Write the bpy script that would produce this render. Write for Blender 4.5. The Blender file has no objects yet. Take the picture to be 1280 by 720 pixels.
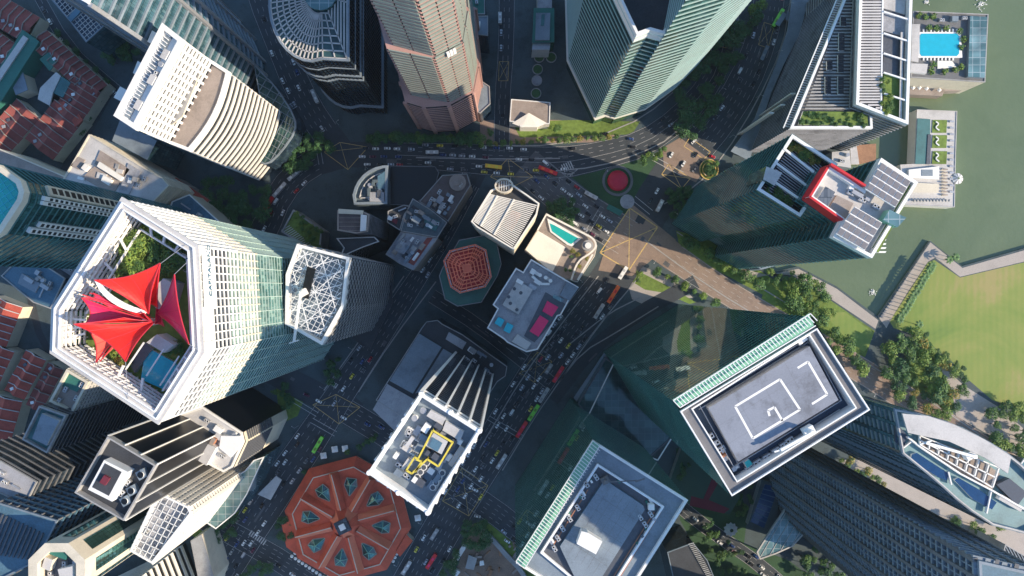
import bpy, math, random
from mathutils import Vector
scene = bpy.context.scene
C = scene.collection
rnd = random.Random(7)

# ------------------------------------------------------------ camera, sky, sun
H = 500.0          # camera height in metres
S = 0.57           # metres of ground per photograph pixel (photograph 1280 wide)
CX, CY = 640.0, 360.0
cam_d = bpy.data.cameras.new('camera'); cam = bpy.data.objects.new('camera', cam_d); C.objects.link(cam)
cam.location = (0, 0, H); cam.rotation_euler = (0, 0, 0)
cam_d.sensor_width = 36.0; cam_d.lens = 36.0 * (H / S) / 1280.0
cam_d.clip_start = 1.0; cam_d.clip_end = 30000.0
scene.camera = cam
SUN = Vector((1.0, -0.30, 0.0)).normalized()
ELEV = math.radians(27)
world = bpy.data.worlds.new('World'); scene.world = world; world.use_nodes = True
nt = world.node_tree; bg = nt.nodes['Background']
sky = nt.nodes.new('ShaderNodeTexSky'); sky.sky_type = 'NISHITA'; sky.sun_disc = False
sky.sun_elevation = ELEV; sky.sun_rotation = math.atan2(SUN.x, SUN.y)
sky.air_density = 1.3; sky.dust_density = 0.4; sky.ozone_density = 5.0
nt.links.new(sky.outputs[0], bg.inputs[0]); bg.inputs[1].default_value = 0.15
sd = bpy.data.lights.new('sun', 'SUN'); sd.energy = 4.6; sd.angle = math.radians(0.5); sd.color = (1.0, 0.83, 0.62)
so = bpy.data.objects.new('sun', sd); C.objects.link(so)
tv = Vector((SUN.x * math.cos(ELEV), SUN.y * math.cos(ELEV), math.sin(ELEV)))
so.rotation_euler = tv.to_track_quat('Z', 'Y').to_euler(); so.location = tv * 900
scene.view_settings.view_transform = 'Standard'; scene.view_settings.look = 'None'
scene.view_settings.exposure = 0.72; scene.view_settings.gamma = 1.0

# ------------------------------------------------------------ coordinates
def W(p, z=0.0):
    k = S * (H - z) / H
    return ((p[0] - CX) * k, -(p[1] - CY) * k)
def WP(poly, z=0.0):
    return ccw([W(p, z) for p in poly])
def area(poly):
    return 0.5 * sum(poly[i][0] * poly[(i + 1) % len(poly)][1] - poly[(i + 1) % len(poly)][0] * poly[i][1] for i in range(len(poly)))
def ccw(poly):
    return list(poly) if area(poly) > 0 else list(reversed(poly))
def ZR(r): return H * (1 - r)
def cen(poly):
    return (sum(p[0] for p in poly) / len(poly), sum(p[1] for p in poly) / len(poly))
def off(poly, d):
    """mitred offset of a CCW polygon, positive = outward"""
    n = len(poly); out = []
    for i in range(n):
        a, b, c = poly[i - 1], poly[i], poly[(i + 1) % n]
        def nrm(p, q):
            x, y = q[0] - p[0], q[1] - p[1]; l = math.hypot(x, y) or 1e-6
            return (y / l, -x / l)
        n1, n2 = nrm(a, b), nrm(b, c)
        mx, my = n1[0] + n2[0], n1[1] + n2[1]; dd = mx * mx + my * my
        if dd < 0.4: k = d / 0.7 / math.sqrt(max(dd, 1e-6)) * 0.7
        else: k = 2 * d / dd
        out.append((b[0] + mx * k, b[1] + my * k))
    return out
def lerp(a, b, t): return (a[0] + (b[0] - a[0]) * t, a[1] + (b[1] - a[1]) * t)
def bil(q, u, v):
    """point in a quad q (4 pts)"""
    return lerp(lerp(q[0], q[1], u), lerp(q[3], q[2], u), v)
def arc(cx, cy, r, a0, a1, n, ry=None):
    return [(cx + r * math.cos(math.radians(a0 + (a1 - a0) * i / n)), cy + (ry or r) * math.sin(math.radians(a0 + (a1 - a0) * i / n))) for i in range(n + 1)]

# ------------------------------------------------------------ materials
MATS = {}
def _n(m): return m.node_tree.nodes, m.node_tree.links
def mat(name, col, rough=0.8, var=0.25, scale=0.15, metal=0.0, spec=0.5, bump=0.0, fine=1.5, stain=0.0):
    m = bpy.data.materials.new(name); m.use_nodes = True; N, L = _n(m)
    b = N['Principled BSDF']; b.inputs['Roughness'].default_value = rough; b.inputs['Metallic'].default_value = metal
    b.inputs['Specular IOR Level'].default_value = spec
    tc = N.new('ShaderNodeTexCoord'); g = N.new('ShaderNodeNewGeometry')
    n1 = N.new('ShaderNodeTexNoise'); n1.inputs['Scale'].default_value = scale; n1.inputs['Detail'].default_value = 6
    n2 = N.new('ShaderNodeTexNoise'); n2.inputs['Scale'].default_value = fine; n2.inputs['Detail'].default_value = 3
    L.new(g.outputs['Position'], n1.inputs['Vector']); L.new(g.outputs['Position'], n2.inputs['Vector'])
    mx = N.new('ShaderNodeMath'); mx.operation = 'ADD'; L.new(n1.outputs['Fac'], mx.inputs[0]); L.new(n2.outputs['Fac'], mx.inputs[1])
    mr = N.new('ShaderNodeMapRange'); mr.inputs[1].default_value = 0.6; mr.inputs[2].default_value = 1.4
    mr.inputs[3].default_value = 1 - var; mr.inputs[4].default_value = 1 + var
    L.new(mx.outputs[0], mr.inputs[0])
    oi = N.new('ShaderNodeObjectInfo')
    hs = N.new('ShaderNodeVectorMath'); hs.operation = 'SCALE'; hs.inputs[0].default_value = col
    L.new(mr.outputs[0], hs.inputs[3]); last = hs.outputs[0]
    if stain:
        n3 = N.new('ShaderNodeTexNoise'); n3.inputs['Scale'].default_value = 0.08; n3.inputs['Detail'].default_value = 8; n3.inputs['Roughness'].default_value = 0.7
        L.new(g.outputs['Position'], n3.inputs['Vector'])
        r3 = N.new('ShaderNodeMapRange'); r3.inputs[1].default_value = 0.5; r3.inputs[2].default_value = 0.65; r3.inputs[3].default_value = 1; r3.inputs[4].default_value = 1 - stain
        L.new(n3.outputs['Fac'], r3.inputs[0]); s3 = N.new('ShaderNodeVectorMath'); s3.operation = 'SCALE'
        L.new(last, s3.inputs[0]); L.new(r3.outputs[0], s3.inputs[3]); last = s3.outputs[0]
    L.new(last, b.inputs['Base Color'])
    if bump:
        bp = N.new('ShaderNodeBump'); bp.inputs['Strength'].default_value = bump; bp.inputs['Distance'].default_value = 0.3
        L.new(n2.outputs['Fac'], bp.inputs['Height']); L.new(bp.outputs[0], b.inputs['Normal'])
    MATS[name] = m; return m
def glass(name, c1, c2, rough=0.08, pw=1.5, ph=4.0, tilt=0.02, joint=(0.02, 0.03, 0.035), jw=0.06, metal=0.25, spec=0.8, seed=0):
    """panes read from the metre UVs: every pane its own tint and slight tilt, thin joints"""
    m = bpy.data.materials.new(name); m.use_nodes = True; N, L = _n(m); b = N['Principled BSDF']
    b.inputs['Roughness'].default_value = rough; b.inputs['Metallic'].default_value = metal; b.inputs['Specular IOR Level'].default_value = spec
    uv = N.new('ShaderNodeUVMap'); dv = N.new('ShaderNodeVectorMath'); dv.operation = 'DIVIDE'; dv.inputs[1].default_value = (pw, ph, 1)
    L.new(uv.outputs[0], dv.inputs[0]); fl = N.new('ShaderNodeVectorMath'); fl.operation = 'FLOOR'; L.new(dv.outputs[0], fl.inputs[0])
    wn = N.new('ShaderNodeTexWhiteNoise'); wn.noise_dimensions = '3D'; ad = N.new('ShaderNodeVectorMath'); ad.operation = 'ADD'; ad.inputs[1].default_value = (seed, seed * 2, seed * 3)
    L.new(fl.outputs[0], ad.inputs[0]); L.new(ad.outputs[0], wn.inputs['Vector'])
    pwr = N.new('ShaderNodeMath'); pwr.operation = 'POWER'; pwr.inputs[1].default_value = 2.0; L.new(wn.outputs['Value'], pwr.inputs[0])
    mix = N.new('ShaderNodeMix'); mix.data_type = 'RGBA'; mix.inputs[6].default_value = (*c1, 1); mix.inputs[7].default_value = (*c2, 1)
    L.new(pwr.outputs[0], mix.inputs[0])
    fr = N.new('ShaderNodeVectorMath'); fr.operation = 'FRACTION'; L.new(dv.outputs[0], fr.inputs[0])
    sx = N.new('ShaderNodeSeparateXYZ'); L.new(fr.outputs[0], sx.inputs[0])
    a1 = N.new('ShaderNodeMath'); a1.operation = 'LESS_THAN'; a1.inputs[1].default_value = jw; L.new(sx.outputs[0], a1.inputs[0])
    a2 = N.new('ShaderNodeMath'); a2.operation = 'LESS_THAN'; a2.inputs[1].default_value = jw; L.new(sx.outputs[1], a2.inputs[0])
    mxx = N.new('ShaderNodeMath'); mxx.operation = 'MAXIMUM'; L.new(a1.outputs[0], mxx.inputs[0]); L.new(a2.outputs[0], mxx.inputs[1])
    m2 = N.new('ShaderNodeMix'); m2.data_type = 'RGBA'; L.new(mxx.outputs[0], m2.inputs[0]); L.new(mix.outputs[2], m2.inputs[6]); m2.inputs[7].default_value = (*joint, 1)
    L.new(m2.outputs[2], b.inputs['Base Color'])
    ln = N.new('ShaderNodeTexNoise'); ln.inputs['Scale'].default_value = 0.035; ln.inputs['Detail'].default_value = 4; ln.inputs['Distortion'].default_value = 1.5  # uneven reflections painted into the glass colour by broad noise
    L.new(uv.outputs[0], ln.inputs['Vector']); lr = N.new('ShaderNodeMapRange'); lr.inputs[1].default_value = .3; lr.inputs[2].default_value = .7; lr.inputs[3].default_value = .55; lr.inputs[4].default_value = 1.5
    L.new(ln.outputs['Fac'], lr.inputs[0]); ls = N.new('ShaderNodeVectorMath'); ls.operation = 'SCALE'; L.new(m2.outputs[2], ls.inputs[0]); L.new(lr.outputs[0], ls.inputs[3]); L.new(ls.outputs[0], b.inputs['Base Color'])
    # tilt
    g = N.new('ShaderNodeNewGeometry'); sb = N.new('ShaderNodeVectorMath'); sb.operation = 'SUBTRACT'; sb.inputs[1].default_value = (.5, .5, .5)
    L.new(wn.outputs['Color'], sb.inputs[0]); sc = N.new('ShaderNodeVectorMath'); sc.operation = 'SCALE'; sc.inputs[3].default_value = tilt; L.new(sb.outputs[0], sc.inputs[0])
    an = N.new('ShaderNodeVectorMath'); an.operation = 'ADD'; L.new(g.outputs['Normal'], an.inputs[0]); L.new(sc.outputs[0], an.inputs[1])
    nn = N.new('ShaderNodeVectorMath'); nn.operation = 'NORMALIZE'; L.new(an.outputs[0], nn.inputs[0]); L.new(nn.outputs[0], b.inputs['Normal'])
    MATS[name] = m; return m
# paving, roads, roofs
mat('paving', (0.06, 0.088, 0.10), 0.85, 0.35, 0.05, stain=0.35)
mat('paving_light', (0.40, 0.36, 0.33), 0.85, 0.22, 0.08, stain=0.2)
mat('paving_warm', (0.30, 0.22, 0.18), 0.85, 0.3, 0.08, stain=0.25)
mat('asphalt', (0.048, 0.058, 0.070), 0.9, 0.22, 0.04, bump=0.1, stain=0.3)
mat('asphalt_mid', (0.11, 0.115, 0.125), 0.9, 0.22, 0.04, bump=0.1, stain=0.3)
mat('asphalt_sunlit', (0.27, 0.20, 0.16), 0.9, 0.2, 0.04, bump=0.1, stain=0.25)  # sunlight's warm, lighter tone painted into the asphalt colour
mat('paint_white', (0.45, 0.45, 0.45), 0.7, 0.35, 0.6)
mat('paint_yellow', (0.60, 0.42, 0.15), 0.7, 0.35, 0.5)
mat('kerb', (0.33, 0.32, 0.31), 0.9, 0.2)
mat('grass_shaded', (0.035, 0.085, 0.04), 0.95, 0.4, 0.05, bump=0.4)  # darker copy of the grass, shade on the lawns put into its colour
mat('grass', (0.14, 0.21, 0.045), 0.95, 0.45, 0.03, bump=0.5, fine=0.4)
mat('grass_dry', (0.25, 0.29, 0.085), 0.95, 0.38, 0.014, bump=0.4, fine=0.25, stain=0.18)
mat('soil', (0.24, 0.17, 0.13), 0.95, 0.4, 0.08, bump=0.5)
mat('bark', (0.13, 0.10, 0.08), 0.9)
mat('white', (0.80, 0.80, 0.78), 0.6, 0.06, 0.1)
mat('white_warm', (0.80, 0.77, 0.70), 0.65, 0.08, 0.1, stain=0.08)
mat('white_frame', (0.84, 0.85, 0.86), 0.45, 0.04)
mat('cream', (0.66, 0.60, 0.48), 0.75, 0.12, 0.1, stain=0.15)
mat('concrete', (0.34, 0.34, 0.34), 0.85, 0.22, 0.12, stain=0.25)
mat('slat_grey', (0.55, 0.53, 0.53), 0.7, 0.12, 0.1)
mat('concrete_dark', (0.15, 0.155, 0.165), 0.85, 0.25, 0.12, stain=0.3)
mat('concrete_brown', (0.32, 0.27, 0.24), 0.85, 0.2, 0.1, stain=0.25)
mat('roof_grey', (0.34, 0.35, 0.38), 0.85, 0.25, 0.1, stain=0.35)
mat('roof_light', (0.52, 0.51, 0.50), 0.8, 0.15, 0.1, stain=0.2)
mat('roof_blue', (0.08, 0.17, 0.24), 0.7, 0.25, 0.1, stain=0.25)
mat('deck_grey', (0.22, 0.245, 0.30), 0.7, 0.15, 0.06, stain=0.4)
mat('sail_teal', (0.14, 0.27, 0.30), 0.6, 0.2, 0.1, stain=0.3)
mat('roof_slate', (0.10, 0.135, 0.155), 0.8, 0.3, 0.1, stain=0.35)
mat('roof_brown', (0.13, 0.105, 0.105), 0.85, 0.3, 0.1, stain=0.3)
mat('ledge_grey', (0.17, 0.17, 0.18), 0.8, 0.15, 0.1, stain=0.2)
mat('roof_navy', (0.03, 0.055, 0.10), 0.7, 0.25, 0.1)
mat('roof_bluegrey', (0.20, 0.25, 0.30), 0.7, 0.2, 0.1, stain=0.25)
mat('roof_teal', (0.055, 0.17, 0.18), 0.7, 0.25, 0.1, stain=0.25)
mat('roof_green', (0.03, 0.16, 0.13), 0.7, 0.2, 0.1)
mat('roof_dark', (0.045, 0.05, 0.06), 0.8, 0.35, 0.1)
mat('black', (0.005, 0.006, 0.009), 0.3, 0.3, 0.1)
mat('louvre_green', (0.20, 0.46, 0.33), 0.5, 0.08, 0.1)
mat('rib_pale', (0.42, 0.54, 0.50), 0.5, 0.08, 0.1)
mat('green_dark', (0.05, 0.17, 0.13), 0.4, 0.2)
mat('steel', (0.45, 0.46, 0.48), 0.4, 0.15, 0.5, metal=0.5)
mat('steel_dark', (0.10, 0.11, 0.13), 0.5, 0.2, 0.5, metal=0.3)
mat('tile_red', (0.42, 0.085, 0.06), 0.85, 0.35, 0.2, bump=0.6, fine=2.5, stain=0.25)
mat('tile_dark', (0.27, 0.075, 0.065), 0.85, 0.35, 0.2, bump=0.6, fine=2.5, stain=0.25)
mat('market_red', (0.60, 0.105, 0.055), 0.8, 0.22, 0.12, bump=0.4, fine=2.0, stain=0.2)
mat('market_ridge', (0.76, 0.22, 0.12), 0.8, 0.12)
mat('lattice_back', (0.55, 0.05, 0.05), 0.7, 0.15)
mat('coral', (0.98, 0.24, 0.13), 0.6, 0.1)
mat('petal_seam', (0.55, 0.03, 0.05), 0.6, 0.1)
mat('petal_red', (0.85, 0.022, 0.014), 0.6, 0.2, 0.1, stain=0.15)
mat('petal_magenta', (0.70, 0.012, 0.09), 0.45, 0.08, 0.1)
mat('petal_salmon', (0.85, 0.13, 0.10), 0.5, 0.08, 0.1)
mat('red_wall', (0.58, 0.015, 0.025), 0.5, 0.12)
mat('dome_red', (0.50, 0.012, 0.045), 0.5, 0.15)
mat('pink_red', (0.85, 0.04, 0.16), 0.6, 0.08)
mat('pink_stone', (0.46, 0.27, 0.235), 0.7, 0.15, 0.1)
mat('stone_green', (0.27, 0.31, 0.275), 0.5, 0.2, 0.1)
mat('terracotta', (0.38, 0.17, 0.10), 0.85, 0.3)
mat('wood', (0.30, 0.16, 0.09), 0.8, 0.3, 0.4)
mat('pool', (0.02, 0.42, 0.58), 0.08, 0.12, 0.3, spec=0.6)
mat('pool_teal', (0.02, 0.40, 0.38), 0.08, 0.12, 0.3)
mat('pool_blue', (0.015, 0.06, 0.16), 0.12, 0.2, 0.3)
mat('cyan_panel', (0.03, 0.50, 0.62), 0.5, 0.1)
mat('solar', (0.20, 0.19, 0.20), 0.35, 0.18, 0.3)
mat('yellow_steel', (0.72, 0.58, 0.08), 0.5, 0.1)
mat('tarp_blue', (0.06, 0.22, 0.36), 0.5, 0.15)
mat('court_green', (0.03, 0.075, 0.055), 0.8, 0.12); mat('court_red', (0.15, 0.018, 0.035), 0.8, 0.12)
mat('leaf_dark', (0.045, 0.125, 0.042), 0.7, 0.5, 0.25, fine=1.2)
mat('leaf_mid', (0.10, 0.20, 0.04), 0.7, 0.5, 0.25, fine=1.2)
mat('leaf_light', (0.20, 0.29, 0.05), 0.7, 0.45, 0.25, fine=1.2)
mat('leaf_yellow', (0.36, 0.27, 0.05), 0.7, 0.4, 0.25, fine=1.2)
mat('rubber', (0.02, 0.02, 0.02), 0.8, 0.1)
mat('car_glass', (0.015, 0.018, 0.022), 0.08, 0.1, spec=0.8)
glass('glass_teal', (0.02, 0.10, 0.10), (0.06, 0.20, 0.19), metal=.45)
glass('glass_green', (0.14, 0.34, 0.31), (0.20, 0.44, 0.40), rough=0.03, metal=0.85, jw=0.07, pw=1.8, joint=(0.02, 0.06, 0.06), tilt=0.003)
glass('glass_jade', (0.07, 0.20, 0.18), (0.26, 0.42, 0.37), rough=0.10, metal=.4, pw=1.7, ph=4.0, joint=(0.02, 0.06, 0.05))
glass('glass_dark', (0.01, 0.016, 0.026), (0.03, 0.045, 0.065), rough=0.1, metal=0.1, spec=0.5)
glass('glass_blue', (0.045, 0.12, 0.16), (0.11, 0.21, 0.25), rough=0.12)
glass('glass_navy', (0.02, 0.04, 0.07), (0.05, 0.085, 0.12), rough=0.15, metal=0.1, spec=0.4)
glass('glass_pale', (0.14, 0.24, 0.21), (0.42, 0.52, 0.46), rough=0.2, pw=2.2, ph=3.6, joint=(0.12, 0.17, 0.15), jw=0.12)
glass('glass_roof', (0.10, 0.20, 0.21), (0.20, 0.32, 0.33), rough=0.15, pw=5, ph=5, joint=(0.35, 0.42, 0.42), jw=0.08)
glass('glass_roof_dark', (0.025, 0.07, 0.075), (0.05, 0.11, 0.11), rough=0.08, pw=4.5, ph=4.5, joint=(0.08, 0.14, 0.14), jw=0.05)
glass('glass_slate', (0.05, 0.07, 0.085), (0.11, 0.14, 0.16), rough=0.15)
glass('glass_grey', (0.10, 0.115, 0.13), (0.19, 0.205, 0.22), rough=0.2)
def water_mat():
    m = bpy.data.materials.new('bay_water'); m.use_nodes = True; N, L = _n(m); b = N['Principled BSDF']
    b.inputs['Roughness'].default_value = 0.14; b.inputs['Specular IOR Level'].default_value = 0.5
    g = N.new('ShaderNodeNewGeometry'); n1 = N.new('ShaderNodeTexNoise'); n1.inputs['Scale'].default_value = 0.008; n1.inputs['Detail'].default_value = 4
    L.new(g.outputs['Position'], n1.inputs['Vector']); cr = N.new('ShaderNodeValToRGB')
    cr.color_ramp.elements[0].position = 0.35; cr.color_ramp.elements[0].color = (0.115, 0.16, 0.09, 1)
    cr.color_ramp.elements[1].position = 0.7; cr.color_ramp.elements[1].color = (0.145, 0.19, 0.11, 1)
    n1.inputs['Distortion'].default_value = 2.5; n1.inputs['Roughness'].default_value = .6; L.new(n1.outputs['Fac'], cr.inputs[0]); L.new(cr.outputs[0], b.inputs['Base Color'])
    n2 = N.new('ShaderNodeTexNoise'); n2.inputs['Scale'].default_value = 0.35; n2.inputs['Detail'].default_value = 8; L.new(g.outputs['Position'], n2.inputs['Vector'])
    bp = N.new('ShaderNodeBump'); bp.inputs['Strength'].default_value = 0.25; bp.inputs['Distance'].default_value = 0.5
    L.new(n2.outputs['Fac'], bp.inputs['Height']); L.new(bp.outputs[0], b.inputs['Normal']); MATS['bay_water'] = m
water_mat()
def lawn_mat():
    m = MATS['grass_dry']; N, L = _n(m); b = N['Principled BSDF']
    g = N.new('ShaderNodeNewGeometry'); n1 = N.new('ShaderNodeTexNoise'); n1.inputs['Scale'].default_value = 0.016; n1.inputs['Detail'].default_value = 7; n1.inputs['Roughness'].default_value = .62; n1.inputs['Distortion'].default_value = .8
    L.new(g.outputs['Position'], n1.inputs['Vector']); cr = N.new('ShaderNodeValToRGB'); el = cr.color_ramp.elements
    el[0].position = .30; el[0].color = (.13, .22, .055, 1); el[1].position = .72; el[1].color = (.33, .29, .12, 1)
    x = el.new(.46); x.color = (.19, .265, .065, 1); x = el.new(.60); x.color = (.245, .285, .08, 1)
    wv = N.new('ShaderNodeTexWave'); wv.inputs['Scale'].default_value = .07; wv.inputs['Distortion'].default_value = 1.2; L.new(g.outputs['Position'], wv.inputs['Vector'])
    ad = N.new('ShaderNodeMath'); ad.operation = 'MULTIPLY_ADD'; ad.inputs[1].default_value = .05; L.new(wv.outputs['Fac'], ad.inputs[0]); L.new(n1.outputs['Fac'], ad.inputs[2])
    L.new(ad.outputs[0], cr.inputs[0]); L.new(cr.outputs[0], b.inputs['Base Color'])
lawn_mat()

# ------------------------------------------------------------ mesh builder and scene helpers
class MB:
    def __init__(s): s.v = []; s.f = []; s.m = []; s.uv = []; s.mats = []
    def mi(s, m):
        if m not in s.mats: s.mats.append(m)
        return s.mats.index(m)
    def face(s, pts, m, uv=None):
        b = len(s.v); s.v += [tuple(p) for p in pts]; s.f.append(tuple(range(b, b + len(pts)))); s.m.append(s.mi(m))
        s.uv.append(uv or [(p[0], p[1]) for p in pts]); return s
    def walls(s, poly, z0, z1, m):
        u = 0; n = len(poly)
        for i in range(n):
            a, b = poly[i], poly[(i + 1) % n]; l = math.hypot(b[0] - a[0], b[1] - a[1])
            s.face([(*a, z0), (*b, z0), (*b, z1), (*a, z1)], m, [(u, z0), (u + l, z0), (u + l, z1), (u, z1)]); u += l
        return s
    def prism(s, poly, z0, z1, m, top=None, bottom=False):
        poly = ccw(poly); s.walls(poly, z0, z1, m); s.face([(*p, z1) for p in poly], top or m)
        if bottom: s.face([(*p, z0) for p in reversed(poly)], m)
        return s
    def flat(s, poly, z, m): return s.face([(*p, z) for p in ccw(poly)], m)
    def ring(s, po, pi, z0, z1, m, bottom=False):
        n = len(po)
        for i in range(n):
            j = (i + 1) % n; a, b, c, d = po[i], po[j], pi[j], pi[i]
            s.face([(*a, z0), (*b, z0), (*b, z1), (*a, z1)], m); s.face([(*c, z0), (*d, z0), (*d, z1), (*c, z1)], m)
            s.face([(*a, z1), (*b, z1), (*c, z1), (*d, z1)], m)
            if bottom: s.face([(*d, z0), (*c, z0), (*b, z0), (*a, z0)], m)
        return s
    def box(s, cx, cy, z0, z1, lx, ly, ang=0.0, m='concrete', top=None):
        ca, sa = math.cos(ang), math.sin(ang)
        p = [(cx + x * ca - y * sa, cy + x * sa + y * ca) for x, y in ((-lx / 2, -ly / 2), (lx / 2, -ly / 2), (lx / 2, ly / 2), (-lx / 2, ly / 2))]
        return s.prism(p, z0, z1, m, top)
    def cyl(s, cx, cy, z0, z1, r, n=12, m='concrete', top=None, r1=None):
        a = [(cx + r * math.cos(2 * math.pi * i / n), cy + r * math.sin(2 * math.pi * i / n)) for i in range(n)]
        if r1 is None: return s.prism(a, z0, z1, m, top)
        b = [(cx + r1 * math.cos(2 * math.pi * i / n), cy + r1 * math.sin(2 * math.pi * i / n)) for i in range(n)]
        for i in range(n):
            j = (i + 1) % n; s.face([(*a[i], z0), (*a[j], z0), (*b[j], z1), (*b[i], z1)], m)
        return s.face([(*p, z1) for p in b], top or m)
    def bar(s, p, q, w, h=None, m='white'):
        """square bar between two 3D points"""
        h = h or w; p, q = Vector(p), Vector(q); d = (q - p)
        if d.length < 1e-4: return s
        d.normalize(); up = Vector((0, 0, 1)) if abs(d.z) < 0.95 else Vector((1, 0, 0))
        x = d.cross(up).normalized() * (w / 2); y = x.cross(d).normalized() * (h / 2)
        A = [p - x - y, p + x - y, p + x + y, p - x + y]; B = [q - x - y, q + x - y, q + x + y, q - x + y]
        for i in range(4):
            j = (i + 1) % 4; s.face([A[i], A[j], B[j], B[i]], m)
        s.face(list(reversed(A)), m); s.face(B, m); return s
    def data(s, name, o=(0, 0, 0)):
        me = bpy.data.meshes.new(name)
        me.from_pydata([(v[0] - o[0], v[1] - o[1], v[2] - o[2]) for v in s.v], [], s.f)
        for m in s.mats: me.materials.append(MATS[m])
        me.polygons.foreach_set('material_index', s.m)
        ul = me.uv_layers.new(name='UVMap'); flat = []
        for u in s.uv:
            for a in u: flat += [a[0], a[1]]
        ul.data.foreach_set('uv', flat); me.update(); return me
    def build(s, name, parent=None, **kw):
        o0 = tuple(parent.matrix_basis.translation) if parent is not None and parent.parent is None else (0, 0, 0)
        if parent is not None and parent.parent is not None:
            g = parent.parent; o0 = tuple(g.matrix_basis.translation)
        ob = bpy.data.objects.new(name, s.data(name, o0)); C.objects.link(ob)
        if parent is not None: ob.parent = parent
        for k, v in kw.items(): ob[k] = v
        return ob
def thing(name, label, cat, xy=(0, 0), z=0.0, group=None, rz=0.0):
    o = bpy.data.objects.new(name, None); C.objects.link(o); o.location = (xy[0], xy[1], z); o.rotation_euler = (0, 0, rz)
    o.empty_display_size = 2; o['label'] = label; o['category'] = cat
    if group: o['group'] = group
    return o
def tagm(o, label, cat, group=None):
    o['label'] = label; o['category'] = cat
    if group: o['group'] = group
    return o
def recentre(o, xy, z=0.0):
    """move a top-level mesh's origin to its base"""
    from mathutils import Matrix
    o.data.transform(Matrix.Translation((-xy[0], -xy[1], -z))); o.location = (xy[0], xy[1], z); return o
def child(name, me, parent, loc, rz=0.0, scale=None, **kw):
    o = bpy.data.objects.new(name, me); C.objects.link(o); o.parent = parent; o.location = loc; o.rotation_euler = (0, 0, rz)
    if scale: o.scale = scale
    for k, v in kw.items(): o[k] = v
    return o
def stuff(o): o['kind'] = 'stuff'; return o
def structure(o): o['kind'] = 'structure'; return o

# ------------------------------------------------------------ towers
def add_bands(root, poly, z0, z1, fh, bh, out, m, split=True, name='floor_band', skip=()):
    n = int((z1 - z0) / fh)
    inn = off(poly, -0.3); outp = off(poly, out)
    if split and n <= 290:
        mb = MB(); mb.ring(outp, inn, 0, bh, m, bottom=True); me = mb.data(name, (root.location.x, root.location.y, 0))
        for i in range(1, n + 1):
            if i in skip: continue
            child(name, me, root, (0, 0, z0 + i * fh - bh / 2))
    else:
        mb = MB()
        for i in range(1, n + 1):
            mb.ring(outp, inn, z0 + i * fh - bh / 2, z0 + i * fh + bh / 2, m, bottom=True)
        stuff(mb.build(name, root))
def edge_pts(a, b, sp):
    l = math.hypot(b[0] - a[0], b[1] - a[1]); n = max(1, int(round(l / sp)))
    return [lerp(a, b, (i) / n) for i in range(n + 1)]
def add_piers(root, poly, z0, z1, sp, w, out, m, edges=None, name='pier', split=False):
    mb = MB(); n = len(poly)
    for i in range(n):
        if edges is not None and i not in edges: continue
        a, b = poly[i], poly[(i + 1) % n]; dx, dy = b[0] - a[0], b[1] - a[1]; l = math.hypot(dx, dy)
        if l < 0.5: continue
        nx, ny = dy / l, -dx / l; ang = math.atan2(dy, dx)
        for p in edge_pts(a, b, sp)[:-1]:
            q = (p[0] + dx / l * 0.01, p[1] + dy / l * 0.01)
            if split:
                one = MB(); one.box(q[0] + nx * (out / 2 - .1), q[1] + ny * (out / 2 - .1), z0, z1, w, out + .2, ang, m); one.build(name, root)
            else: mb.box(q[0] + nx * (out / 2 - .1), q[1] + ny * (out / 2 - .1), z0, z1, w, out + .2, ang, m)
    if not split and mb.f: stuff(mb.build(name, root))
def tower(name, label, px, r, wall='glass_teal', roof='roof_grey', par=('white', 1.0, 1.2), bands=None, piers=None,
          z0=0.0, cat='building', well=0.0, split=True, ground=False, root=None, clutter=0, group=None):
    """px: roof outline in photograph pixels (at its own height) or, with ground=True, on the ground"""
    z = ZR(r); poly = WP(px, 0 if ground else z); c = cen(poly)
    if root is None: root = thing(name, label, cat, c, 0, group)
    MB().walls(poly, z0, z, wall).build('wall', root)
    MB().prism(off(poly, -0.05), z - well - 0.6, z - well, roof).build('roof', root)
    if par:
        MB().ring(off(poly, 0.06), off(poly, -par[1]), z - max(well, 0.3), z + par[2], par[0]).build('parapet', root)
    if bands: add_bands(root, poly, z0, z - 1.0, *bands, split=split)
    if piers: add_piers(root, poly, z0 + 0.02, z - 0.4, *piers)
    if clutter: roof_clutter(root, off(poly, -max(2.5, (par[1] if par else 1) + 1.5)), z - well, clutter)
    return root, poly, z
def inside(p, poly):
    r = False; n = len(poly)
    for i in range(n):
        (x1, y1), (x2, y2) = poly[i], poly[(i + 1) % n]
        if (y1 > p[1]) != (y2 > p[1]) and p[0] < (x2 - x1) * (p[1] - y1) / (y2 - y1) + x1: r = not r
    return r
_ac = None
def ac_mesh():
    global _ac
    if _ac is None:
        mb = MB(); mb.box(0, 0, 0.15, 1.9, 3.4, 2.0, 0, 'steel')
        for x in (-0.85, 0.85):
            mb.ring([(x + .7 * math.cos(a), .7 * math.sin(a)) for a in [k * math.pi / 5 for k in range(10)]], [(x + .55 * math.cos(a), .55 * math.sin(a)) for a in [k * math.pi / 5 for k in range(10)]], 1.9, 2.15, 'white')
            mb.flat([(x + .55 * math.cos(a), .55 * math.sin(a)) for a in [k * math.pi / 5 for k in range(10)]], 1.93, 'black')
        _ac = mb.data('air_conditioner')
    return _ac
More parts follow.
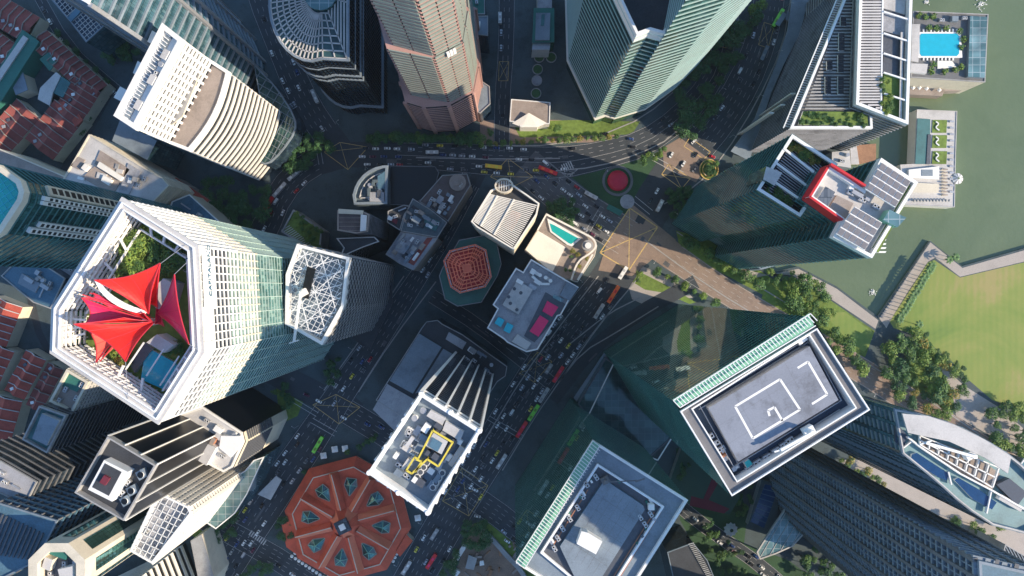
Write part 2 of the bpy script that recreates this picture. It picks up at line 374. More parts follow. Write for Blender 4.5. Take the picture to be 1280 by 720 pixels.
def roof_clutter(root, poly, z, n, seed=None):
    rr = random.Random(int(abs(poly[0][0] * 13 + poly[0][1] * 7)) if seed is None else seed)
    xs = [p[0] for p in poly]; ys = [p[1] for p in poly]
    a = max(range(len(poly)), key=lambda i: math.dist(poly[i], poly[(i + 1) % len(poly)]))
    ang = math.atan2(poly[(a + 1) % len(poly)][1] - poly[a][1], poly[(a + 1) % len(poly)][0] - poly[a][0])
    used = []; k = 0; t = 0
    lx, ly = root.location.x, root.location.y
    while k < n and t < n * 40:
        t += 1; p = (rr.uniform(min(xs), max(xs)), rr.uniform(min(ys), max(ys)))
        if not inside(p, off(poly, -2.0)): continue
        kind = rr.choice(['ac', 'ac', 'ac', 'shed', 'duct', 'tank']); rad = {'ac': 2.4, 'shed': 4, 'duct': 3.6, 'tank': 2.2}[kind]
        if any(math.dist(p, q) < rad + w for q, w in used): continue
        used.append((p, rad)); k += 1
        if kind == 'ac':
            child('air_conditioner', ac_mesh(), root, (p[0] - lx, p[1] - ly, z), ang)
        elif kind == 'shed':
            MB().box(*p, z, z + 2.8, rr.uniform(3.5, 6), rr.uniform(3, 4), ang, rr.choice(['white', 'concrete', 'roof_light', 'roof_bluegrey'])).build('stair_shed', root)
        elif kind == 'duct':
            l = rr.uniform(5, 8); dx, dy = math.cos(ang) * l / 2, math.sin(ang) * l / 2
            MB().bar((p[0] - dx, p[1] - dy, z + .9), (p[0] + dx, p[1] + dy, z + .9), .8, .8, 'steel').bar((p[0] + dx, p[1] + dy, z + .9), (p[0] + dx, p[1] + dy, z), .8, .8, 'steel').build('duct', root)
        else:
            MB().cyl(*p, z, z + 2.2, 1.3, 12, 'white', 'steel').build('water_tank', root)
def dashed(mb, a, b, dash, gap, w, z, m):
    l = math.dist(a, b); t = 0
    if l < .1: return
    dx, dy = (b[0] - a[0]) / l, (b[1] - a[1]) / l; nx, ny = -dy * w / 2, dx * w / 2
    while t < l:
        e = min(l, t + dash); p = (a[0] + dx * t, a[1] + dy * t); q = (a[0] + dx * e, a[1] + dy * e)
        mb.face([(p[0] + nx, p[1] + ny, z), (p[0] - nx, p[1] - ny, z), (q[0] - nx, q[1] - ny, z), (q[0] + nx, q[1] + ny, z)], m); t += dash + gap
def line(mb, pts, w, z, m, closed=False):
    n = len(pts)
    for i in range(n if closed else n - 1): dashed(mb, pts[i], pts[(i + 1) % n], 1e9, 0, w, z, m)
ORD = ['first', 'second', 'third', 'fourth', 'fifth', 'sixth', 'seventh', 'eighth', 'ninth', 'tenth', 'eleventh', 'twelfth', 'thirteenth', 'fourteenth', 'fifteenth', 'sixteenth', 'seventeenth', 'eighteenth', 'nineteenth', 'twentieth'] + ['%dth' % i if i % 10 not in (1, 2, 3) else '%d%s' % (i, ['st', 'nd', 'rd'][i % 10 - 1]) for i in range(21, 90)]
# ------------------------------------------------------------ water, ground, roads
SHORE = [(1050, -3000), (1052, 60), (1062, 160), (1052, 215), (1010, 262), (930, 308), (958, 342), (998, 333), (1046, 358), (1098, 396), (1128, 352), (1163, 301), (1203, 333), (1280, 311), (1500, 250), (9000, -1500)]
gp = SHORE + [(9000, 9000), (-9000, 9000), (-9000, -9000), (1050, -9000)]
gw = WP(gp)
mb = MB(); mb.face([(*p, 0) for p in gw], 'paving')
structure(mb.build('ground'))
mb = MB(); sh = [W(p) for p in SHORE]
for a, b in zip(sh, sh[1:]): mb.face([(*a, 0), (*b, 0), (*b, -4), (*a, -4)], 'concrete')
structure(mb.build('sea_wall'))
mb = MB(); mb.flat([(-9000, -9000), (9000, -9000), (9000, 9000), (-9000, 9000)], -2.4, 'bay_water'); structure(mb.build('water'))
def sheet(name, px, m, z=0.03, kind='structure'):
    mb = MB(); mb.flat(WP(px), z, m); o = mb.build(name); o['kind'] = kind; return o
# promenade deck and seawall walk
def strip_poly(pts, ws):
    n = len(pts); L, R = [], []
    for i in range(n):
        a = pts[max(0, i - 1)]; b = pts[min(n - 1, i + 1)]; dx, dy = b[0] - a[0], b[1] - a[1]; l = math.hypot(dx, dy)
        w = (ws[i] if isinstance(ws, (list, tuple)) else ws) / 2
        L.append((pts[i][0] - dy / l * w, pts[i][1] + dx / l * w)); R.append((pts[i][0] + dy / l * w, pts[i][1] - dx / l * w))
    return L + R[::-1]
def smooth(pts, k=2):
    for _ in range(k):
        q = [pts[0]]
        for a, b in zip(pts, pts[1:]): q += [lerp(a, b, .25), lerp(a, b, .75)]
        q.append(pts[-1]); pts = q
    return pts
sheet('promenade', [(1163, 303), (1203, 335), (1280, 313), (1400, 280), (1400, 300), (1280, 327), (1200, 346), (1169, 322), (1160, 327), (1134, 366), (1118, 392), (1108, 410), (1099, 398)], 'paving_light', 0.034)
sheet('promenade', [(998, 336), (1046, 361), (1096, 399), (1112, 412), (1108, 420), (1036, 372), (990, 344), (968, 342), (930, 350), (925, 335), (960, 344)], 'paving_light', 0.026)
sheet('lawn', [(1168, 325), (1200, 347), (1280, 328), (1420, 290), (1420, 640), (1290, 520), (1240, 500), (1205, 470), (1190, 452), (1150, 420), (1117, 410), (1112, 402), (1136, 365), (1160, 328)], 'grass_dry', 0.02)
sheet('lawn', [(990, 345), (1036, 374), (1104, 421), (1080, 448), (1070, 462), (1010, 420), (950, 380), (955, 362)], 'grass', 0.018)
sheet('lawn', [(1030, 392), (1056, 390), (1098, 420), (1080, 440), (1062, 428)], 'grass_dry', 0.024)
sheet('path', [(1099, 398), (1112, 410), (1140, 440), (1120, 500), (1085, 500), (1072, 455), (1082, 445)], 'paving', 0.03)
sheet('path', [(1170, 450), (1205, 482), (1250, 510), (1290, 545), (1290, 570), (1230, 540), (1195, 520), (1190, 488)], 'paving_light', 0.032)
sheet('lawn', [(1110, 425), (1170, 440), (1195, 490), (1190, 520), (1220, 545), (1100, 492)], 'grass', 0.022)
sheet('lawn', [(715, 222), (740, 215), (832, 188), (845, 180), (790, 270), (772, 272), (760, 258)], 'grass_shaded', 0.02)
sheet('lawn', [(650, 172), (790, 168), (800, 152), (720, 150), (640, 152)], 'grass', 0.02)
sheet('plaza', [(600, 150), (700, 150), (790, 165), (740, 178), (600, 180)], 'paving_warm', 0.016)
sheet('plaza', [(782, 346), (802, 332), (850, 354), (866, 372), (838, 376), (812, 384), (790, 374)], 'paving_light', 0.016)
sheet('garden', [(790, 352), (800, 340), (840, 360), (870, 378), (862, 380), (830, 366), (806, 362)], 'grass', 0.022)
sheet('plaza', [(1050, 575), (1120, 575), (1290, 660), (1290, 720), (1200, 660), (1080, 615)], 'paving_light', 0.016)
sheet('garden', [(845, 288), (900, 305), (975, 355), (960, 372), (900, 340), (850, 312)], 'grass', 0.021)
sheet('garden', [(345, 482), (362, 478), (380, 500), (372, 520), (350, 530)], 'grass', 0.021)
sheet('garden', [(845, 560), (900, 560), (935, 640), (930, 680), (985, 700), (1040, 740), (900, 740), (850, 650)], 'grass_shaded', 0.012)
sheet('garden', [(235, 620), (290, 600), (300, 640), (270, 680), (240, 670)], 'grass', 0.013)
sheet('building_site', [(568, 720), (590, 655), (615, 668), (665, 730), (640, 780), (550, 780)], 'soil', 0.04)
sheet('garden', [(560, 770), (575, 700), (592, 655), (630, 640), (660, 690), (690, 740), (690, 780)], 'grass', 0.012)

ROADS = {}
def road(key, name, pts, w, m='asphalt', z=0.05, sm=1):
    pts = smooth(pts, sm)
    n = len(pts)
    if isinstance(w, (list, tuple)):
        L0 = len(w); w = [w[min(L0 - 1, int(i * (L0 - 1) / (n - 1)))] * (1 - (i * (L0 - 1) / (n - 1)) % 1) + w[min(L0 - 1, int(i * (L0 - 1) / (n - 1)) + 1)] * ((i * (L0 - 1) / (n - 1)) % 1) for i in range(n)]
    else: w = [w] * n
    poly = strip_poly(pts, w); mb = MB()
    for i in range(n - 1):
        a, b, c, d = poly[i], poly[i + 1], poly[2 * n - 2 - i], poly[2 * n - 1 - i]
        mb.face([(*W(q), z) for q in (a, d, c, b)][::-1] if False else [(*q, z) for q in ccw([W(a), W(b), W(c), W(d)])], m)
    o = structure(mb.build(name)); ROADS[key] = (pts, w, z); return o
road('north', 'road', [(425, 193), (520, 194), (640, 202), (700, 204), (750, 195), (805, 180), (850, 148), (888, 105), (905, 60), (912, 10), (915, -80)], [32, 32, 40, 42, 36, 34, 32, 30, 28, 26, 26], z=0.050)
road('east', 'road', [(800, 285), (828, 235), (862, 192), (900, 150), (930, 105), (952, 50), (962, 0), (970, -80)], [46, 50, 50, 44, 42, 40, 40, 40], z=0.054)
road('avenue', 'road', [(800, 285), (768, 345), (723, 400), (678, 460), (640, 520), (578, 618), (530, 700), (480, 790)], 50, z=0.058)
road('bay', 'road', [(800, 290), (858, 333), (940, 385), (1060, 452), (1160, 516), (1320, 620)], [40, 34, 30, 32, 32, 32], 'asphalt_sunlit', z=0.062)
road('plaza', 'road', [(655, 205), (712, 253), (785, 298)], [44, 48, 48], 'asphalt_mid', z=0.067)
road('curve', 'road', [(425, 193), (385, 205), (350, 240), (330, 290), (290, 360), (250, 440)], 36, z=0.070)
road('northwest', 'road', [(430, 196), (398, 155), (372, 110), (348, 50), (328, 0), (305, -80)], 36, z=0.074)
road('west', 'road', [(602, 212), (560, 290), (520, 350), (475, 420), (432, 482), (395, 540), (345, 612), (290, 695), (250, 760)], [16, 18, 24, 30, 36, 42, 46, 46, 46], z=0.078)
road('cross', 'road', [(300, 440), (350, 470), (415, 503), (490, 548), (580, 613), (640, 655), (700, 710), (730, 760)], 32, z=0.082)
road('podium_drive', 'road', [(690, 500), (735, 440), (790, 396), (870, 352)], 18, z=0.066)
road('lane_mid', 'road', [(540, 370), (600, 408), (650, 448), (690, 480)], 18, z=0.086)
road('southeast', 'road', [(825, 610), (870, 650), (910, 678), (950, 706), (1010, 760)], 18, z=0.090)
road('top', 'road', [(634, -60), (633, 60), (628, 120), (627, 190)], 20, z=0.094)
road('southwest', 'road', [(240, 640), (300, 672), (360, 706), (450, 770)], 30, z=0.098)
road('shop', 'road', [(40, -20), (85, 60), (140, 108), (190, 150)], 14, z=0.050)
road('shop2', 'road', [(140, 108), (105, 172), (60, 250)], 12, z=0.054)
road('shop3', 'road', [(38, 372), (52, 430), (90, 470), (150, 560)], 9, z=0.05)
def quadsheet(name, px, m, z): return structure(MB().flat(WP(px), z, m).build(name))
quadsheet('junction', [(790, 255), (845, 300), (790, 345), (748, 338), (760, 300)], 'asphalt_sunlit', 0.104)
quadsheet('junction', [(828, 185), (850, 172), (888, 200), (870, 228), (830, 210)], 'asphalt_sunlit', 0.102)
quadsheet('junction', [(395, 490), (420, 478), (455, 505), (430, 530), (392, 515)], 'asphalt', 0.104)
# pedestrian crossings, box junctions, lane paint (flat print on the road)
paint = MB(); Z = 0.112
def pxl(pts, w, m, closed=False): line(paint, [W(p) for p in pts], w, Z, m, closed)
def boxj(q, m='paint_yellow', cross=True, w=.45):
    w *= .7
    pxl(q, w, m, True)
    if cross: pxl([q[0], q[2]], w * .7, m); pxl([q[1], q[3]], w * .7, m)
boxj([(787, 260), (822, 284), (786, 338), (750, 316)], w=1.0)
boxj([(391, 506), (420, 493), (450, 509), (424, 530)], w=.5)
boxj([(577, 585), (610, 607), (586, 645), (553, 626)], w=.5)
boxj([(635, 198), (666, 221), (640, 234), (613, 221)], w=.5)
boxj([(836, 205), (863, 223), (852, 236), (827, 218)], w=.6)
boxj([(862, 172), (888, 190), (880, 199), (855, 183)], w=.6, cross=False)
boxj([(624, 77), (636, 77), (635, 101), (623, 101)], w=.4)
boxj([(900, 42), (912, 44), (908, 60), (896, 57)], w=.4)
boxj([(955, 28), (968, 32), (960, 60), (948, 56)], w=.4)
boxj([(672, 440), (690, 452), (668, 478), (650, 466)], w=.4)
boxj([(405, 190), (425, 178), (460, 184), (435, 212)], w=.5, m='paint_yellow')
def crossing(a, b, depth, n):
    """two lines and bars between"""
    A, B = W(a), W(b); d = depth; ux, uy = (B[0] - A[0]), (B[1] - A[1]); l = math.hypot(ux, uy); nx, ny = -uy / l * d, ux / l * d
    line(paint, [A, B], .35, Z, 'paint_white'); line(paint, [(A[0] + nx, A[1] + ny), (B[0] + nx, B[1] + ny)], .35, Z, 'paint_white')
def zebra(a, b, depth, n):
    A, B = W(a), W(b); ux, uy = (B[0] - A[0]), (B[1] - A[1]); l = math.hypot(ux, uy); nx, ny = -uy / l * depth, ux / l * depth
    for i in range(n):
        p = lerp(A, B, (i + .25) / n); q = lerp(A, B, (i + .75) / n)
        paint.face([(*p, Z), (*q, Z), (q[0] + nx, q[1] + ny, Z), (p[0] + nx, p[1] + ny, Z)], 'paint_white')
crossing((388, 528), (418, 545), 3.5, 8); crossing((398, 516), (368, 498), 3, 8)
crossing((560, 580), (590, 600), 3.5, 8); crossing((790, 250), (812, 268), 3.5, 8); crossing((815, 200), (852, 220), 3, 8)
crossing((655, 545), (612, 520), 3, 8); crossing((748, 262), (725, 300), 3, 8); crossing((404, 205), (398, 170), 3, 6)
zebra((408, 478), (420, 486), 3.5, 6); zebra((310, 668), (330, 682), 4, 8); zebra((705, 216), (718, 210), 6, 5)
for k in range(4): pxl([(703 + k * 3, 216 + k * 1.5), (716 + k * 2, 219 - k * 2.5)], .5, 'paint_white')
def lanes(key, nl, t0=0.0, t1=1.0, dash=3.0, gap=4.5, edge=True, mid=None):
    pts, w, z = ROADS[key]; n = len(pts); poly = strip_poly(pts, w)
    for k in range(0, nl + 1):
        f = k / nl; f2 = .03 + f * .94
        if k in (0, nl) and not edge: continue
        P = [W(lerp(poly[i], poly[2 * n - 1 - i], f2)) for i in range(n)]
        for i in range(n - 1):
            t = i / (n - 1)
            if not (t0 <= t <= t1): continue
            if k in (0, nl) or k == mid: dashed(paint, P[i], P[i + 1], 1e9, 0, .2, Z - .006, 'paint_white')
            else: dashed(paint, P[i], P[i + 1], dash, gap, .17, Z - .006, 'paint_white')
lanes('north', 6, 0.05, .97, mid=3); lanes('east', 7, .3, 1); lanes('avenue', 8, .16, 1); lanes('bay', 5, .1, 1)
lanes('plaza', 7, 0.1, .9); lanes('curve', 5, .1, 1); lanes('northwest', 5, .15, 1); lanes('west', 5, .02, 1); lanes('cross', 5, .3, 1)
lanes('southeast', 3); lanes('top', 3); lanes('southwest', 5); lanes('shop', 2); lanes('lane_mid', 2)
stuff(paint.build('road_markings')); 
# kerbs
def kerb(key):
    pts, w, z = ROADS[key]; w2 = [x + 1.0 for x in w]; n = len(pts); poly = strip_poly(pts, w2); mb = MB()
    for side in (poly[:n], poly[n:]):
        for a, b in zip(side, side[1:]):
            p, q = W(a), W(b)
            mb.bar((*p, .07), (*q, .07), .5, .16, 'kerb')
    structure(mb.build('kerb'))
for k in ('east', 'avenue', 'bay', 'northwest', 'curve'):
    pass
# long median and edge kerbs drawn where the photograph shows them
mk = MB()
for pts in ([(806, 300), (860, 340), (925, 383), (1050, 455)], [(846, 290), (880, 312), (948, 358), (985, 380)], [(748, 345), (704, 402), (655, 468), (600, 560)],
            [(800, 345), (752, 402), (704, 470), (668, 522), (628, 588)], [(690, 214), (745, 209), (800, 192), (840, 172), (880, 128)],
            [(600, 182), (700, 182), (780, 160), (830, 128), (872, 80)], [(830, 255), (868, 235), (905, 195), (945, 130), (978, 60), (988, 0)],
            [(545, 352), (490, 425), (448, 490)], [(505, 345), (455, 418), (405, 488)], [(1085, 455), (1170, 505), (1290, 590)],
            [(520, 197), (620, 199), (700, 198)], [(698, 478), (728, 440), (768, 417), (823, 383)], [(712, 430), (760, 392), (800, 372)]):
    P = [W(p) for p in smooth(pts, 1)]
    for a, b in zip(P, P[1:]): mk.bar((*a, .1), (*b, .1), .8, .26, 'kerb')
structure(mk.build('kerb'))

pm = MB(); pr = random.Random(9)
for key, (pts, w, z) in ROADS.items():
    n = len(pts); poly = strip_poly(pts, w)
    for k in range(12 if key in ('avenue', 'north', 'east', 'west', 'bay') else 5):
        i = pr.randrange(n - 1); t = pr.random(); u0 = pr.uniform(.06, .8); u1 = min(.94, u0 + pr.uniform(.05, .16)); l = max(1, math.dist(W(pts[i]), W(pts[i + 1]))); t1 = min(1, t + pr.uniform(3, 16) / l)
        A = [W(poly[i]), W(poly[i + 1])]; B = [W(poly[2 * n - 1 - i]), W(poly[2 * n - 2 - i])]; q = []
        for tt, uu in ((t, u0), (t1, u0), (t1, u1), (t, u1)): q.append(lerp(lerp(A[0], A[1], tt), lerp(B[0], B[1], tt), uu))
        if math.dist(q[0], q[1]) > 1: pm.flat(q, .1055, pr.choice(['asphalt', 'asphalt_mid', 'roof_dark']) if key != 'bay' else pr.choice(['asphalt_sunlit', 'asphalt_mid']))
stuff(pm.build('road_patches'))
# ------------------------------------------------------------ the towers
def deck_lines(root, pts_list, z, w, m, name='painted_line', zo=0.03, closed=False):
    mb = MB()
    for pts in pts_list: line(mb, [W(p, z) for p in pts], w, z + zo, m, closed)
    return mb.build(name, root)
def slab(root, name, px, z0, z1, m, top=None, zz=None):
    zz = z1 if zz is None else zz
    return MB().prism(WP(px, zz), z0, z1, m, top).build(name, root)
def crane(root, base, tip, z, m='white', w=1.1):
    """roof maintenance crane: carriage, mast, jib"""
    b = W(base, z); t = W(tip, z + 5)
    MB().box(*b, z, z + 3.2, 4.2, 3.2, .5, m).build('crane_carriage', root)
    MB().bar((*b, z + 3), (*b, z + 6), 1.6, 1.6, m).build('crane_mast', root)
    MB().bar((*b, z + 5.6), (*t, z + 5.6), w, w, m).bar((t[0] - 2.4, t[1] - .8, z + 5.4), (t[0] + 2.4, t[1] + .8, z + 5.4), .6, .6, m).build('crane_jib', root)
# --- big square glass tower, lower right of centre
r = .555; z = ZR(r); px = [(844, 503), (1015, 396), (1087, 512), (914, 620)]
root, poly, z = tower('office_tower', 'tallest square green glass tower with grey helipad deck and white double parapet', px, r, 'glass_green', 'roof_navy',
    None, bands=None, well=6.0, cat='tower')
add_bands(root, poly, 0, z - 2, 3.9, .35, .12, 'green_dark', split=True)
MB().ring(WP([(850, 514), (1021, 410), (1087, 512), (914.5, 620)], z + .3), off(WP([(850, 514), (1021, 410), (1087, 512), (914.5, 620)], z + .3), -.5), z - 1, z + .8, 'white_frame').build('parapet', root)
inner = [(864, 511), (1012, 417), (1071, 510), (921, 603)]
MB().ring(WP([(850, 514), (1021, 410), (1087, 512), (914.5, 620)], z), WP(inner, z), z - 1.2, z - .4, 'ledge_grey').build('roof_ledge', root)
MB().ring(WP(inner, z), off(WP(inner, z), -.5), z - 6, z + .3, 'white').build('inner_parapet', root)
dk = [(886, 510), (1012, 433), (1048, 500), (923, 577)]
slab(root, 'helipad_deck', dk, z - 6, z - .5, 'roof_grey', 'deck_grey')
deck_lines(root, [[(919, 508), (975, 474), (1000, 512), (941, 548), (919, 508)], [(997, 460), (1010, 452), (1034, 493), (1015, 505)], [(962, 520), (960, 513), (968, 509), (978, 526)]], z - .5, .9, 'white')
mb = MB(); q = ccw([W(p, z) for p in dk]); mb.ring(off(q, 2.2), off(q, 2.0), z - 4.5, z - 3.3, 'steel'); mb.build('deck_rail', root)
for k in range(1, 4): deck_lines(root, [[lerp(dk[0], dk[1], k / 4), lerp(dk[3], dk[2], k / 4)]], z - .5, .07, 'ledge_grey', 'membrane_seam', .02)
for k in range(1, 3): deck_lines(root, [[lerp(dk[0], dk[3], k / 3), lerp(dk[1], dk[2], k / 3)]], z - .5, .07, 'ledge_grey', 'membrane_seam', .015)
crane(root, (1008, 537), (975, 562), z - 2)
rr = random.Random(4)
for k in range(22):
    e = lerp((892, 556), (924, 592), rr.random()) if k < 10 else lerp((930, 594), (1052, 518), rr.random()); p = W((e[0] + rr.uniform(-3, 3), e[1] + rr.uniform(-3, 3)), z - 6)
    MB().box(*p, z - 6, z - 6 + rr.uniform(.8, 2.4), rr.uniform(1, 3.2), rr.uniform(.8, 2), .55, rr.choice(['white', 'steel', 'steel_dark', 'concrete', 'terracotta'])).build('plant_unit', root)
for a_, b_ in (((890, 512), (925, 585)), ((930, 588), (1050, 512)), ((874, 512), (1010, 428))): MB().bar((*W(a_, z - 5), z - 5.4), (*W(b_, z - 5), z - 5.4), .4, .4, 'steel').build('pipe', root)
for i, (x, y) in enumerate([(935, 584), (945, 577), (957, 570), (968, 562), (978, 555), (985, 549), (893, 553), (900, 560), (886, 545)]):
    child('air_conditioner', ac_mesh(), root, (W((x, y), z - 6)[0] - root.location.x, W((x, y), z - 6)[1] - root.location.y, z - 6), .55)
slab(root, 'skylight', [(930, 578), (936, 574), (941, 580), (934, 585)], z - 6, z - 3, 'white', 'pool_teal')
slab(root, 'plant_room', [(994, 421), (1003, 416), (1010, 424), (1000, 432)], z - 6, z - 2, 'roof_light', 'white')
def louvre_strip(root, q, z, n, zlow):
    """a green strip of sunshade blades along one roof edge: q = px quad (outer a,b, inner c,d)"""
    A, B, Cc, D = [W(p, z) for p in q]
    me = None
    mb = MB(); mb.bar((*A, z), (*B, z), .4, .4, 'white').bar((*D, z), (*Cc, z), .4, .4, 'white'); mb.build('louvre_frame', root)
    mbp = MB(); mbp.face([(*A, z - 1.5), (*B, z - 1.5), (*Cc, z - 1.5), (*D, z - 1.5)], 'louvre_green'); mbp.build('louvre_panel', root)
    ux, uy = (D[0] - A[0]), (D[1] - A[1]); one = MB(); one.bar((0, 0, 0), (ux, uy, 0), .32, .4, 'white'); me = one.data('louvre_blade')
    for i in range(n + 1):
        p = lerp(A, B, i / n); child('louvre_blade', me, root, (p[0] - root.location.x, p[1] - root.location.y, z))
louvre_strip(root, [(841.5, 500.5), (1013, 392), (1019.5, 407), (850, 509.5)], z + 4, 44, z - 4)
# --- its shorter twin at the bottom
r = .72; px = [(741, 550), (859.5, 624.5), (763, 777), (645, 703)]
root, poly, z = tower('office_tower', 'shorter square green glass tower with blue roof deck and white box at bottom centre', px, r, 'glass_green', 'roof_bluegrey', ('white', 1.3, 1.0), well=1.0, cat='tower')
add_bands(root, poly, 0, z - 2, 3.9, .35, .12, 'green_dark', split=True)
inner = [(747, 581), (828, 633), (752, 752), (677, 690)]
q = WP(inner, z); MB().ring(off(q, .6), off(q, -.5), z - 1, z + 1.0, 'white_frame').build('inner_parapet', root)
MB().flat(off(q, -.5), z - .95, 'steel_dark').build('plant_trough', root)
dk = [(754, 603), (758, 601), (804, 632), (806, 637), (733, 752), (703, 690), (700, 683)]
slab(root, 'roof_deck', dk, z - 1, z + 1.2, 'roof_blue', 'roof_bluegrey')
slab(root, 'plant_room', [(727, 664), (735, 666), (753, 677), (745, 693), (721, 680)], z + 1, z + 6, 'white', 'white')
for k in range(1, 6): deck_lines(root, [[lerp((754, 603), (805, 637), k / 6), lerp((701, 690), (750, 722), k / 6)]], z + 1.2, .1, 'concrete_dark', 'membrane_seam', .02)
for k in range(1, 6): deck_lines(root, [[lerp((754, 603), (701, 690), k / 6), lerp((805, 637), (750, 722), k / 6)]], z + 1.2, .1, 'concrete_dark', 'membrane_seam', .015)
rr = random.Random(14)
for k in range(20):
    e = lerp((745, 590), (682, 690), rr.random()) if k < 10 else lerp((758, 592), (820, 634), rr.random()) if k < 15 else lerp((818, 645), (762, 735), rr.random()); p = W((e[0] + rr.uniform(-2, 2), e[1] + rr.uniform(-2, 2)), z)
    MB().box(*p, z - .9, z + rr.uniform(0, 1.4), rr.uniform(1, 2.8), rr.uniform(.8, 1.6), -1.0, rr.choice(['white', 'steel', 'steel_dark', 'roof_green', 'roof_green'])).build('plant_unit', root)
for (x, y) in [(733, 605), (728, 620), (722, 634), (712, 648), (703, 660), (697, 672), (693, 685), (813, 642), (806, 655), (800, 646), (745, 596)]:
    child('air_conditioner', ac_mesh(), root, (W((x, y), z)[0] - root.location.x, W((x, y), z)[1] - root.location.y, z - .9), -1.0)
deck_lines(root, [[(735, 612), (690, 684)], [(826, 640), (760, 745)], [(818, 640), (756, 738)]], z, .5, 'terracotta', 'gutter')
MB().box(*W((813, 632), z), z, z + 3, 3, 3, 0, 'white').build('vent', root); crane(root, (756, 599), (800, 600), z, 'concrete_dark', .5)
louvre_strip(root, [(645, 702), (741, 551), (750, 557), (656, 711)], z + 3, 44, z - 4)
# --- glazed atrium between them
root = thing('atrium_hall', 'low dark glazed hall filling the gap between the two green glass towers', 'building', W((775, 500)))
zz = 24; pxa = [(722, 505), (757, 447), (800, 478), (846, 513), (842, 545), (812, 572), (760, 545), (735, 520)]
q = WP(pxa, zz); MB().walls(q, 0, zz, 'glass_teal').build('wall', root); MB().prism(off(q, -.05), zz - .5, zz, 'glass_roof_dark').build('roof', root)
MB().ring(off(q, .1), off(q, -.8), zz - .3, zz + .5, 'steel_dark').build('roof_frame', root)
slab(root, 'entrance_canopy', [(717, 497), (755, 441), (763, 449), (726, 510)], 14, 14.6, 'glass_roof', 'roof_bluegrey')
deck_lines(root, [[(735, 520), (768, 452)], [(842, 543), (822, 575)], [(822, 575), (812, 571)]], zz, .9, 'white', 'roof_rail', .6)
# --- office building with pink roof panels at the centre
r = .875; px = [(664, 324), (723, 359), (713, 372), (701, 394), (697, 395), (672, 437), (658, 440), (634, 428), (630, 424), (609, 410), (622, 386), (616, 381), (645, 335), (654, 340)]
root, poly, z = tower('office_block', 'grey roofed office block with two pink and two turquoise roof panels', px, r, 'glass_grey', 'roof_grey', ('white', .7, 1.0), bands=(3.6, .9, .25, 'concrete'), well=1.5)
for q, m in (([(684, 376), (698, 384), (690, 396), (678, 389)], 'pink_red'), ([(675, 394), (686, 401), (673, 421), (662, 414)], 'pink_red'), ([(623, 396), (631, 400), (626, 409), (618, 404)], 'cyan_panel'), ([(634, 403), (642, 407), (637, 417), (629, 413)], 'cyan_panel')):
    slab(root, 'roof_panel', q, z - 1.5, z + .6, 'steel_dark', m)
slab(root, 'plant_room', [(628, 381), (647, 350), (666, 362), (648, 393)], z - 1.5, z + 1.2, 'concrete', 'roof_light')
slab(root, 'plant_room', [(709, 352), (723, 360), (712, 376), (700, 369)], z - 1.5, z + 1.5, 'roof_bluegrey')
slab(root, 'plant_room', [(647, 418), (664, 429), (658, 438), (640, 427)], z - 1.5, z + 1.5, 'roof_light')
for (x, y) in [(643, 361), (651, 366), (636, 371), (646, 387), (638, 379)]: MB().cyl(*W((x, y), z), z + 1.2, z + 3, 1.1, 12, 'white', 'steel_dark').build('fan', root)
mb = MB()
for a in ((675, 344), (682, 347), (688, 351)): mb.cyl(*W(a, z), z - 1.5, z + 1.8, 1.2, 10, 'white')
mb.bar((*W((665, 345), z), z), (*W((676, 355), z), z), 1.5, 1.5, 'white').bar((*W((676, 355), z), z), (*W((687, 355), z), z), 1.5, 1.5, 'white').build('duct', root)
slab(root, 'stair_shed', [(665, 335), (670, 338), (667, 344), (662, 341)], z - 1.5, z + 2, 'white')
slab(root, 'plant_platform', [(682, 365), (710, 382), (668, 428), (655, 420)], z - 1.5, z - .9, 'steel_dark')
slab(root, 'skylight', [(693, 368), (704, 374), (702, 378), (691, 372)], z - 1.5, z, 'cyan_panel', 'glass_roof')
# --- low block with roof pool
r = .95; px = [(683, 267), (726, 290), (740, 297), (746, 307), (743, 320), (722, 352), (700, 346), (690, 339), (657, 312), (672, 287)]
root, poly, z = tower('pool_block', 'low cream building with turquoise roof pool beside the queue of cars', px, r, 'cream', 'concrete_brown', None, bands=(4, 1, .3, 'white_warm'))
slab(root, 'roof_slab', [(672, 288), (707, 309), (690, 341), (657, 312)], z, z + 1.2, 'white_warm', 'white_warm')
slab(root, 'pool_basin', [(684, 273), (690, 276), (727, 298), (715, 308), (709, 306), (688, 290)], z, z + 1, 'white')
slab(root, 'pool_water', [(687, 279), (692, 281), (723, 298), (714, 305), (711, 304), (690, 289)], z + .9, z + 1.1, 'pool_teal')
mb = MB(); P = [W(p, z + 3) for p in smooth([(683, 268), (728, 291), (742, 298), (746, 308), (738, 317), (722, 326), (714, 350)], 2)]
for a, b in zip(P, P[1:]): mb.bar((*a, z + 3), (*b, z + 3), 1.2, 1.2, 'white_warm')
P = [W(p, z + 3) for p in [(741, 318), (722, 350)]]; mb.bar((*P[0], z + 3), (*P[1], z + 3), 1.2, 1.2, 'white_warm')
mb.bar((*W((683, 268), z + 3), z + 3), (*W((672, 288), z + 3), z + 3), 1, 1, 'white_warm'); mb.build('roof_frame', root)
MB().cyl(*W((735, 307), z + 4), z, z + 4, 3.8, 24, 'white_warm', 'concrete').cyl(*W((735, 307), z + 4), z + 4, z + 5, 2.1, 16, 'white').build('stair_tower', root)
slab(root, 'hatch', [(674, 329), (684, 335), (681, 340), (671, 334)], z, z + 2.2, 'black')
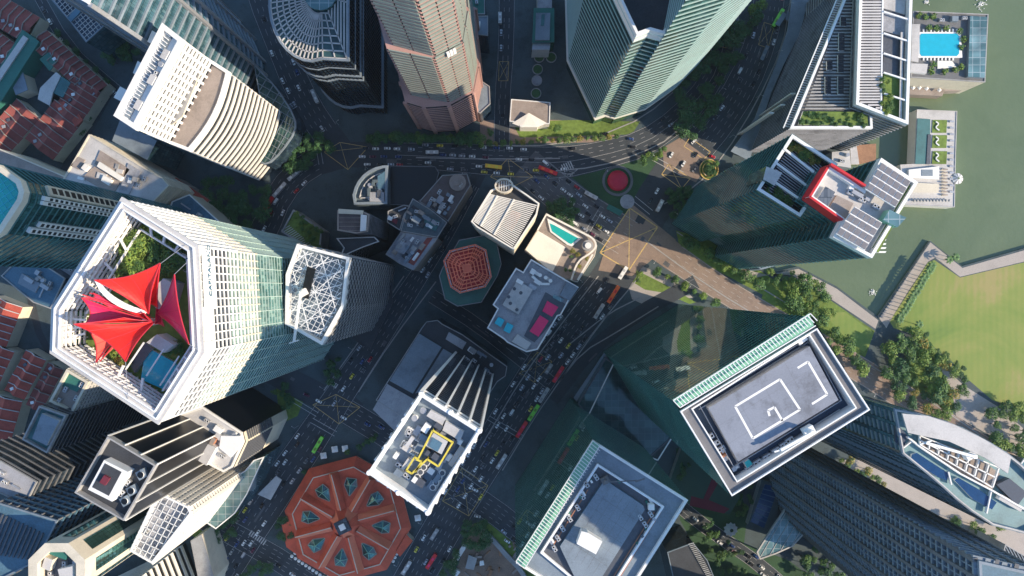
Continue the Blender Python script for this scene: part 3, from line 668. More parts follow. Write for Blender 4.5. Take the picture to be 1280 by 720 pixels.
# --- striped white roof block
r = .86; px = [(589, 277), (608, 246), (613, 238), (622, 234), (640, 230), (674, 254), (671, 268), (642, 312), (596, 284)]
root, poly, z = tower('striped_block', 'white block roofed with closely spaced slats above the octagonal red grid', px, r, 'cream', 'roof_dark', ('white_warm', .8, .6), well=4.2, bands=(3.4, 1.1, .3, 'cream'))
A, B, Cc, D = [W(p, z) for p in ((600, 260), (638, 234), (672, 262), (642, 309))]
P0, P1, P2, P3 = [W(p, z) for p in ((592, 277), (611, 242), (672, 256), (641, 309))]
one = None; nsl = 24
for i in range(nsl):
    t = (i + .5) / nsl; a = lerp(P0, P1, t); b = lerp(P3, P2, t)
    MB().bar((*a, z + .2), (*b, z + .2), .62, .4, 'white_warm').build('roof_slat', root)
for t in (.18, .52):
    a = lerp(P0, P3, t); b = lerp(P1, P2, t); MB().bar((*a, z + .7), (*b, z + .7), .8, .6, 'white_warm').build('roof_beam', root)
slab(root, 'brick_hatch', [(640, 262), (652, 268), (640, 290), (628, 284)], z - 4.2, z - 1.4, 'terracotta')
mb = MB(); c0 = W((630, 232), z + 2)
mb.ring([(c0[0] + 5.8 * math.cos(a * .3927), c0[1] + 4.6 * math.sin(a * .3927)) for a in range(16)], [(c0[0] + 4.8 * math.cos(a * .3927), c0[1] + 3.7 * math.sin(a * .3927)) for a in range(16)], 0, z + 2, 'cream'); mb.flat([(c0[0] + 4.8 * math.cos(a * .3927), c0[1] + 3.7 * math.sin(a * .3927)) for a in range(16)], z - 1, 'concrete_brown')
for k in range(5): mb.bar((c0[0] - 3 + k * 1.5, c0[1] - 3, z + 1), (c0[0] - 3 + k * 1.5, c0[1] + 3, z + 1), .4, .4, 'white_warm')
mb.build('stair_drum', root)
# --- octagonal block with red grid roof
root = thing('octagonal_block', 'octagonal building with coral red lattice pyramid roof on a dark green deck', 'building', W((590, 338)))
z = 30; px = [(573, 300), (607, 294), (619, 297), (626, 317), (628, 330), (600, 379), (585, 382), (557, 375), (550, 352), (549, 342), (560, 318)]
px = [(574, 300), (612, 293), (621, 303), (627, 330), (622, 345), (602, 378), (572, 383), (556, 374), (549, 345), (553, 335)]
q = WP(px, z - 8); MB().walls(q, 0, z - 8, 'glass_green').build('wall', root); MB().prism(off(q, -.1), z - 8.5, z - 8, 'green_dark').build('deck', root)
MB().ring(off(q, .1), off(q, -.5), z - 8, z - 7.2, 'concrete').build('parapet', root)
O1 = [(562, 313), (594, 305), (608, 312), (615, 346), (607, 359), (575, 367), (563, 359), (554, 326)]
q = ccw([W(p, z) for p in O1]); c0 = cen(q)
MB().walls(off(q, -.6), z - 8, z - .6, 'glass_dark').build('drum', root)
MB().ring(q, off(q, -1.3), z - 1, z + .6, 'white_frame').build('parapet', root)
MB().flat(off(q, -1.2), z - .5, 'lattice_back').build('roof', root)
mb = MB(); rings = [1.0, .84, .66, .5, .34, .18]
def rp_(f, i, zz): p = lerp(c0, q[i % 8], f * .97); return (p[0], p[1], zz)
hts = [.4, 1.6, 2.4, 4.2, 5.6, 7.0]
for f, h in zip(rings, hts):
    for i in range(8): mb.bar(rp_(f, i, z + h + .4), rp_(f, i + 1, z + h + .4), .8, .5, 'coral')
for i in range(8):
    for k in range(4):
        pts = []
        for f, h in zip(rings, hts):
            p = lerp(c0, lerp(q[i], q[(i + 1) % 8], k / 4), f * .97); pts.append((p[0], p[1], z + h))
        for a, b in zip(pts[:(6 if k in (0, 2) else 3)], pts[1:]): mb.bar((a[0], a[1], a[2] + .4), (b[0], b[1], b[2] + .4), .55, .5, 'coral')
mb.build('roof_lattice', root)
mb = MB()
for i in range(8): mb.face([rp_(.84, i, z + .9), rp_(.84, i + 1, z + .9), rp_(.2, i + 1, z + 6), rp_(.2, i, z + 6)], 'lattice_back')
mb.face([rp_(.2, i, z + 6) for i in range(8)], 'coral'); mb.build('roof_pyramid', root)
# --- podium and fin tower
r = .94; px = [(533, 402), (547, 400), (553, 405), (578, 418), (634, 458), (632, 470), (622, 477), (600, 510), (560, 560), (516, 530), (470, 500), (480, 484), (527, 410)]
root, poly, z = tower('podium_block', 'low dark podium with flat teal grey roof beside the white finned tower', px, r, 'glass_dark', 'roof_dark', ('concrete', .5, .7))
slab(root, 'roof_sheet', [(524, 417), (552, 434), (516, 492), (487, 476)], z, z + 1, 'roof_teal', 'roof_bluegrey')
slab(root, 'roof_sheet', [(554, 436), (572, 446), (545, 480), (519, 492)], z, z + .8, 'roof_teal', 'roof_bluegrey')
slab(root, 'roof_sheet', [(484, 480), (512, 496), (528, 505), (500, 545), (466, 512)], z, z + .6, 'roof_bluegrey', 'roof_grey')
slab(root, 'plant_room', [(561, 415), (583, 428), (578, 437), (557, 424)], z, z + 1.5, 'roof_teal', 'roof_grey')
roof_clutter(root, WP([(585, 425), (625, 455), (612, 475), (575, 450)], z), z, 8)
r = .575; px = [(527, 492), (600, 538), (535, 640), (462, 590)]
root, poly, z = tower('finned_tower', 'white ribbed office tower with crowded plant roof and yellow frame above the market', px, r, 'glass_dark', 'roof_bluegrey', ('white', 1.0, 1.2), well=5, cat='tower')
q = poly; add_bands(root, poly, 0, z - 8, 4.2, .5, .1, 'steel_dark', split=False)
add_piers(root, poly, 0, z, 5.2, .9, 1.3, 'white', name='fin', split=True)
MB().ring(off(poly, .4), off(poly, -.5), z - 9, z - 7.5, 'white').build('cornice', root)
MB().ring(off(poly, .5), off(poly, -.8), z - .2, z + 1.33, 'white').build('parapet', root)
for i in range(4):
    for p in edge_pts(q[i], q[(i + 1) % 4], 12)[:-1]: MB().cyl(*p, z - 1, z + 1.7, 1.05, 8, 'white').build('parapet_boss', root)
for qd, h, m, t in (([(538, 513), (557, 523), (553, 532), (533, 520)], 3, 'white', 'roof_light'), ([(557, 527), (580, 540), (575, 551), (553, 538)], 3, 'white', 'roof_light'),
                    ([(542, 541), (560, 552), (552, 568), (532, 557)], 4.5, 'concrete', 'roof_light'), ([(522, 590), (532, 572), (539, 576), (527, 600)], 1.2, 'white', 'roof_light'), ([(537, 611), (551, 586), (557, 590), (545, 614)], 1.2, 'white', 'roof_light'),
                    ([(560, 580), (575, 557), (581, 561), (565, 584)], 2, 'cream', 'roof_light'), ([(541, 547), (553, 554), (547, 565), (536, 558)], 5, 'roof_blue', 'roof_blue')):
    slab(root, 'plant_room', qd, z - 5, z - 5 + h, m, t)
mb = MB()
for pts in ([(541, 538), (566, 553), (548, 583), (534, 574), (515, 592), (508, 588), (518, 572), (523, 573), (541, 538)], [(520, 574), (527, 577), (519, 590)]):
    P = [W(p, z - .5) for p in pts]
    for a, b in zip(P, P[1:]): mb.bar((*a, z - .5), (*b, z - .5), .7, .7, 'yellow_steel')
    for a in P[:-1]: mb.bar((*a, z - 5), (*a, z - .5), .4, .4, 'yellow_steel')
mb.build('yellow_frame', root)
for base in ((522, 596), (526, 590), (530, 584), (534, 578), (541, 609), (545, 603), (549, 597), (553, 591)):
    p = W(base, z - 3.6); mb = MB(); mb.cyl(*p, z - 5, z - 3, 1.3, 14, 'white'); mb.cyl(*p, z - 3, z - 2.9, 1.0, 14, 'steel_dark'); mb.build('cooling_fan', root)
mb = MB()
for gx in range(8):
    for gy in range(5):
        for (ox, oy) in ((511, 535), (505, 552)):
            p = W((ox + gx * 2.6 - gy * .9, oy + gx * 1.5 + gy * 1.7), z - 4); mb.box(*p, z - 5, z - 3.8, 1.0, 1.0, 0, 'white')
stuff(mb.build('roof_vents', root))
roof_clutter(root, WP([(492, 572), (512, 584), (528, 612), (510, 612), (484, 592)], z), z - 5, 12)
roof_clutter(root, WP([(520, 500), (540, 510), (520, 545), (500, 560)], z), z - 5, 8)
roof_clutter(root, WP([(553, 555), (575, 568), (545, 615), (530, 612)], z), z - 5, 5)
# --- octagonal market
root = thing('market_hall', 'octagonal terracotta red market hall with eight ridged spokes and glass skylights', 'market hall', W((437, 645)))
c0 = W((437, 646)); s0 = S
def mk(a, R, zz): return (c0[0] + R * s0 * math.cos(math.radians(a)), c0[1] - R * s0 * math.sin(math.radians(a)), zz)
A0 = [-105 + 45 * k for k in range(8)]; AV = [a + 22.5 for a in A0]
mb = MB()
for k in range(8):
    j = (k + 1) % 8
    mb.face([mk(AV[k], 79, 5), mk(AV[j], 79, 5), mk(AV[j], 67, 9), mk(AV[k], 67, 9)][::-1], 'market_red')
mb.build('eaves_roof', root)
mb = MB()
for k in range(8): mb.face([mk(AV[k], 77, 0), mk(AV[(k + 1) % 8], 77, 0), mk(AV[(k + 1) % 8], 77, 5), mk(AV[k], 77, 5)], 'cream')
mb.build('wall', root)
mb = MB()
for k in range(8):
    mb.face([mk(AV[k], 67, 9), mk(AV[(k + 1) % 8], 67, 9), mk(AV[(k + 1) % 8], 18, 12.5), mk(AV[k], 18, 12.5)], 'market_red')
mb.build('roof', root)
for k in range(8):
    a = A0[k]; w = 6.0
    def loc(t, s, zz):  # along spoke t, across s (px)
        ca, sa = math.cos(math.radians(a)), math.sin(math.radians(a)); return (c0[0] + (t * ca - s * sa) * s0, c0[1] - (t * sa + s * ca) * s0, zz)
    mb = MB(); R0, R1 = 17, 62; zl0, zl1, zr = 12.6, 9.5, 15.5
    mb.face([loc(R0, -w, zl0), loc(R1, -w, zl1), loc(R1 - 1, 0, zr), loc(R0, 0, zr)], 'market_ridge'); mb.face([loc(R0, w, zl0), loc(R0, 0, zr), loc(R1 - 1, 0, zr), loc(R1, w, zl1)], 'market_red')
    mb.face([loc(R1, -w, zl1), loc(R1, w, zl1), loc(R1 - 1, 0, zr)], 'market_ridge')
    mb.build('spoke_roof', root); MB().bar(loc(R0, 0, zr + .1), loc(R1, 0, zr + .1), .5, .3, 'cream').build('ridge', root)
    am = a + 22.5
    def lm(t, s, zz):
        ca, sa = math.cos(math.radians(am)), math.sin(math.radians(am)); return (c0[0] + (t * ca - s * sa) * s0, c0[1] - (t * sa + s * ca) * s0, zz)
    K = [(31, 0), (45, -8), (54, -6), (54, 6), (45, 8)]; ap = lm(46, 0, 13.6); rim = [lm(t, s, 11.2) for t, s in K]
    mb = MB()
    for i in range(5): mb.face([rim[i], rim[(i + 1) % 5], ap], 'glass_roof_dark' if i % 2 else 'glass_teal')
    sk = mb.build('skylight', root); mb = MB()
    for i in range(5): mb.bar(rim[i], ap, .3, .3, 'louvre_green'); mb.bar(rim[i], rim[(i + 1) % 5], .5, .5, 'concrete_brown')
    mb.build('glazing_bar', sk)
mb = MB(); P = [mk(AV[k], 67, 9.4) for k in range(8)]
for i in range(8): mb.bar(P[i], P[(i + 1) % 8], .6, .5, 'cream')
mb.build('ring_ridge', root)
mb = MB()
for i in range(8): mb.face([mk(AV[i], 20, 12), mk(AV[(i + 1) % 8], 20, 12), mk(AV[(i + 1) % 8], 9, 19), mk(AV[i], 9, 19)], 'market_ridge' if i % 3 == 0 else 'market_red')
mb.face([mk(AV[i], 9, 19) for i in range(8)], 'market_red'); mb.build('hub_roof', root)
MB().box(c0[0], c0[1], 19, 21.5, 9, 9, .45, 'steel_dark', 'glass_grey').build('lantern', root)
p = off(ccw([(c0[0] + x, c0[1] + y) for x, y in ((-4.5, -4.5), (4.5, -4.5), (4.5, 4.5), (-4.5, 4.5))]), 0)
MB().box(c0[0], c0[1], 21.5, 22.2, 4, 4, .45, 'white').build('vent', root)
for qd in ([(352, 656), (364, 650), (372, 672), (392, 694), (380, 700), (358, 684)], [(385, 690), (398, 684), (430, 708), (424, 718)], [(495, 690), (508, 668), (516, 676), (500, 696)]):
    slab(root, 'porch_roof', qd, 0, 6.5, 'cream', 'market_red')
# --- the big octagon-cornered pale tower with the roof garden and the red petals
r = .53; z = ZR(r); px = [(153, 250), (245, 308), (252, 440), (197, 527), (65, 440), (67, 385)]
root = thing('garden_tower', 'pale green glass tower with white crown, roof garden and lettering on its side', 'tower', cen(WP(px, z)))
poly = WP(px, z); GZ = z - 17
MB().walls(poly, 172, 206, 'glass_pale').build('wall', root); MB().walls(poly, 206, GZ + 4, 'glass_dark').build('upper_wall', root); MB().walls(poly, 0, 172, 'glass_jade').build('lower_wall', root)
MB().ring(poly, off(poly, -1.2), GZ + 4, z - .3, 'white').build('crown_wall', root)
add_bands(root, poly, 172, z - 3, 4.0, .5, .5, 'white', split=True); add_bands(root, poly, 0, 172, 4.0, .25, .25, 'rib_pale', split=True)
add_piers(root, poly, 196, z - 1, 3.4, .5, .7, 'white'); add_piers(root, poly, 172, 196, 3.4, .5, .5, 'cream'); add_piers(root, poly, 0, 172, 6.8, .3, .35, 'rib_pale')
MB().ring(off(poly, .9), off(poly, -3.4), z - 1.2, z, 'roof_light').build('crown_rim', root)
MB().ring(off(poly, -.6), off(poly, -1.0), z, z + .9, 'white_frame').build('parapet', root); MB().ring(off(poly, -2.6), off(poly, -3.0), z, z + .9, 'white_frame').build('parapet', root)
MB().prism(off(poly, -1.0), GZ - .6, GZ, 'concrete', 'grass').build('garden_floor', root)
# lattice screens inside the crown
n = len(poly); inn = off(poly, -3.3); inn2 = off(poly, -7.5)
for i in range(n):
    for (ring_, zb, zt) in ((inn, z - 16.5, z - 1.2), (inn2, z - 16.5, z - 8)):
        a, b = ring_[i], ring_[(i + 1) % n]; mb = MB()
        if ring_ is inn2 and i not in (2, 3, 4, 5): continue
        P = edge_pts(a, b, 3.0)
        for p in P: mb.bar((*p, zb), (*p, zt), .45, .45, 'white')
        h = zb + 2
        while h < zt: mb.bar((*a, h), (*b, h), .7, .7, 'white'); h += 3.0
        stuff(mb.build('screen', root))
    a, b = inn[i], off(poly, -3.3)[(i + 1) % n]
    for t in (.25, .5, .75):
        p = lerp(a, b, t); p2 = lerp(inn2[i], inn2[(i + 1) % n], t); MB().bar((*p, z - 7), (*p2, z - 8), .8, .8, 'white').build('strut', root)
MB().walls(off(poly, -1.6), GZ, GZ + 5, 'glass_teal').build('inner_glazing', root)
PZ = lambda p, zz: (*W(p, zz), zz)
slab(root, 'pool', [(180, 447), (191, 438), (231, 460), (216, 492), (176, 474)], GZ, GZ + 1.6, 'white', 'pool')
slab(root, 'lift_house', [(190, 362), (204, 348), (216, 354), (206, 388), (194, 385)], GZ, GZ + 10, 'roof_light', 'roof_light')
slab(root, 'lift_house', [(183, 428), (196, 418), (217, 431), (205, 441)], GZ, GZ + 8, 'white', 'roof_light')
slab(root, 'terrace', [(218, 332), (226, 313), (240, 322), (240, 345)], GZ, GZ + 2, 'white', 'roof_light')
slab(root, 'terrace', [(160, 452), (182, 428), (190, 436), (168, 466)], GZ, GZ + 2.5, 'concrete', 'steel_dark')
slab(root, 'garden_path', [(172, 308), (186, 303), (196, 316), (190, 324), (176, 318)], GZ, GZ + .5, 'concrete')
for a, b in (((205, 436), (183, 470)), ((224, 445), (200, 482)), ((180, 428), (157, 462))): MB().bar(PZ(a, z - 9), PZ(b, z - 9), .5, .5, 'white').build('pool_beam', root)
# letters on the east face, read from the street side up
cu = bpy.data.curves.new('letters', 'FONT'); cu.body = 'CAPITALAND'; cu.size = 3.2; cu.extrude = .12; cu.space_character = 1.05
to = bpy.data.objects.new('lettering_tmp', cu); C.objects.link(to); bpy.context.view_layer.update()
me = bpy.data.meshes.new_from_object(to); bpy.data.objects.remove(to); me.materials.clear(); me.materials.append(MATS['roof_blue'])
a, b = W((245, 308), z), W((252, 440), z); dx, dy = b[0] - a[0], b[1] - a[1]; l = math.hypot(dx, dy); dx, dy = dx / l, dy / l
# outward normal is to the east; text runs from south to north
from mathutils import Matrix
T = (dx, dy, 0) if dy > 0 else (-dx, -dy, 0); Nn = (-dy, dx, 0)
if Nn[0] < 0: Nn = (dy, -dx, 0)
U = (0, 0, 1)
start = a if a[1] < b[1] else b; oth = b if a[1] < b[1] else a; start = lerp(start, oth, .52)
R = Matrix(((T[0], U[0], Nn[0], start[0] + Nn[0] * 1.5 - root.location.x), (T[1], U[1], Nn[1], start[1] + Nn[1] * 1.5 - root.location.y), (0, 1, 0, z - 8.5), (0, 0, 0, 1)))
me.transform(R); child('lettering', me, root, (0, 0, 0))
pb = MB(); p0 = lerp(a, b, .08); p1 = lerp(a, b, .60)
pb.face([(p0[0] + Nn[0] * 1.1, p0[1] + Nn[1] * 1.1, z - 13), (p1[0] + Nn[0] * 1.1, p1[1] + Nn[1] * 1.1, z - 13), (p1[0] + Nn[0] * 1.1, p1[1] + Nn[1] * 1.1, z - 2), (p0[0] + Nn[0] * 1.1, p0[1] + Nn[1] * 1.1, z - 2)], 'white'); pb.build('sign_panel', root)
# dark notch of balconies low on the east face
for i in range(4):
    mb = MB(); t = .25 + i * .16
    p = lerp(a, b, t); q_ = lerp(a, b, t + .13)
    for k in range(9):
        zz = 60 + k * 5; mb.bar((p[0] + 1.6, p[1], zz), (q_[0] + 1.6, q_[1], zz), .8, .8, 'white')
    stuff(mb.build('balcony', root))
# --- red petals over the garden
pet = thing('petal_canopy', 'red funnel of petal shaped sails standing in the roof garden of the pale tower', 'canopy', W((190, 400), z), GZ)
def petal(nodes, m, th=.5, name='petal', n=10, sag=3.0):
    """nodes: hub (px,z), left tip, right tip: curved triangular sail with thickness"""
    (h, zh), (a, za), (b, zb) = nodes; Hh, A_, B_ = Vector(PZ(h, zh)), Vector(PZ(a, za)), Vector(PZ(b, zb))
    mb = MB(); G = []
    ctr = (Hh + A_ + B_) / 3
    for i in range(n + 1):
        u = i / n; row = []
        for j in range(n + 1):
            v = j / n; P = Hh.lerp(A_.lerp(B_, v), u)
            # edges bow inwards
            k = 4 * u * (1 - u) * (abs(v - .5) * 2) ** 2 * .12; P = P.lerp(ctr, k)
            if u > .5: P = P.lerp(Hh, (u - .5) * 2 * 4 * v * (1 - v) * .10)
            P.z -= sag * (4 * u * (1 - u)) * (4 * v * (1 - v)) * .8; row.append(P)
        G.append(row)
    for dz in (0, -th):
        for i in range(n):
            for j in range(n):
                f = [G[i][j], G[i + 1][j], G[i + 1][j + 1], G[i][j + 1]]; f = [(p.x, p.y, p.z + dz) for p in f]
                if i == 0: f = [f[0], f[1], f[2]]
                mb.face(f, m)
    edge = [G[i][0] for i in range(n + 1)] + [G[n][j] for j in range(1, n + 1)] + [G[i][n] for i in range(n - 1, -1, -1)]
    for p, q2 in zip(edge, edge[1:]): mb.face([(p.x, p.y, p.z), (q2.x, q2.y, q2.z), (q2.x, q2.y, q2.z - th), (p.x, p.y, p.z - th)], m)
    o = mb.build(name, pet)
    for p in o.data.polygons: p.use_smooth = True
    sm = MB()
    for j in (2, 5, 8):
        for i in range(1, n): sm.bar((G[i][j].x, G[i][j].y, G[i][j].z + .04), (G[i + 1][j].x, G[i + 1][j].y, G[i + 1][j].z + .04), .14, .06, 'petal_seam')
    for p, q2 in zip(edge, edge[1:]): sm.bar((p.x, p.y, p.z + .05), (q2.x, q2.y, q2.z + .05), .28, .28, 'petal_seam')
    sm.build('seam', o); return o
HZ = GZ + 2
petal([((192, 398), HZ + 8), ((137, 384), GZ + 15), ((103, 368), GZ + 20.4)], 'petal_magenta')
petal([((188, 394), HZ + 7), ((116, 366), GZ + 17), ((104, 372), GZ + 19)], 'petal_magenta', sag=1)
petal([((186, 393), HZ + 6), ((132, 372), GZ + 15), ((112, 366), GZ + 17)], 'petal_magenta', sag=1)
petal([((192, 402), HZ + 6), ((106, 405), GZ + 13.6), ((102, 372), GZ + 19)], 'petal_magenta')
petal([((186, 392), HZ + 10), ((118, 350), GZ + 23.1), ((200, 329), GZ + 24.5)], 'petal_red')
petal([((182, 380), HZ + 9), ((197, 385), GZ + 10.9), ((200, 330), GZ + 23.8)], 'petal_red')
petal([((160, 412), HZ), ((110, 412), GZ + 9.5), ((120, 453), GZ + 12.2)], 'petal_salmon')
petal([((150, 420), HZ), ((125, 452), GZ + 11.6), ((145, 428), GZ + 8.2)], 'petal_salmon')
petal([((194, 402), HZ + 10), ((92, 405), GZ + 23.1), ((157, 452), GZ + 23.1)], 'petal_red')
petal([((192, 402), HZ + 9), ((155, 397), GZ + 16.3), ((94, 405), GZ + 23.1)], 'petal_red')
petal([((197, 392), HZ + 8), ((218, 343), GZ + 23.1), ((236, 430), GZ + 21.8)], 'petal_magenta')
petal([((194, 405), HZ + 4), ((196, 365), GZ + 9.5), ((205, 408), GZ + 8.2)], 'petal_magenta')
petal([((190, 403), HZ + 12), ((155, 388), GZ + 13.6), ((180, 391), GZ + 15)], 'petal_red')
mb = MB(); P = smooth([(120, 350), (132, 368), (155, 383), (182, 391)], 2); P = [W(p, GZ + 22.4 - 10 * i / (len(P) - 1)) + (GZ + 22.4 - 10 * i / (len(P) - 1),) for i, p in enumerate(P)]
for i, (a_, b_) in enumerate(zip(P, P[1:])): mb.bar(a_, b_, .8 + 2.4 * math.sin(math.pi * i / (len(P) - 1)) * .6, .6, 'white')
mb.build('white_edge', pet)
for tip, an_, h_ in (((118, 350), (98, 330), 23), ((200, 330), (232, 306), 24), ((92, 405), (72, 410), 23), ((157, 452), (160, 500), 23), ((236, 430), (249, 438), 21), ((218, 343), (244, 318), 23), ((103, 368), (76, 378), 20), ((120, 453), (118, 468), 12)):
    MB().bar(PZ(tip, GZ + h_), PZ(an_, z), .14, .14, 'steel').build('cable', pet)
MB().cyl(*W((193, 402), HZ), GZ, HZ + 8, 1.4, 12, 'white').build('column', pet)
# --- lattice crowned grey tower
r = .724; px = [(372, 305), (437, 322), (430, 383), (403, 431), (357, 405), (358, 343)]
root, poly, z = tower('lattice_tower', 'grey glass tower whose roof is covered by a white criss-cross truss', px, r, 'glass_slate', 'roof_bluegrey', ('white', 1.4, 1.0), well=5, cat='tower')
add_bands(root, poly, 0, z - 3, 3.6, .4, .15, 'concrete_dark', split=True)
mb = MB(); n = len(poly); u = 0
for i in range(n):   # diagonal mesh on the faces
    a, b = poly[i], poly[(i + 1) % n]; l = math.dist(a, b); dx, dy = (b[0] - a[0]) / l, (b[1] - a[1]) / l; nx, ny = dy * .4, -dx * .4; h0 = 0
    while h0 < z - 8:
        h1 = min(h0 + 7.2, z - 1); k = 0
        while k * 5.0 < l - 2:
            p = (a[0] + dx * k * 5 + nx, a[1] + dy * k * 5 + ny); q_ = (a[0] + dx * min(l, k * 5 + 5) + nx, a[1] + dy * min(l, k * 5 + 5) + ny)
            mb.bar((*p, h0), (*q_, h1), .28, .28, 'concrete'); mb.bar((*q_, h0), (*p, h1), .28, .28, 'concrete'); k += 1
        h0 += 7.2
stuff(mb.build('diagonal_mesh', root))
mb = MB(); inn = off(poly, -2.4); zz = z - .4
rr = random.Random(5); xs = [p[0] for p in inn]; ys = [p[1] for p in inn]
def clip(p, q_, pol):
    ts = []
    for i in range(len(pol)):
        a, b = pol[i], pol[(i + 1) % len(pol)]; d = (q_[0] - p[0], q_[1] - p[1]); e = (b[0] - a[0], b[1] - a[1]); den = d[0] * e[1] - d[1] * e[0]
        if abs(den) < 1e-9: continue
        t = ((a[0] - p[0]) * e[1] - (a[1] - p[1]) * e[0]) / den; s = ((a[0] - p[0]) * d[1] - (a[1] - p[1]) * d[0]) / den
        if 0 <= s <= 1: ts.append(t)
    return (min(ts), max(ts)) if len(ts) >= 2 else None
def hatch(pol, ang, sp, cb):
    c = cen(pol); d = (math.cos(ang), math.sin(ang)); nn = (-d[1], d[0])
    for k in range(-60, 61):
        p = (c[0] + nn[0] * k * sp, c[1] + nn[1] * k * sp); q_ = (p[0] + d[0], p[1] + d[1]); t = clip(p, q_, pol)
        if t and t[1] - t[0] > .5: cb((p[0] + d[0] * t[0], p[1] + d[1] * t[0]), (p[0] + d[0] * t[1], p[1] + d[1] * t[1]), k)
for ang, sp, w in ((math.radians(62), 2.6, .2), (math.radians(-28), 2.6, .2), (math.radians(15), 6.5, .36), (math.radians(-75), 8, .36), (math.radians(40), 9, .32), (math.radians(-15), 10, .32)):
    hatch(inn, ang, sp, lambda a, b, k: mb.bar((*a, zz), (*b, zz), w, w, 'white_frame'))
stuff(mb.build('roof_truss', root))
slab(root, 'roof_slot', [(384, 333), (394, 336), (385, 374), (376, 371)], z - .2, z + 1.2, 'black'); crane(root, (380, 366), (368, 427), z + 1)
slab(root, 'entrance_canopy', [(439, 423), (462, 437), (490, 380), (491, 352), (482, 350), (470, 370)], 9, 9.7, 'concrete', 'roof_dark')
# --- white curved stripe tower (upper left), two setbacks
root = thing('terraced_white_tower', 'white tower with curved ribbed front and stepped brown terraces at upper left', 'tower', W((330, 175)))
r1 = .77; z1 = ZR(r1); fr = [(285, 91), (275, 118), (259, 150), (237, 187)]
fr = [lerp((285, 91), (237, 187), t / 8) for t in range(9)]; fr = [(p[0] + 7 * math.sin(math.pi * i / 8), p[1] + 4 * math.sin(math.pi * i / 8)) for i, p in enumerate(fr)]
low = fr + [(188, 168), (243, 64)]
q1 = WP(low, z1); MB().walls(q1, 0, z1, 'glass_dark').build('wall', root); MB().prism(off(q1, -.05), z1 - .5, z1, 'concrete_brown').build('terrace', root)
add_bands(root, q1, 4, z1, 6.4, 2.2, .7, 'white_warm', split=True)
MB().ring(off(q1, 1.0), off(q1, -.8), z1 - 2, z1 + 1.2, 'white').build('parapet', root)
r2 = .70; z2 = ZR(r2); up = [(238, 61), (178, 172), (132, 149), (196, 33)]
up = [(232, 57), (183, 162), (150, 143), (208, 36)]
q2 = WP([(229, 52), (171, 160), (148, 145), (206, 34)], z2)
MB().walls(q2, z1, z2, 'glass_dark').build('wall', root); MB().prism(off(q2, -.05), z2 - .5, z2, 'white').build('roof', root)
add_bands(root, q2, z1, z2, 3.9, 1.9, .6, 'white', split=True, name='upper_floor_band'); add_piers(root, q2, z1, z2, 4.2, 1.4, .8, 'white')
MB().ring(off(q2, 1.0), off(q2, -1.5), z2 - 1, z2 + 2.2, 'white').build('parapet', root)
a, b, c_, d = [W(p, z2) for p in ((225, 53), (169, 156), (153, 147), (208, 39))]
slab(root, 'gutter_roof', [lerp((225, 53), (208, 39), .55), lerp((169, 156), (153, 147), .55), lerp((169, 156), (153, 147), .95), lerp((225, 53), (208, 39), .95)], z2 - .2, z2 + .5, 'steel_dark', 'roof_bluegrey')
for i in range(26):
    p = lerp(a, b, (i + .5) / 26); q_ = lerp(d, c_, (i + .5) / 26); MB().bar((*lerp(p, q_, .58), z2 + .9), (*lerp(p, q_, .92), z2 + .9), .5, .5, 'white').build('roof_fin', root)
for t in (.2, .5, .8):
    p = lerp(lerp(a, b, t), lerp(d, c_, t), .3); MB().box(*p, z2, z2 + 2.4, 5, 3, math.atan2(b[1] - a[1], b[0] - a[0]), 'white', 'roof_light').build('plant_room', root)
roof_clutter(root, [lerp(a, d, .05), lerp(a, d, .5), lerp(b, c_, .5), lerp(b, c_, .05)], z2, 6)
slab(root, 'planter_terrace', [(243, 80), (252, 86), (228, 145), (212, 158), (204, 154), (222, 120)], z1 + 8, z1 + 9, 'cream', 'concrete')
for q_ in ([(190, 38), (205, 46), (198, 58), (184, 52)], [(150, 108), (165, 116), (158, 130), (142, 122)], [(172, 76), (177, 79), (170, 94), (166, 91)]): slab(root, 'corner_turret', q_, z2 - 30, z2 - 4, 'white', 'white')
slab(root, 'side_annexe', [(150, 150), (196, 176), (184, 200), (140, 176)], 0, 40, 'glass_blue', 'roof_bluegrey')
root = thing('curved_glass_podium', 'low dark gridded glass podium curving round the foot of the white ribbed tower', 'building', W((350, 150)))
pxp = smooth([(318, 82), (345, 108), (369, 146), (370, 164), (352, 190), (334, 207), (322, 200), (330, 160), (325, 120)], 1)
q = WP(pxp, 26); MB().walls(q, 0, 26, 'glass_navy').build('wall', root); MB().prism(off(q, -.05), 25.5, 26, 'glass_roof_dark').build('roof', root)
MB().ring(off(q, .3), off(q, -.6), 25, 26.6, 'roof_bluegrey').build('parapet', root)
mb = MB(); hatch(off(q, -.5), math.radians(-30), 4.5, lambda a, b, k: mb.bar((*a, 26.3), (*b, 26.3), .4, .4, 'roof_bluegrey')); hatch(off(q, -.5), math.radians(60), 6, lambda a, b, k: mb.bar((*a, 26.3), (*b, 26.3), .4, .4, 'roof_bluegrey'))
stuff(mb.build('roof_grid', root))
# --- teal banded tower behind it
px = [(312, 140), (332, 95), (330, 78), (318, 50), (300, 28), (270, 10), (235, 15), (240, 100)]
root, poly, z = tower('banded_teal_tower', 'teal glass tower with pale floor ribs behind the white ribbed tower', px, .62, 'glass_blue', 'roof_bluegrey', ('white', 1, 1), ground=True, cat='tower')
add_bands(root, poly, 0, z, 8, 1.5, .9, 'roof_bluegrey', split=True)
add_piers(root, poly, 0, z, 26, 2.0, 1.6, 'steel')
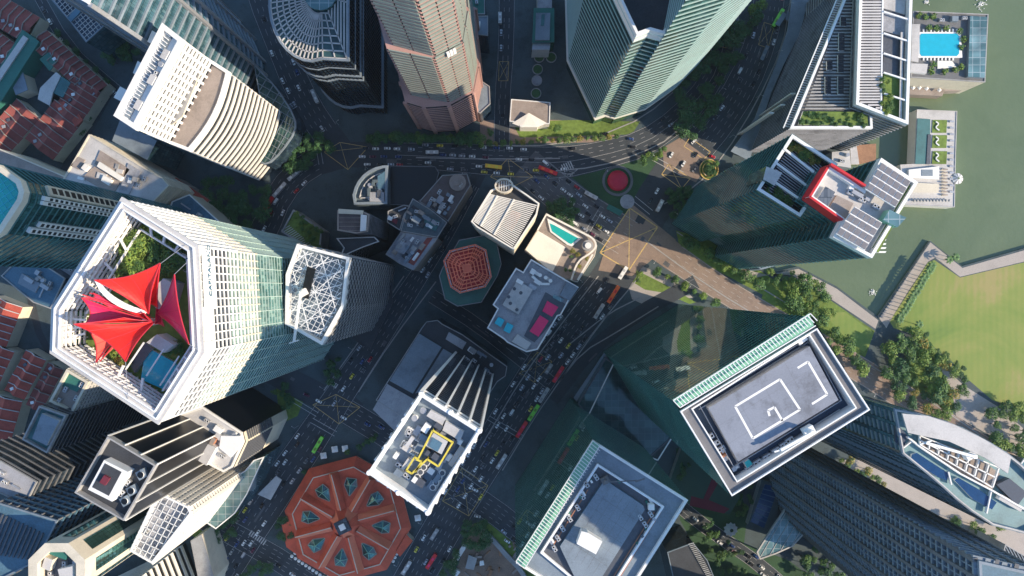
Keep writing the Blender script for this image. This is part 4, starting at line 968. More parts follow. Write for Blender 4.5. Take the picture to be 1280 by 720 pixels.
# --- small gridded glass block
r = .93; px = [(58, -8), (88, 27), (108, 53), (138, 26), (118, 0), (100, -30)]
root, poly, z = tower('gridded_block', 'low blue glass block with fine white roof grid in the top left corner', px, r, 'glass_blue', 'glass_navy', ('roof_bluegrey', .6, .6))
mb = MB(); hatch(off(poly, -.6), math.radians(41), 2.6, lambda a, b, k: mb.bar((*a, z + .2), (*b, z + .2), .3, .3, 'roof_light')); hatch(off(poly, -.6), math.radians(-51), 2.6, lambda a, b, k: mb.bar((*a, z + .2), (*b, z + .2), .3, .3, 'roof_light'))
stuff(mb.build('roof_grid', root)); slab(root, 'roof_walkway', [(84, 22), (112, -8), (118, -4), (89, 27)], z, z + 1.2, 'roof_blue')
# --- brown and white roofed block
r = .90; px = [(112, 168), (191, 216), (203, 222), (212, 232), (190, 255), (172, 251), (140, 247), (76, 230)]
root, poly, z = tower('plant_roof_block', 'pale roofed block with brown roof beds left of the dark trees', px, r, 'cream', 'roof_light', ('cream', .7, .8), bands=(4, 1.4, .3, 'cream'))
for q_, m in (([(125, 188), (152, 205), (162, 212), (150, 228), (118, 205)], 'concrete_brown'), ([(98, 196), (106, 200), (98, 212), (88, 207)], 'concrete_brown'), ([(118, 208), (150, 228), (140, 244), (102, 222)], 'concrete_brown'), ([(160, 204), (176, 214), (160, 245), (148, 240)], 'roof_grey')): slab(root, 'roof_bed', q_, z, z + .8, m)
for q_ in ([(124, 202), (153, 221), (150, 226), (121, 208)], [(129, 219), (140, 225), (136, 232), (126, 226)], [(106, 204), (111, 208), (106, 214), (101, 210)]): slab(root, 'plant_room', q_, z, z + 3, 'white', 'white_warm')
roof_clutter(root, WP([(175, 215), (188, 222), (178, 240), (168, 236)], z), z, 4)
# --- long pale wing and the turquoise roofed tower at the left edge
r = .93; px = [(-40, 178), (0, 186), (152, 250), (146, 264), (60, 232), (-40, 196)]
root, poly, z = tower('long_wing', 'long narrow tan roofed wing running into the left edge above the turquoise roof', px, r, 'cream', 'concrete_brown', ('cream', .7, .8))
r = .60; px = [(-60, 190), (0, 206), (28, 226), (33, 240), (30, 252), (4, 292), (-60, 330)]
root, poly, z = tower('turquoise_roof_tower', 'tower with a turquoise tiled roof cut by the left edge of the picture', px, r, 'glass_teal', 'pool_teal', ('cream', 2.2, 1.4), bands=(4.2, .8, .2, 'roof_teal'), well=3, cat='tower')
mb = MB(); hatch(off(poly, -3), math.radians(35), 2.6, lambda a, b, k: mb.bar((*a, z - 2.9), (*b, z - 2.9), .2, .2, 'cyan_panel')); hatch(off(poly, -3), math.radians(-55), 2.6, lambda a, b, k: mb.bar((*a, z - 2.9), (*b, z - 2.9), .2, .2, 'cyan_panel')); stuff(mb.build('tile_joints', root))
def bay(root, A, B, z0, z1, out, fh, wh, m, nw=1):
    l = math.dist(A, B); dx, dy = (B[0] - A[0]) / l, (B[1] - A[1]) / l; nx, ny = dy, -dx; ang = math.atan2(dy, dx); mid = lerp(A, B, .5)
    MB().box(mid[0] + nx * out / 2, mid[1] + ny * out / 2, z0, z1, l, out, ang, m).build('bay', root)
    me = MB()
    for w in range(nw):
        t = (w + .5) / nw; p = lerp(A, B, t); me.box(p[0] + nx * (out + .02), p[1] + ny * (out + .02), 0, wh, l / nw * .62, .12, ang, 'black')
    dat = me.data('bay_window', (root.location.x, root.location.y, 0)); k = z0 + 1
    while k < z1 - wh: child('bay_window', dat, root, (0, 0, k)); k += fh
Rp = lambda x, y: W((x, y), z)
def on(p, q, t0, t1): return lerp(Rp(*p), Rp(*q), t1), lerp(Rp(*p), Rp(*q), t0)
bay(root, *on((28, 226), (33, 240), .05, .97), 0, z - 14, 1.2, 4.6, 3.1, 'cream')
bay(root, *on((33, 240), (30, 252), .05, .50), 0, z - 10, 1.6, 3.6, 1.9, 'white'); bay(root, *on((33, 240), (30, 252), .58, 1.0), 0, z - 10, 1.2, 3.6, 1.9, 'white')
bay(root, *on((30, 252), (4, 292), .50, .66), 0, z - 16, 1.2, 3.6, 1.9, 'white'); bay(root, *on((30, 252), (4, 292), .70, .86), 0, z - 12, 1.6, 3.6, 1.9, 'white')
# --- low dark blue roofed block left
r = .93; px = [(2, 345), (25, 322), (48, 326), (82, 348), (64, 386), (42, 378)]
root, poly, z = tower('low_blue_block', 'low block with dark blue roof and pale square hatch left of the garden tower', px, r, 'glass_navy', 'roof_blue', ('concrete', .6, .7))
slab(root, 'skylight', [(27, 342), (50, 354), (44, 366), (22, 354)], z, z + 1.2, 'concrete', 'roof_bluegrey'); roof_clutter(root, WP([(50, 345), (75, 352), (62, 380), (48, 372)], z), z, 5)
r = .95; px = [(62, 312), (76, 306), (112, 330), (98, 358), (80, 345), (52, 328)]
root, poly, z = tower('low_grey_block', 'small grey roofed block between blue roof and garden tower', px, r, 'concrete_brown', 'roof_grey', ('concrete', .5, .5), clutter=4)
r = .95; px = [(20, 308), (58, 318), (50, 330), (15, 320)]
root, poly, z = tower('narrow_red_block', 'narrow low block with dark red roof under the white lattice tower', px, r, 'concrete_brown', 'tile_dark', None)
# --- lower left group
r = .82; px = [(85, 461), (112, 477), (91, 518), (63, 501)]
root, poly, z = tower('small_tower', 'small tower with green cornered cream roof just below left of the garden tower', px, r, 'glass_grey', 'concrete_brown', ('cream', 1.4, 1.2), well=2, cat='tower'); add_bands(root, poly, 0, z, 3.4, 1.9, .3, 'roof_light'); add_piers(root, poly, 0, z, 2.6, .9, .35, 'roof_light')
slab(root, 'roof_garden', [(84, 466), (106, 478), (96, 490), (76, 482)], z - 2, z - 1, 'concrete', 'roof_green'); roof_clutter(root, poly, z - 2, 5)
r = .80; px = [(50, 507), (84, 519), (60, 566), (29, 549)]
root, poly, z = tower('small_tower', 'small dark sided tower with pale square roof, second below the garden tower', px, r, 'glass_dark', 'roof_teal', ('concrete', .9, 1.0), bands=(4, .5, .25, 'concrete_dark'), well=1.5, cat='tower')
slab(root, 'plant_room', [(52, 517), (74, 526), (58, 557), (40, 548)], z - 1.5, z + 2.5, 'roof_light', 'roof_bluegrey')
r = .70; px = [(136, 545), (196, 581), (156, 650), (95, 615)]
root, poly, z = tower('black_tower', 'black walled tower with thin white ribs and three roof fans at lower left', px, r, 'black', 'roof_dark', ('concrete', .7, 1.2), well=2.5, cat='tower')
add_piers(root, poly, 0, z, 9.5, .5, .7, 'white', name='rib', split=True)
slab(root, 'plant_room', [(130, 575), (160, 590), (140, 627), (110, 612)], z - 2.5, z + 3.5, 'white', 'white'); slab(root, 'court', [(131, 579), (152, 590), (136, 620), (115, 609)], z + 3.4, z + 3.6, 'steel_dark', 'roof_dark')
slab(root, 'red_tank', [(130, 594), (137, 598), (131, 607), (124, 603)], z + 3.5, z + 5, 'court_red')
for x, y in ((177, 593), (165, 613), (157, 626)):
    p = W((x, y), z); MB().box(*p, z - 2.5, z + .5, 4.5, 4.5, .5, 'roof_bluegrey').cyl(*p, z + .5, z + 1.2, 1.6, 14, 'white', 'black').build('cooling_fan', root)
roof_clutter(root, WP([(160, 575), (190, 590), (150, 640), (140, 632)], z), z - 2.5, 8)
r = .84; px = [(215, 521), (254, 508), (303, 540), (306, 552), (291, 584), (280, 590), (246, 572), (236, 560)]
root, poly, z = tower('cream_stepped_tower', 'cream tower with dazzling white roof corner and black glass side below the garden tower', px, r, 'glass_dark', 'roof_light', ('white_warm', 1.2, 1), cat='tower')
def edge_bands(root, A, B, z0, z1, fh, bh, out, m, name='floor_band'):
    l = math.dist(A, B); dx, dy = (B[0] - A[0]) / l, (B[1] - A[1]) / l; nx, ny = dy, -dx; one = MB(); o_ = out / 2
    one.bar((A[0] + nx * o_, A[1] + ny * o_, 0), (B[0] + nx * o_, B[1] + ny * o_, 0), out, bh, m); dat = one.data(name, (root.location.x, root.location.y, 0)); k = z0 + fh
    while k < z1: child(name, dat, root, (0, 0, k)); k += fh
MB().walls(off(poly, .04), 0, z - 1, 'black').build('dark_glazing', root)
for i in range(len(poly)):
    A, B = poly[i], poly[(i + 1) % len(poly)]
    pa = [(p[0] / (S * r) + CX, CY - p[1] / (S * r)) for p in (A, B)]
    if min(pa[0][0], pa[1][0]) > 275:
        MB().face([(A[0] + .3, A[1] - .3, 0), (B[0] + .3, B[1] - .3, 0), (B[0] + .3, B[1] - .3, z - 1), (A[0] + .3, A[1] - .3, z - 1)], 'cream').build('cream_wall', root); edge_bands(root, lerp(A, B, .04), lerp(A, B, .96), 30, z - 4, 3.4, 1.3, 1.0, 'steel_dark', 'window_strip')
for q_, h, m, t in (([(226, 523), (248, 536), (240, 548), (220, 537)], 4, 'roof_light', 'concrete'), ([(248, 538), (270, 549), (266, 556), (246, 546)], 5, 'terracotta', 'concrete_brown'), ([(255, 553), (270, 560), (258, 582), (243, 573)], 6, 'white', 'roof_light'), ([(276, 545), (300, 545), (302, 556), (288, 572), (274, 560)], 3, 'white', 'white'), ([(240, 550), (250, 555), (245, 566), (236, 562)], 2, 'roof_blue', 'roof_blue')): slab(root, 'plant_room', q_, z, z + h, m, t)
roof_clutter(root, poly, z, 4)
r = .785; px = [(196, 618), (203, 617), (236, 633), (240, 641), (191, 704), (163, 688)]
root, poly, z = tower('white_slab_tower', 'tall white walled tower with open pergola grid roof beside the black ribbed tower', px, r, 'glass_grey', 'roof_grey', ('white', 1, .8), well=4, cat='tower')
add_bands(root, poly, 0, z, 3.5, 1.9, .5, 'white_warm'); add_piers(root, poly, 0, z, 3.0, 1.7, .6, 'white_warm')
mb = MB(); hatch(off(poly, -.8), math.radians(-25), 4, lambda a, b, k: mb.bar((*a, z), (*b, z), .4, .4, 'white')); hatch(off(poly, -.8), math.radians(62), 3.2, lambda a, b, k: mb.bar((*a, z), (*b, z), .4, .4, 'white'))
stuff(mb.build('pergola', root)); roof_clutter(root, poly, z - 4, 6)
px = [(345, 590), (352, 566), (366, 572), (352, 600), (320, 640), (300, 652), (290, 640), (322, 612)]
px = [(300, 590), (330, 572), (340, 560), (352, 556), (332, 600), (318, 622), (296, 640), (284, 632)]
root, poly, z = tower('glass_wedge_block', 'narrow blue glass wedge building with white edge beside the street of queuing cars', px, .93, 'glass_blue', 'glass_roof', ('white', .6, .6), ground=True)
slab(root, 'canopy', [(322, 618), (345, 595), (352, 600), (338, 625)], 8, 8.8, 'white', 'roof_light')
px = [(232, 679), (254, 735), (200, 790), (120, 790), (140, 724)]
root, poly, z = tower('zebra_tower', 'tower with bold black and white floor stripes at the bottom left edge', px, .62, 'black', 'roof_grey', ('white', 1, 1), ground=True, cat='tower'); add_bands(root, poly, 0, z, 7.0, 2.6, .8, 'white_warm')
tower('low_cream_block', 'plain low cream block beside the black and white striped tower', [(238, 676), (252, 668), (268, 722), (262, 740), (250, 735)], .95, 'cream', 'concrete', None, ground=False)
oc = arc(73, 713, 38, 22.5, 382.5, 8)[:-1]
root, poly, z = tower('beige_octagon_tower', 'beige octagonal tower with green window strips and cluttered well roof, bottom left', oc, .72, 'cream', 'steel_dark', ('cream', 4.5, 1.4), well=5, cat='tower')
n = 8; mb = MB()
for i in range(n):
    a, b = poly[i], poly[(i + 1) % n]; p, q_ = lerp(a, b, .22), lerp(a, b, .78); nx, ny = (b[1] - a[1]) / math.dist(a, b) * .25, -(b[0] - a[0]) / math.dist(a, b) * .25
    o = MB().face([(p[0] + nx, p[1] + ny, 0), (q_[0] + nx, q_[1] + ny, 0), (q_[0] + nx, q_[1] + ny, z - 8), (p[0] + nx, p[1] + ny, z - 8)], 'glass_green', [(0, 0), (math.dist(p, q_), 0), (math.dist(p, q_), z), (0, z)]).build('window_strip', root)
slab(root, 'roof_garden', [(62, 684), (84, 692), (82, 700), (60, 692)], z - 5, z - 2, 'roof_green'); slab(root, 'plant_room', [(56, 696), (66, 700), (62, 714), (52, 710)], z - 5, z - 1, 'cream', 'roof_light'); slab(root, 'plant_room', [(72, 712), (90, 708), (92, 722), (76, 728)], z - 5, z, 'white', 'roof_light'); roof_clutter(root, off(poly, -5), z - 5, 7)
r = .75; px = [(-30, 640), (0, 628), (73, 650), (58, 680), (40, 705), (-30, 740)]
root, poly, z = tower('dark_teal_tower', 'dark teal tower with ribbed shaded face in the bottom left corner', px, r, 'glass_navy', 'roof_blue', ('roof_bluegrey', .8, .8), cat='tower', bands=(5.5, 1.2, .8, 'roof_blue')); add_piers(root, poly, 0, z, 4.5, .6, .7, 'concrete_dark')
mb = MB()
for i in range(12): p = lerp(W((0, 640), z), W((60, 668), z), i / 12); q_ = lerp(W((-20, 690), z), W((45, 700), z), i / 12); mb.bar((*p, z + .8), (*q_, z + .8), .8, .8, 'steel_dark')
stuff(mb.build('roof_louvres', root))
r = .78; px = [(-30, 560), (0, 575), (47, 602), (32, 632), (5, 618), (-30, 604)]
root, poly, z = tower('shaded_block', 'shaded grey roofed block with antennas at the left edge above the teal tower', px, r, 'glass_dark', 'roof_grey', ('concrete', .6, .8), clutter=7, bands=(6, 1, .5, 'concrete_dark'))
# --- top row
cc = [(383 + 60 * math.cos(math.radians(a)), 5 + 74 * math.sin(math.radians(a))) for a in range(-90, 271, 12)][:-1]
cc = [(437, 78), (437, -60)] + [(392 + 58 * math.cos(math.radians(a)), 0 + 76 * math.sin(math.radians(a))) for a in range(270, 35, -10)]
cc = [(437, 77), (437, -70)] + [(390 + 54 * math.cos(math.radians(a)), 4 + 74 * math.sin(math.radians(a))) for a in range(-90, -271, -12)] + [(404, 75)]
root, poly, z = tower('round_glass_tower', 'dark tower with rounded roof of radial white glazing bars at top left centre', cc, .77, 'glass_navy', 'glass_roof_dark', ('roof_bluegrey', 1, 1), cat='tower')
add_bands(root, poly, 0, z, 4, .5, .4, 'black'); add_piers(root, poly, 0, z, 2.4, .3, .4, 'black')
c0 = W((402, -5), z); mb = MB()
P = off(poly, -1.2)
for f in (1, .88, .76, .64, .52, .4, .28):
    Q = [lerp(c0, p, f) for p in P]
    for a, b in zip(Q, Q[1:] + Q[:1]): mb.bar((*a, z + .5), (*b, z + .5), .7, .5, 'roof_light')
for i in range(len(P)):
    for t in (0, .5):
        p = lerp(P[i], P[(i + 1) % len(P)], t); mb.bar((*lerp(c0, p, .28), z + .5), (*p, z + .5), .6, .5, 'roof_light')
stuff(mb.build('glazing_bars', root))
MB().cyl(*c0, z, z + 3, 9, 16, 'glass_teal', 'glass_roof').build('roof_drum', root)
for k, (zz, o) in enumerate(((z - 12, .8), (z - 26, 1.0), (z - 34, .8), (22, 2.0))):
    MB().ring(off(poly, o), off(poly, -.3), zz, zz + 1.2, 'roof_bluegrey').build('ring_ledge', root)
# pink and green facetted tower
root = thing('pink_striped_tower', 'very tall pink and grey green facetted tower with striped corners at top centre', 'tower', W((585, 90)))
def tier(gpx, za, zb, wall, name='wall'):
    q = WP(gpx); MB().walls(q, za, zb, wall).build(name, root); MB().prism(off(q, -.05), zb - .4, zb, 'pink_stone').build('setback_roof', root); return q
qa = tier([(525, 160), (545, 166), (572, 164), (598, 150), (604, 120), (600, 60), (560, 40), (520, 60), (515, 120)], 0, 70, 'glass_dark')
add_bands(root, qa, 0, 70, 4.4, 1.6, .3, 'pink_stone'); add_piers(root, qa, 0, 70, 14, 2.5, 1.0, 'pink_stone')
qb = tier([(531, 152), (572, 160), (597, 147), (602, 118), (598, 62), (562, 45), (528, 62), (522, 118)], 70, 152, 'glass_dark')
qc = tier([(536, 148), (573, 158), (596, 146), (600, 118), (596, 64), (563, 48), (534, 64), (530, 118)], 152, 280, 'glass_dark')
for q, za, zb in ((qb, 70, 152), (qc, 152, 280)):
    add_bands(root, q, za, zb, 4.2, 1.3, .35, 'pink_stone', split=True)
    # the broad faces are grey-green stone with narrow slots, the corner facets keep their pink stripes
    for i in range(len(q)):
        a, b = q[i], q[(i + 1) % len(q)]
        pa = sorted(((p[0] / S + CX), (CY - p[1] / S)) for p in (a, b))
        if pa[1][0] > 590 and pa[0][0] > 565: m = 'stone_green'
        elif pa[0][0] < 545 and pa[1][0] > 565 and max(pa[0][1], pa[1][1]) > 140: m = 'stone_green'
        else: continue
        nx, ny = (b[1] - a[1]) / math.dist(a, b), -(b[0] - a[0]) / math.dist(a, b); mb = MB(); k = za
        while k < zb - 2:
            for t in range(2):
                p, q_ = lerp(a, b, .04 + .48 * t), lerp(a, b, .48 + .48 * t)
                mb.bar((p[0] + nx * .25, p[1] + ny * .25, k + 1.6), (q_[0] + nx * .25, q_[1] + ny * .25, k + 1.6), .5, 2.0, m)
            k += 4.2
        stuff(mb.build('stone_course', root))
for zz, t in ((150, .35), (235, .4)):
    a, b = WP([(573, 158), (596, 146)])[:2]; a, b = W((573, 158)), W((596, 146))
    for k in range(3):
        p, q_ = lerp(a, b, t + k * .12), lerp(a, b, t + k * .12 + .1)
        MB().bar((p[0] + 1.2, p[1] - 1.4, zz), (q_[0] + 1.2, q_[1] - 1.4, zz), 1.0, 6, 'white').build('white_louvre', root)
# striped curved tower
px = [(708, 85), (741, 155), (752, 151), (763, 154), (800, 143), (835, 118), (862, 90), (883, 60), (896, 25), (900, -10), (880, -60), (740, -60), (706, 10)]
root, poly, z = tower('curved_ribbed_tower', 'curved teal glass tower wrapped in fine pale floor ribs at top centre right', px, .65, 'glass_teal', 'roof_dark', ('white', 1.2, 1.2), ground=True, well=8, cat='tower')
add_bands(root, poly, 10, z, 5.6, .35, .35, 'rib_pale', split=True)
q = WP([(764, 155), (800, 144), (836, 119), (863, 91), (884, 60), (897, 25), (901, -10), (880, -62), (800, -62), (783, 60)]); zr = 250
MB().walls(q, 0, zr, 'glass_teal').build('curved_wall', root); MB().prism(off(q, -.05), zr - .6, zr, 'roof_dark').build('roof', root); MB().ring(off(q, .06), off(q, -1.2), zr - .3, zr + 1.2, 'white').build('parapet', root)
add_bands(root, q, 14, zr - 1, 5.6, .35, .4, 'rib_pale', split=True)
MB().bar((*q[0], 0), (*q[0], zr), 1.2, 1.2, 'rib_pale').build('corner_fin', root) if False else None
rp2 = off(poly, -1.5)
for i in range(5): MB().bar((*rp2[(3 + i) % len(rp2)], z - .5), (*rp2[(8 + i) % len(rp2)], z - .5), .9, .9, 'white').build('roof_brace', root)
MB().ring(off(poly, 1.2), off(poly, -.2), 16, 18, 'white_warm').build('canopy_ledge', root)
# grey office with fins and the planted slab, top right
r = .85; z = ZR(r); px = [(1080, -58), (1090, 160), (987, 161), (1046, 20), (1058, -10), (1072, -58)]
root, poly, z = tower('louvred_office', 'grey wedge shaped office with louvred roof and planted edge, top right', [(1076, -60), (1090, 161), (987, 161), (1058, -10)], r, 'glass_dark', 'concrete_dark', ('white_frame', 1.4, 1), cat='tower', well=2, bands=(3.5, .35, .35, 'roof_grey'))
qq = WP([(1061, 0), (1072, -30), (1080, 0), (1070, 135), (1008, 135)], z)
one = 0
def slats(pol, ang, sp, w, zz, m, root, name='roof_slat'):
    hatch(pol, ang, sp, lambda a, b, k: MB().bar((*a, zz), (*b, zz), w, .4, m).build(name, root))
slats(WP([(1060, -10), (1082, -40), (1080, 0), (1072, 137), (1006, 137)], z), 0, 2.0, .9, z - .1, 'concrete', root)
for (x, y, n_) in ((1053, 25, 2), (1051, 45, 4), (1050, 72, 4), (1036, 80, 2), (1034, 99, 4), (1050, 99, 4)):
    for k in range(n_): MB().box(*W((x, y + k * 5.5), z), z, z + 1.2, 3.4, 2.6, 0, 'white', 'black').build('skylight', root)
slab(root, 'planter', [(1004, 139), (1084, 140), (1086, 157), (998, 156)], z - 1, z + .4, 'white_frame', 'grass')
mb = MB(); a, b = W((1058, -10), z), W((987, 161), z)
for k in range(60):
    p = lerp(a, b, k / 60); mb.bar((p[0] - 3.2, p[1] + .6, z - 1), (p[0], p[1], z - 1), .5, 1, 'roof_light')
stuff(mb.build('edge_louvres', root)); MB().bar((a[0] - 3.6, a[1] + .6, z - .6), (b[0] - 3.6, b[1] + .6, z - .6), .6, .6, 'white_frame').build('edge_rail', root)
for x0, y0 in ((990, 118), (977, 132), (963, 142)): MB().bar((*W((x0, y0), 60), 0), (*W((x0, y0), 60), 62), .9, 3, 'white').build('fin', root)
r = .835; px = [(1075, -60), (1069, 131), (1134, 156), (1141, -60)]
root, poly, z = tower('planted_slab_office', 'grey slatted slab building with open planted roof bays along the waterfront', px, r, 'glass_grey', 'steel_dark', ('white_frame', 1.7, 1.2), cat='tower', well=3, bands=(3.8, .8, .4, 'concrete'))
slats(WP([(1078, -55), (1104, -55), (1100, 137), (1073, 127)], z), math.radians(0), 1.7, .95, z + .1, 'slat_grey', root)
for k, (y, m) in enumerate(((-40, 'roof_light'), (-12, 'roof_light'), (16, 'roof_grey'), (43, 'steel_dark'), (68, 'steel_dark'), (92, 'grass'), (118, 'grass'))):
    slab(root, 'roof_bay', [(1105, y), (1133, y + 7), (1131, y + 30), (1103, y + 22)], z - 3, z - 2.2, m)
    MB().bar((*W((1104, y - 1), z), z + .4), (*W((1135, y + 9), z), z + .4), .9, .9, 'white_frame').build('roof_beam', root)
MB().bar((*W((1104, -55), z), z), (*W((1101, 140), z), z), .9, .9, 'white_frame').build('roof_beam', root); MB().bar((*W((1128, 40), z), z - .5), (*W((1126, 150), z), z - .5), 1.6, .6, 'roof_light').build('roof_beam', root)
# red and white solar roofed tower
r = .62; z = ZR(r)
root = thing('solar_roof_tower', 'dark glass tower with red band, planted pergola terrace and white framed solar arrays', 'tower', cen(WP([(946, 237), (1034, 197), (1147, 227), (1090, 322)], z)))
v1 = [(990, 168), (946, 237), (992, 266), (1036, 207)]; v2 = [(1036, 207), (1012, 246), (1053, 275), (1042, 296), (1090, 322), (1147, 228), (1102, 198), (1080, 237)]
z1 = ZR(.65); qv1 = WP([(990, 168), (946, 237), (1000, 271), (1046, 205)], z1); qv2 = WP(v2, z)
MB().walls(qv1, 0, z1, 'glass_teal').build('wall', root); MB().prism(off(qv1, -.1), z1 - 8, z1 - 7, 'roof_dark').build('terrace', root)
MB().walls(qv2, 0, z, 'glass_teal').build('wall', root); MB().prism(off(qv2, -.1), z - 3.5, z - 3, 'roof_light').build('roof', root)
add_bands(root, qv1, 0, z1, 5, .5, .3, 'roof_teal'); add_bands(root, qv2, 0, z - 4, 5, .5, .3, 'roof_teal')
MB().ring(off(qv1, .1), off(qv1, -1.3), z1 - 1, z1 + .3, 'white').build('terrace_frame', root)
for t in (.25, .5, .75): MB().bar((*lerp(W(v1[0], z1), W(v1[1], z1), t), z1), (*lerp(W(v1[3], z1), W(v1[2], z1), t), z1), 1.0, 1.0, 'white').build('pergola_beam', root)
a, b, c_, d = [W(p, z1) for p in v1]
for k in range(24): t = (k + .5) / 24; MB().bar((*lerp(lerp(a, d, .15), lerp(b, c_, .15), t), z1 - 5), (*lerp(lerp(a, d, .95), lerp(b, c_, .95), t), z1 - 5), .35, .35, 'steel').build('terrace_slat', root)
MB().ring(off(qv2, .2), off(qv2, -1.2), z - 4, z, 'white').build('parapet', root)
rv = [W(p, z) for p in ((1036, 207), (1012, 246), (1053, 275))]
for p_, q_ in zip(rv, rv[1:]): MB().bar((*p_, z - 3.6), (*q_, z - 3.6), 1.0, 8, 'red_wall').build('red_wall', root)
MB().bar((*W((1036, 206), z), z + 1), (*W((1079, 233), z), z + 1), 1.0, 2.5, 'red_wall').build('red_wall', root)
slab(root, 'courtyard', [(1046, 244), (1067, 254), (1057, 273), (1036, 260)], z - 3, z - 2, 'wood', 'concrete_brown')
slab(root, 'plant_room', [(1032, 233), (1044, 240), (1034, 258), (1021, 250)], z - 3, z - .5, 'roof_light', 'glass_grey')
slab(root, 'glass_canopy', [(1112, 262), (1133, 272), (1122, 284), (1104, 275)], z - 3, z + 2, 'louvre_green', 'glass_roof')
slab(root, 'glass_box', [(958, 208), (978, 216), (968, 232), (954, 224)], z1 - 20, z1 + 3, 'glass_teal', 'roof_light')
def solar(q4, nx, ny):
    MB().prism(WP(q4, z + 3), z + 1.4, z + 2.2, 'white').build('solar_frame', root); qd = [W(p, z + 3) for p in q4]
    for i in range(nx):
        for j in range(ny):
            u0, u1, v0, v1_ = (i + .07) / nx, (i + .93) / nx, (j + .1) / ny, (j + .9) / ny
            MB().prism([bil(qd, u0, v0), bil(qd, u1, v0), bil(qd, u1, v1_), bil(qd, u0, v1_)], z + 2.2, z + 2.5, 'steel', 'solar').build('solar_panel', root)
solar([(1103, 202), (1140, 226), (1120, 259), (1083, 236)][::1], 5, 4)
solar([(1070, 258), (1104, 278), (1082, 313), (1046, 292)], 5, 4)
slab(root, 'roof_strip', [(1136, 232), (1146, 229), (1098, 316), (1090, 310)], z - 3, z - 1.5, 'white', 'grass'); roof_clutter(root, WP([(1050, 225), (1110, 255), (1100, 268), (1045, 235)], z), z - 3, 10)
for k in range(5): slab(root, 'roof_fin', [(1098, 300 + k * 5 - 6), (1108, 300 + k * 5 - 6), (1107, 302 + k * 5 - 6), (1097, 302 + k * 5 - 6)], z - 12, z - 10, 'white')
tower('low_glass_wing', 'low dark glass wing at the foot of the solar roofed tower', [(857, 283), (868, 276), (925, 240), (960, 260), (965, 330), (935, 338), (905, 312)], .95, 'glass_teal', 'glass_roof_dark', ('roof_bluegrey', .9, .8), ground=True, bands=(4, .5, .4, 'roof_bluegrey'))
# --- sail shaped tower right
r = .60; z = ZR(r)
px = smooth([(1118, 512), (1150, 518), (1193, 531), (1230, 550), (1266, 572), (1300, 605)], 1) + [(1330, 650), (1290, 668)] + smooth([(1240, 655), (1205, 632), (1170, 600), (1128, 566)], 1)
root, poly, z = tower('sail_tower', 'curved tower with pale crescent roof, two blue roof pools and brown coffered well', px, r, 'glass_blue', 'sail_teal', ('roof_light', .5, .8), cat='tower', well=2)
add_bands(root, poly, 0, z, 4, 1.2, .5, 'roof_bluegrey'); add_piers(root, poly, 0, z, 6, 1.6, .7, 'glass_blue')
cres = [(1128, 517), (1160, 520), (1193, 531), (1230, 549), (1264, 571), (1260, 592), (1231, 572), (1187, 552), (1135, 541)]
P = [W(p, z) for p in ((1134, 546), (1152, 560), (1200, 592), (1240, 613), (1290, 642))]
for a_, b_ in zip(P, P[1:]): MB().bar((*a_, z - .6), (*b_, z - .6), .7, 2.4, 'white').build('terrace_wall', root)
for p_, q_ in (((1186, 590), (1190, 606)), ((1130, 560), (1140, 552)), ((1240, 613), (1234, 642))): MB().bar((*W(p_, z), z - .8), (*W(q_, z), z - .8), .5, 1.4, 'white').build('terrace_wall', root)
slab(root, 'step_deck', [(1246, 606), (1262, 598), (1284, 616), (1272, 632)], z - 2, z + .5, 'steel_dark', 'roof_navy'); slab(root, 'step_deck', [(1120, 528), (1134, 544), (1130, 562), (1119, 552)], z - 2, z - .9, 'steel_dark', 'roof_navy')
slab(root, 'stair_run', [(1252, 618), (1280, 634), (1276, 640), (1248, 624)], z - 2, z + .2, 'white', 'roof_light')
slab(root, 'crescent_roof', cres, z + 5, z + 6, 'roof_light', 'roof_light')
slab(root, 'roof_pool', [(1140, 568), (1146, 566), (1186, 592), (1184, 601), (1172, 596), (1138, 576)], z - 2, z - .8, 'white', 'pool_blue')
slab(root, 'roof_pool', [(1193, 600), (1198, 597), (1224, 612), (1246, 628), (1240, 637), (1216, 624)], z - 2, z - .8, 'white', 'pool_blue')
cz = [W(p, z) for p in ((1152, 545), (1216, 567), (1254, 600), (1240, 610), (1200, 590), (1156, 560))]
slab(root, 'coffer_floor', [(1150, 545), (1216, 567), (1250, 592), (1240, 612), (1200, 590), (1150, 558)], z - 2, z - 1.2, 'concrete_brown')
mb = MB(); A_, B_, C2, D_ = [W(p, z + 1.5) for p in ((1151, 545), (1250, 585), (1242, 610), (1151, 556))]
for i in range(9): mb.bar((*lerp(A_, B_, i / 8), z + .5), (*lerp(D_, C2, i / 8), z + .5), .5, 1.2, 'white')
for t in (0, .5, 1): mb.bar((*lerp(A_, D_, t), z + .5), (*lerp(B_, C2, t), z + .5), .5, 1.2, 'white')
mb.build('coffer_beams', root); crane(root, (1208, 567), (1156, 553), z + 2)
# dark slatted tower
px = [(1000, 553), (1018, 556), (1050, 585), (1060, 640), (1020, 660), (985, 640), (972, 615), (978, 580)]
root, poly, z = tower('dark_slatted_tower', 'dark rounded tower faced in rows of slatted balconies at the bottom right', [(960, 547), (1000, 556), (1045, 600), (1065, 665), (1040, 690), (1005, 668), (978, 641), (963, 606)], .55, 'glass_navy', 'roof_blue', ('roof_bluegrey', 1, 1), ground=True, cat='tower')
add_bands(root, poly, 0, z, 4.0, 1.1, 1.4, 'roof_bluegrey', split=True); add_piers(root, poly, 0, z, 7, 1.6, 1.9, 'concrete_dark'); add_piers(root, poly, 0, z, 3.5, .5, 1.2, 'roof_bluegrey')
slab_t = thing('glass_canopy', 'triangular pale glass canopy at the foot of the dark slatted tower', 'canopy', W((975, 672)))
q = WP(smooth([(985, 631), (1008, 664), (990, 683), (970, 692), (950, 699), (946, 690), (965, 660)], 0), 16)
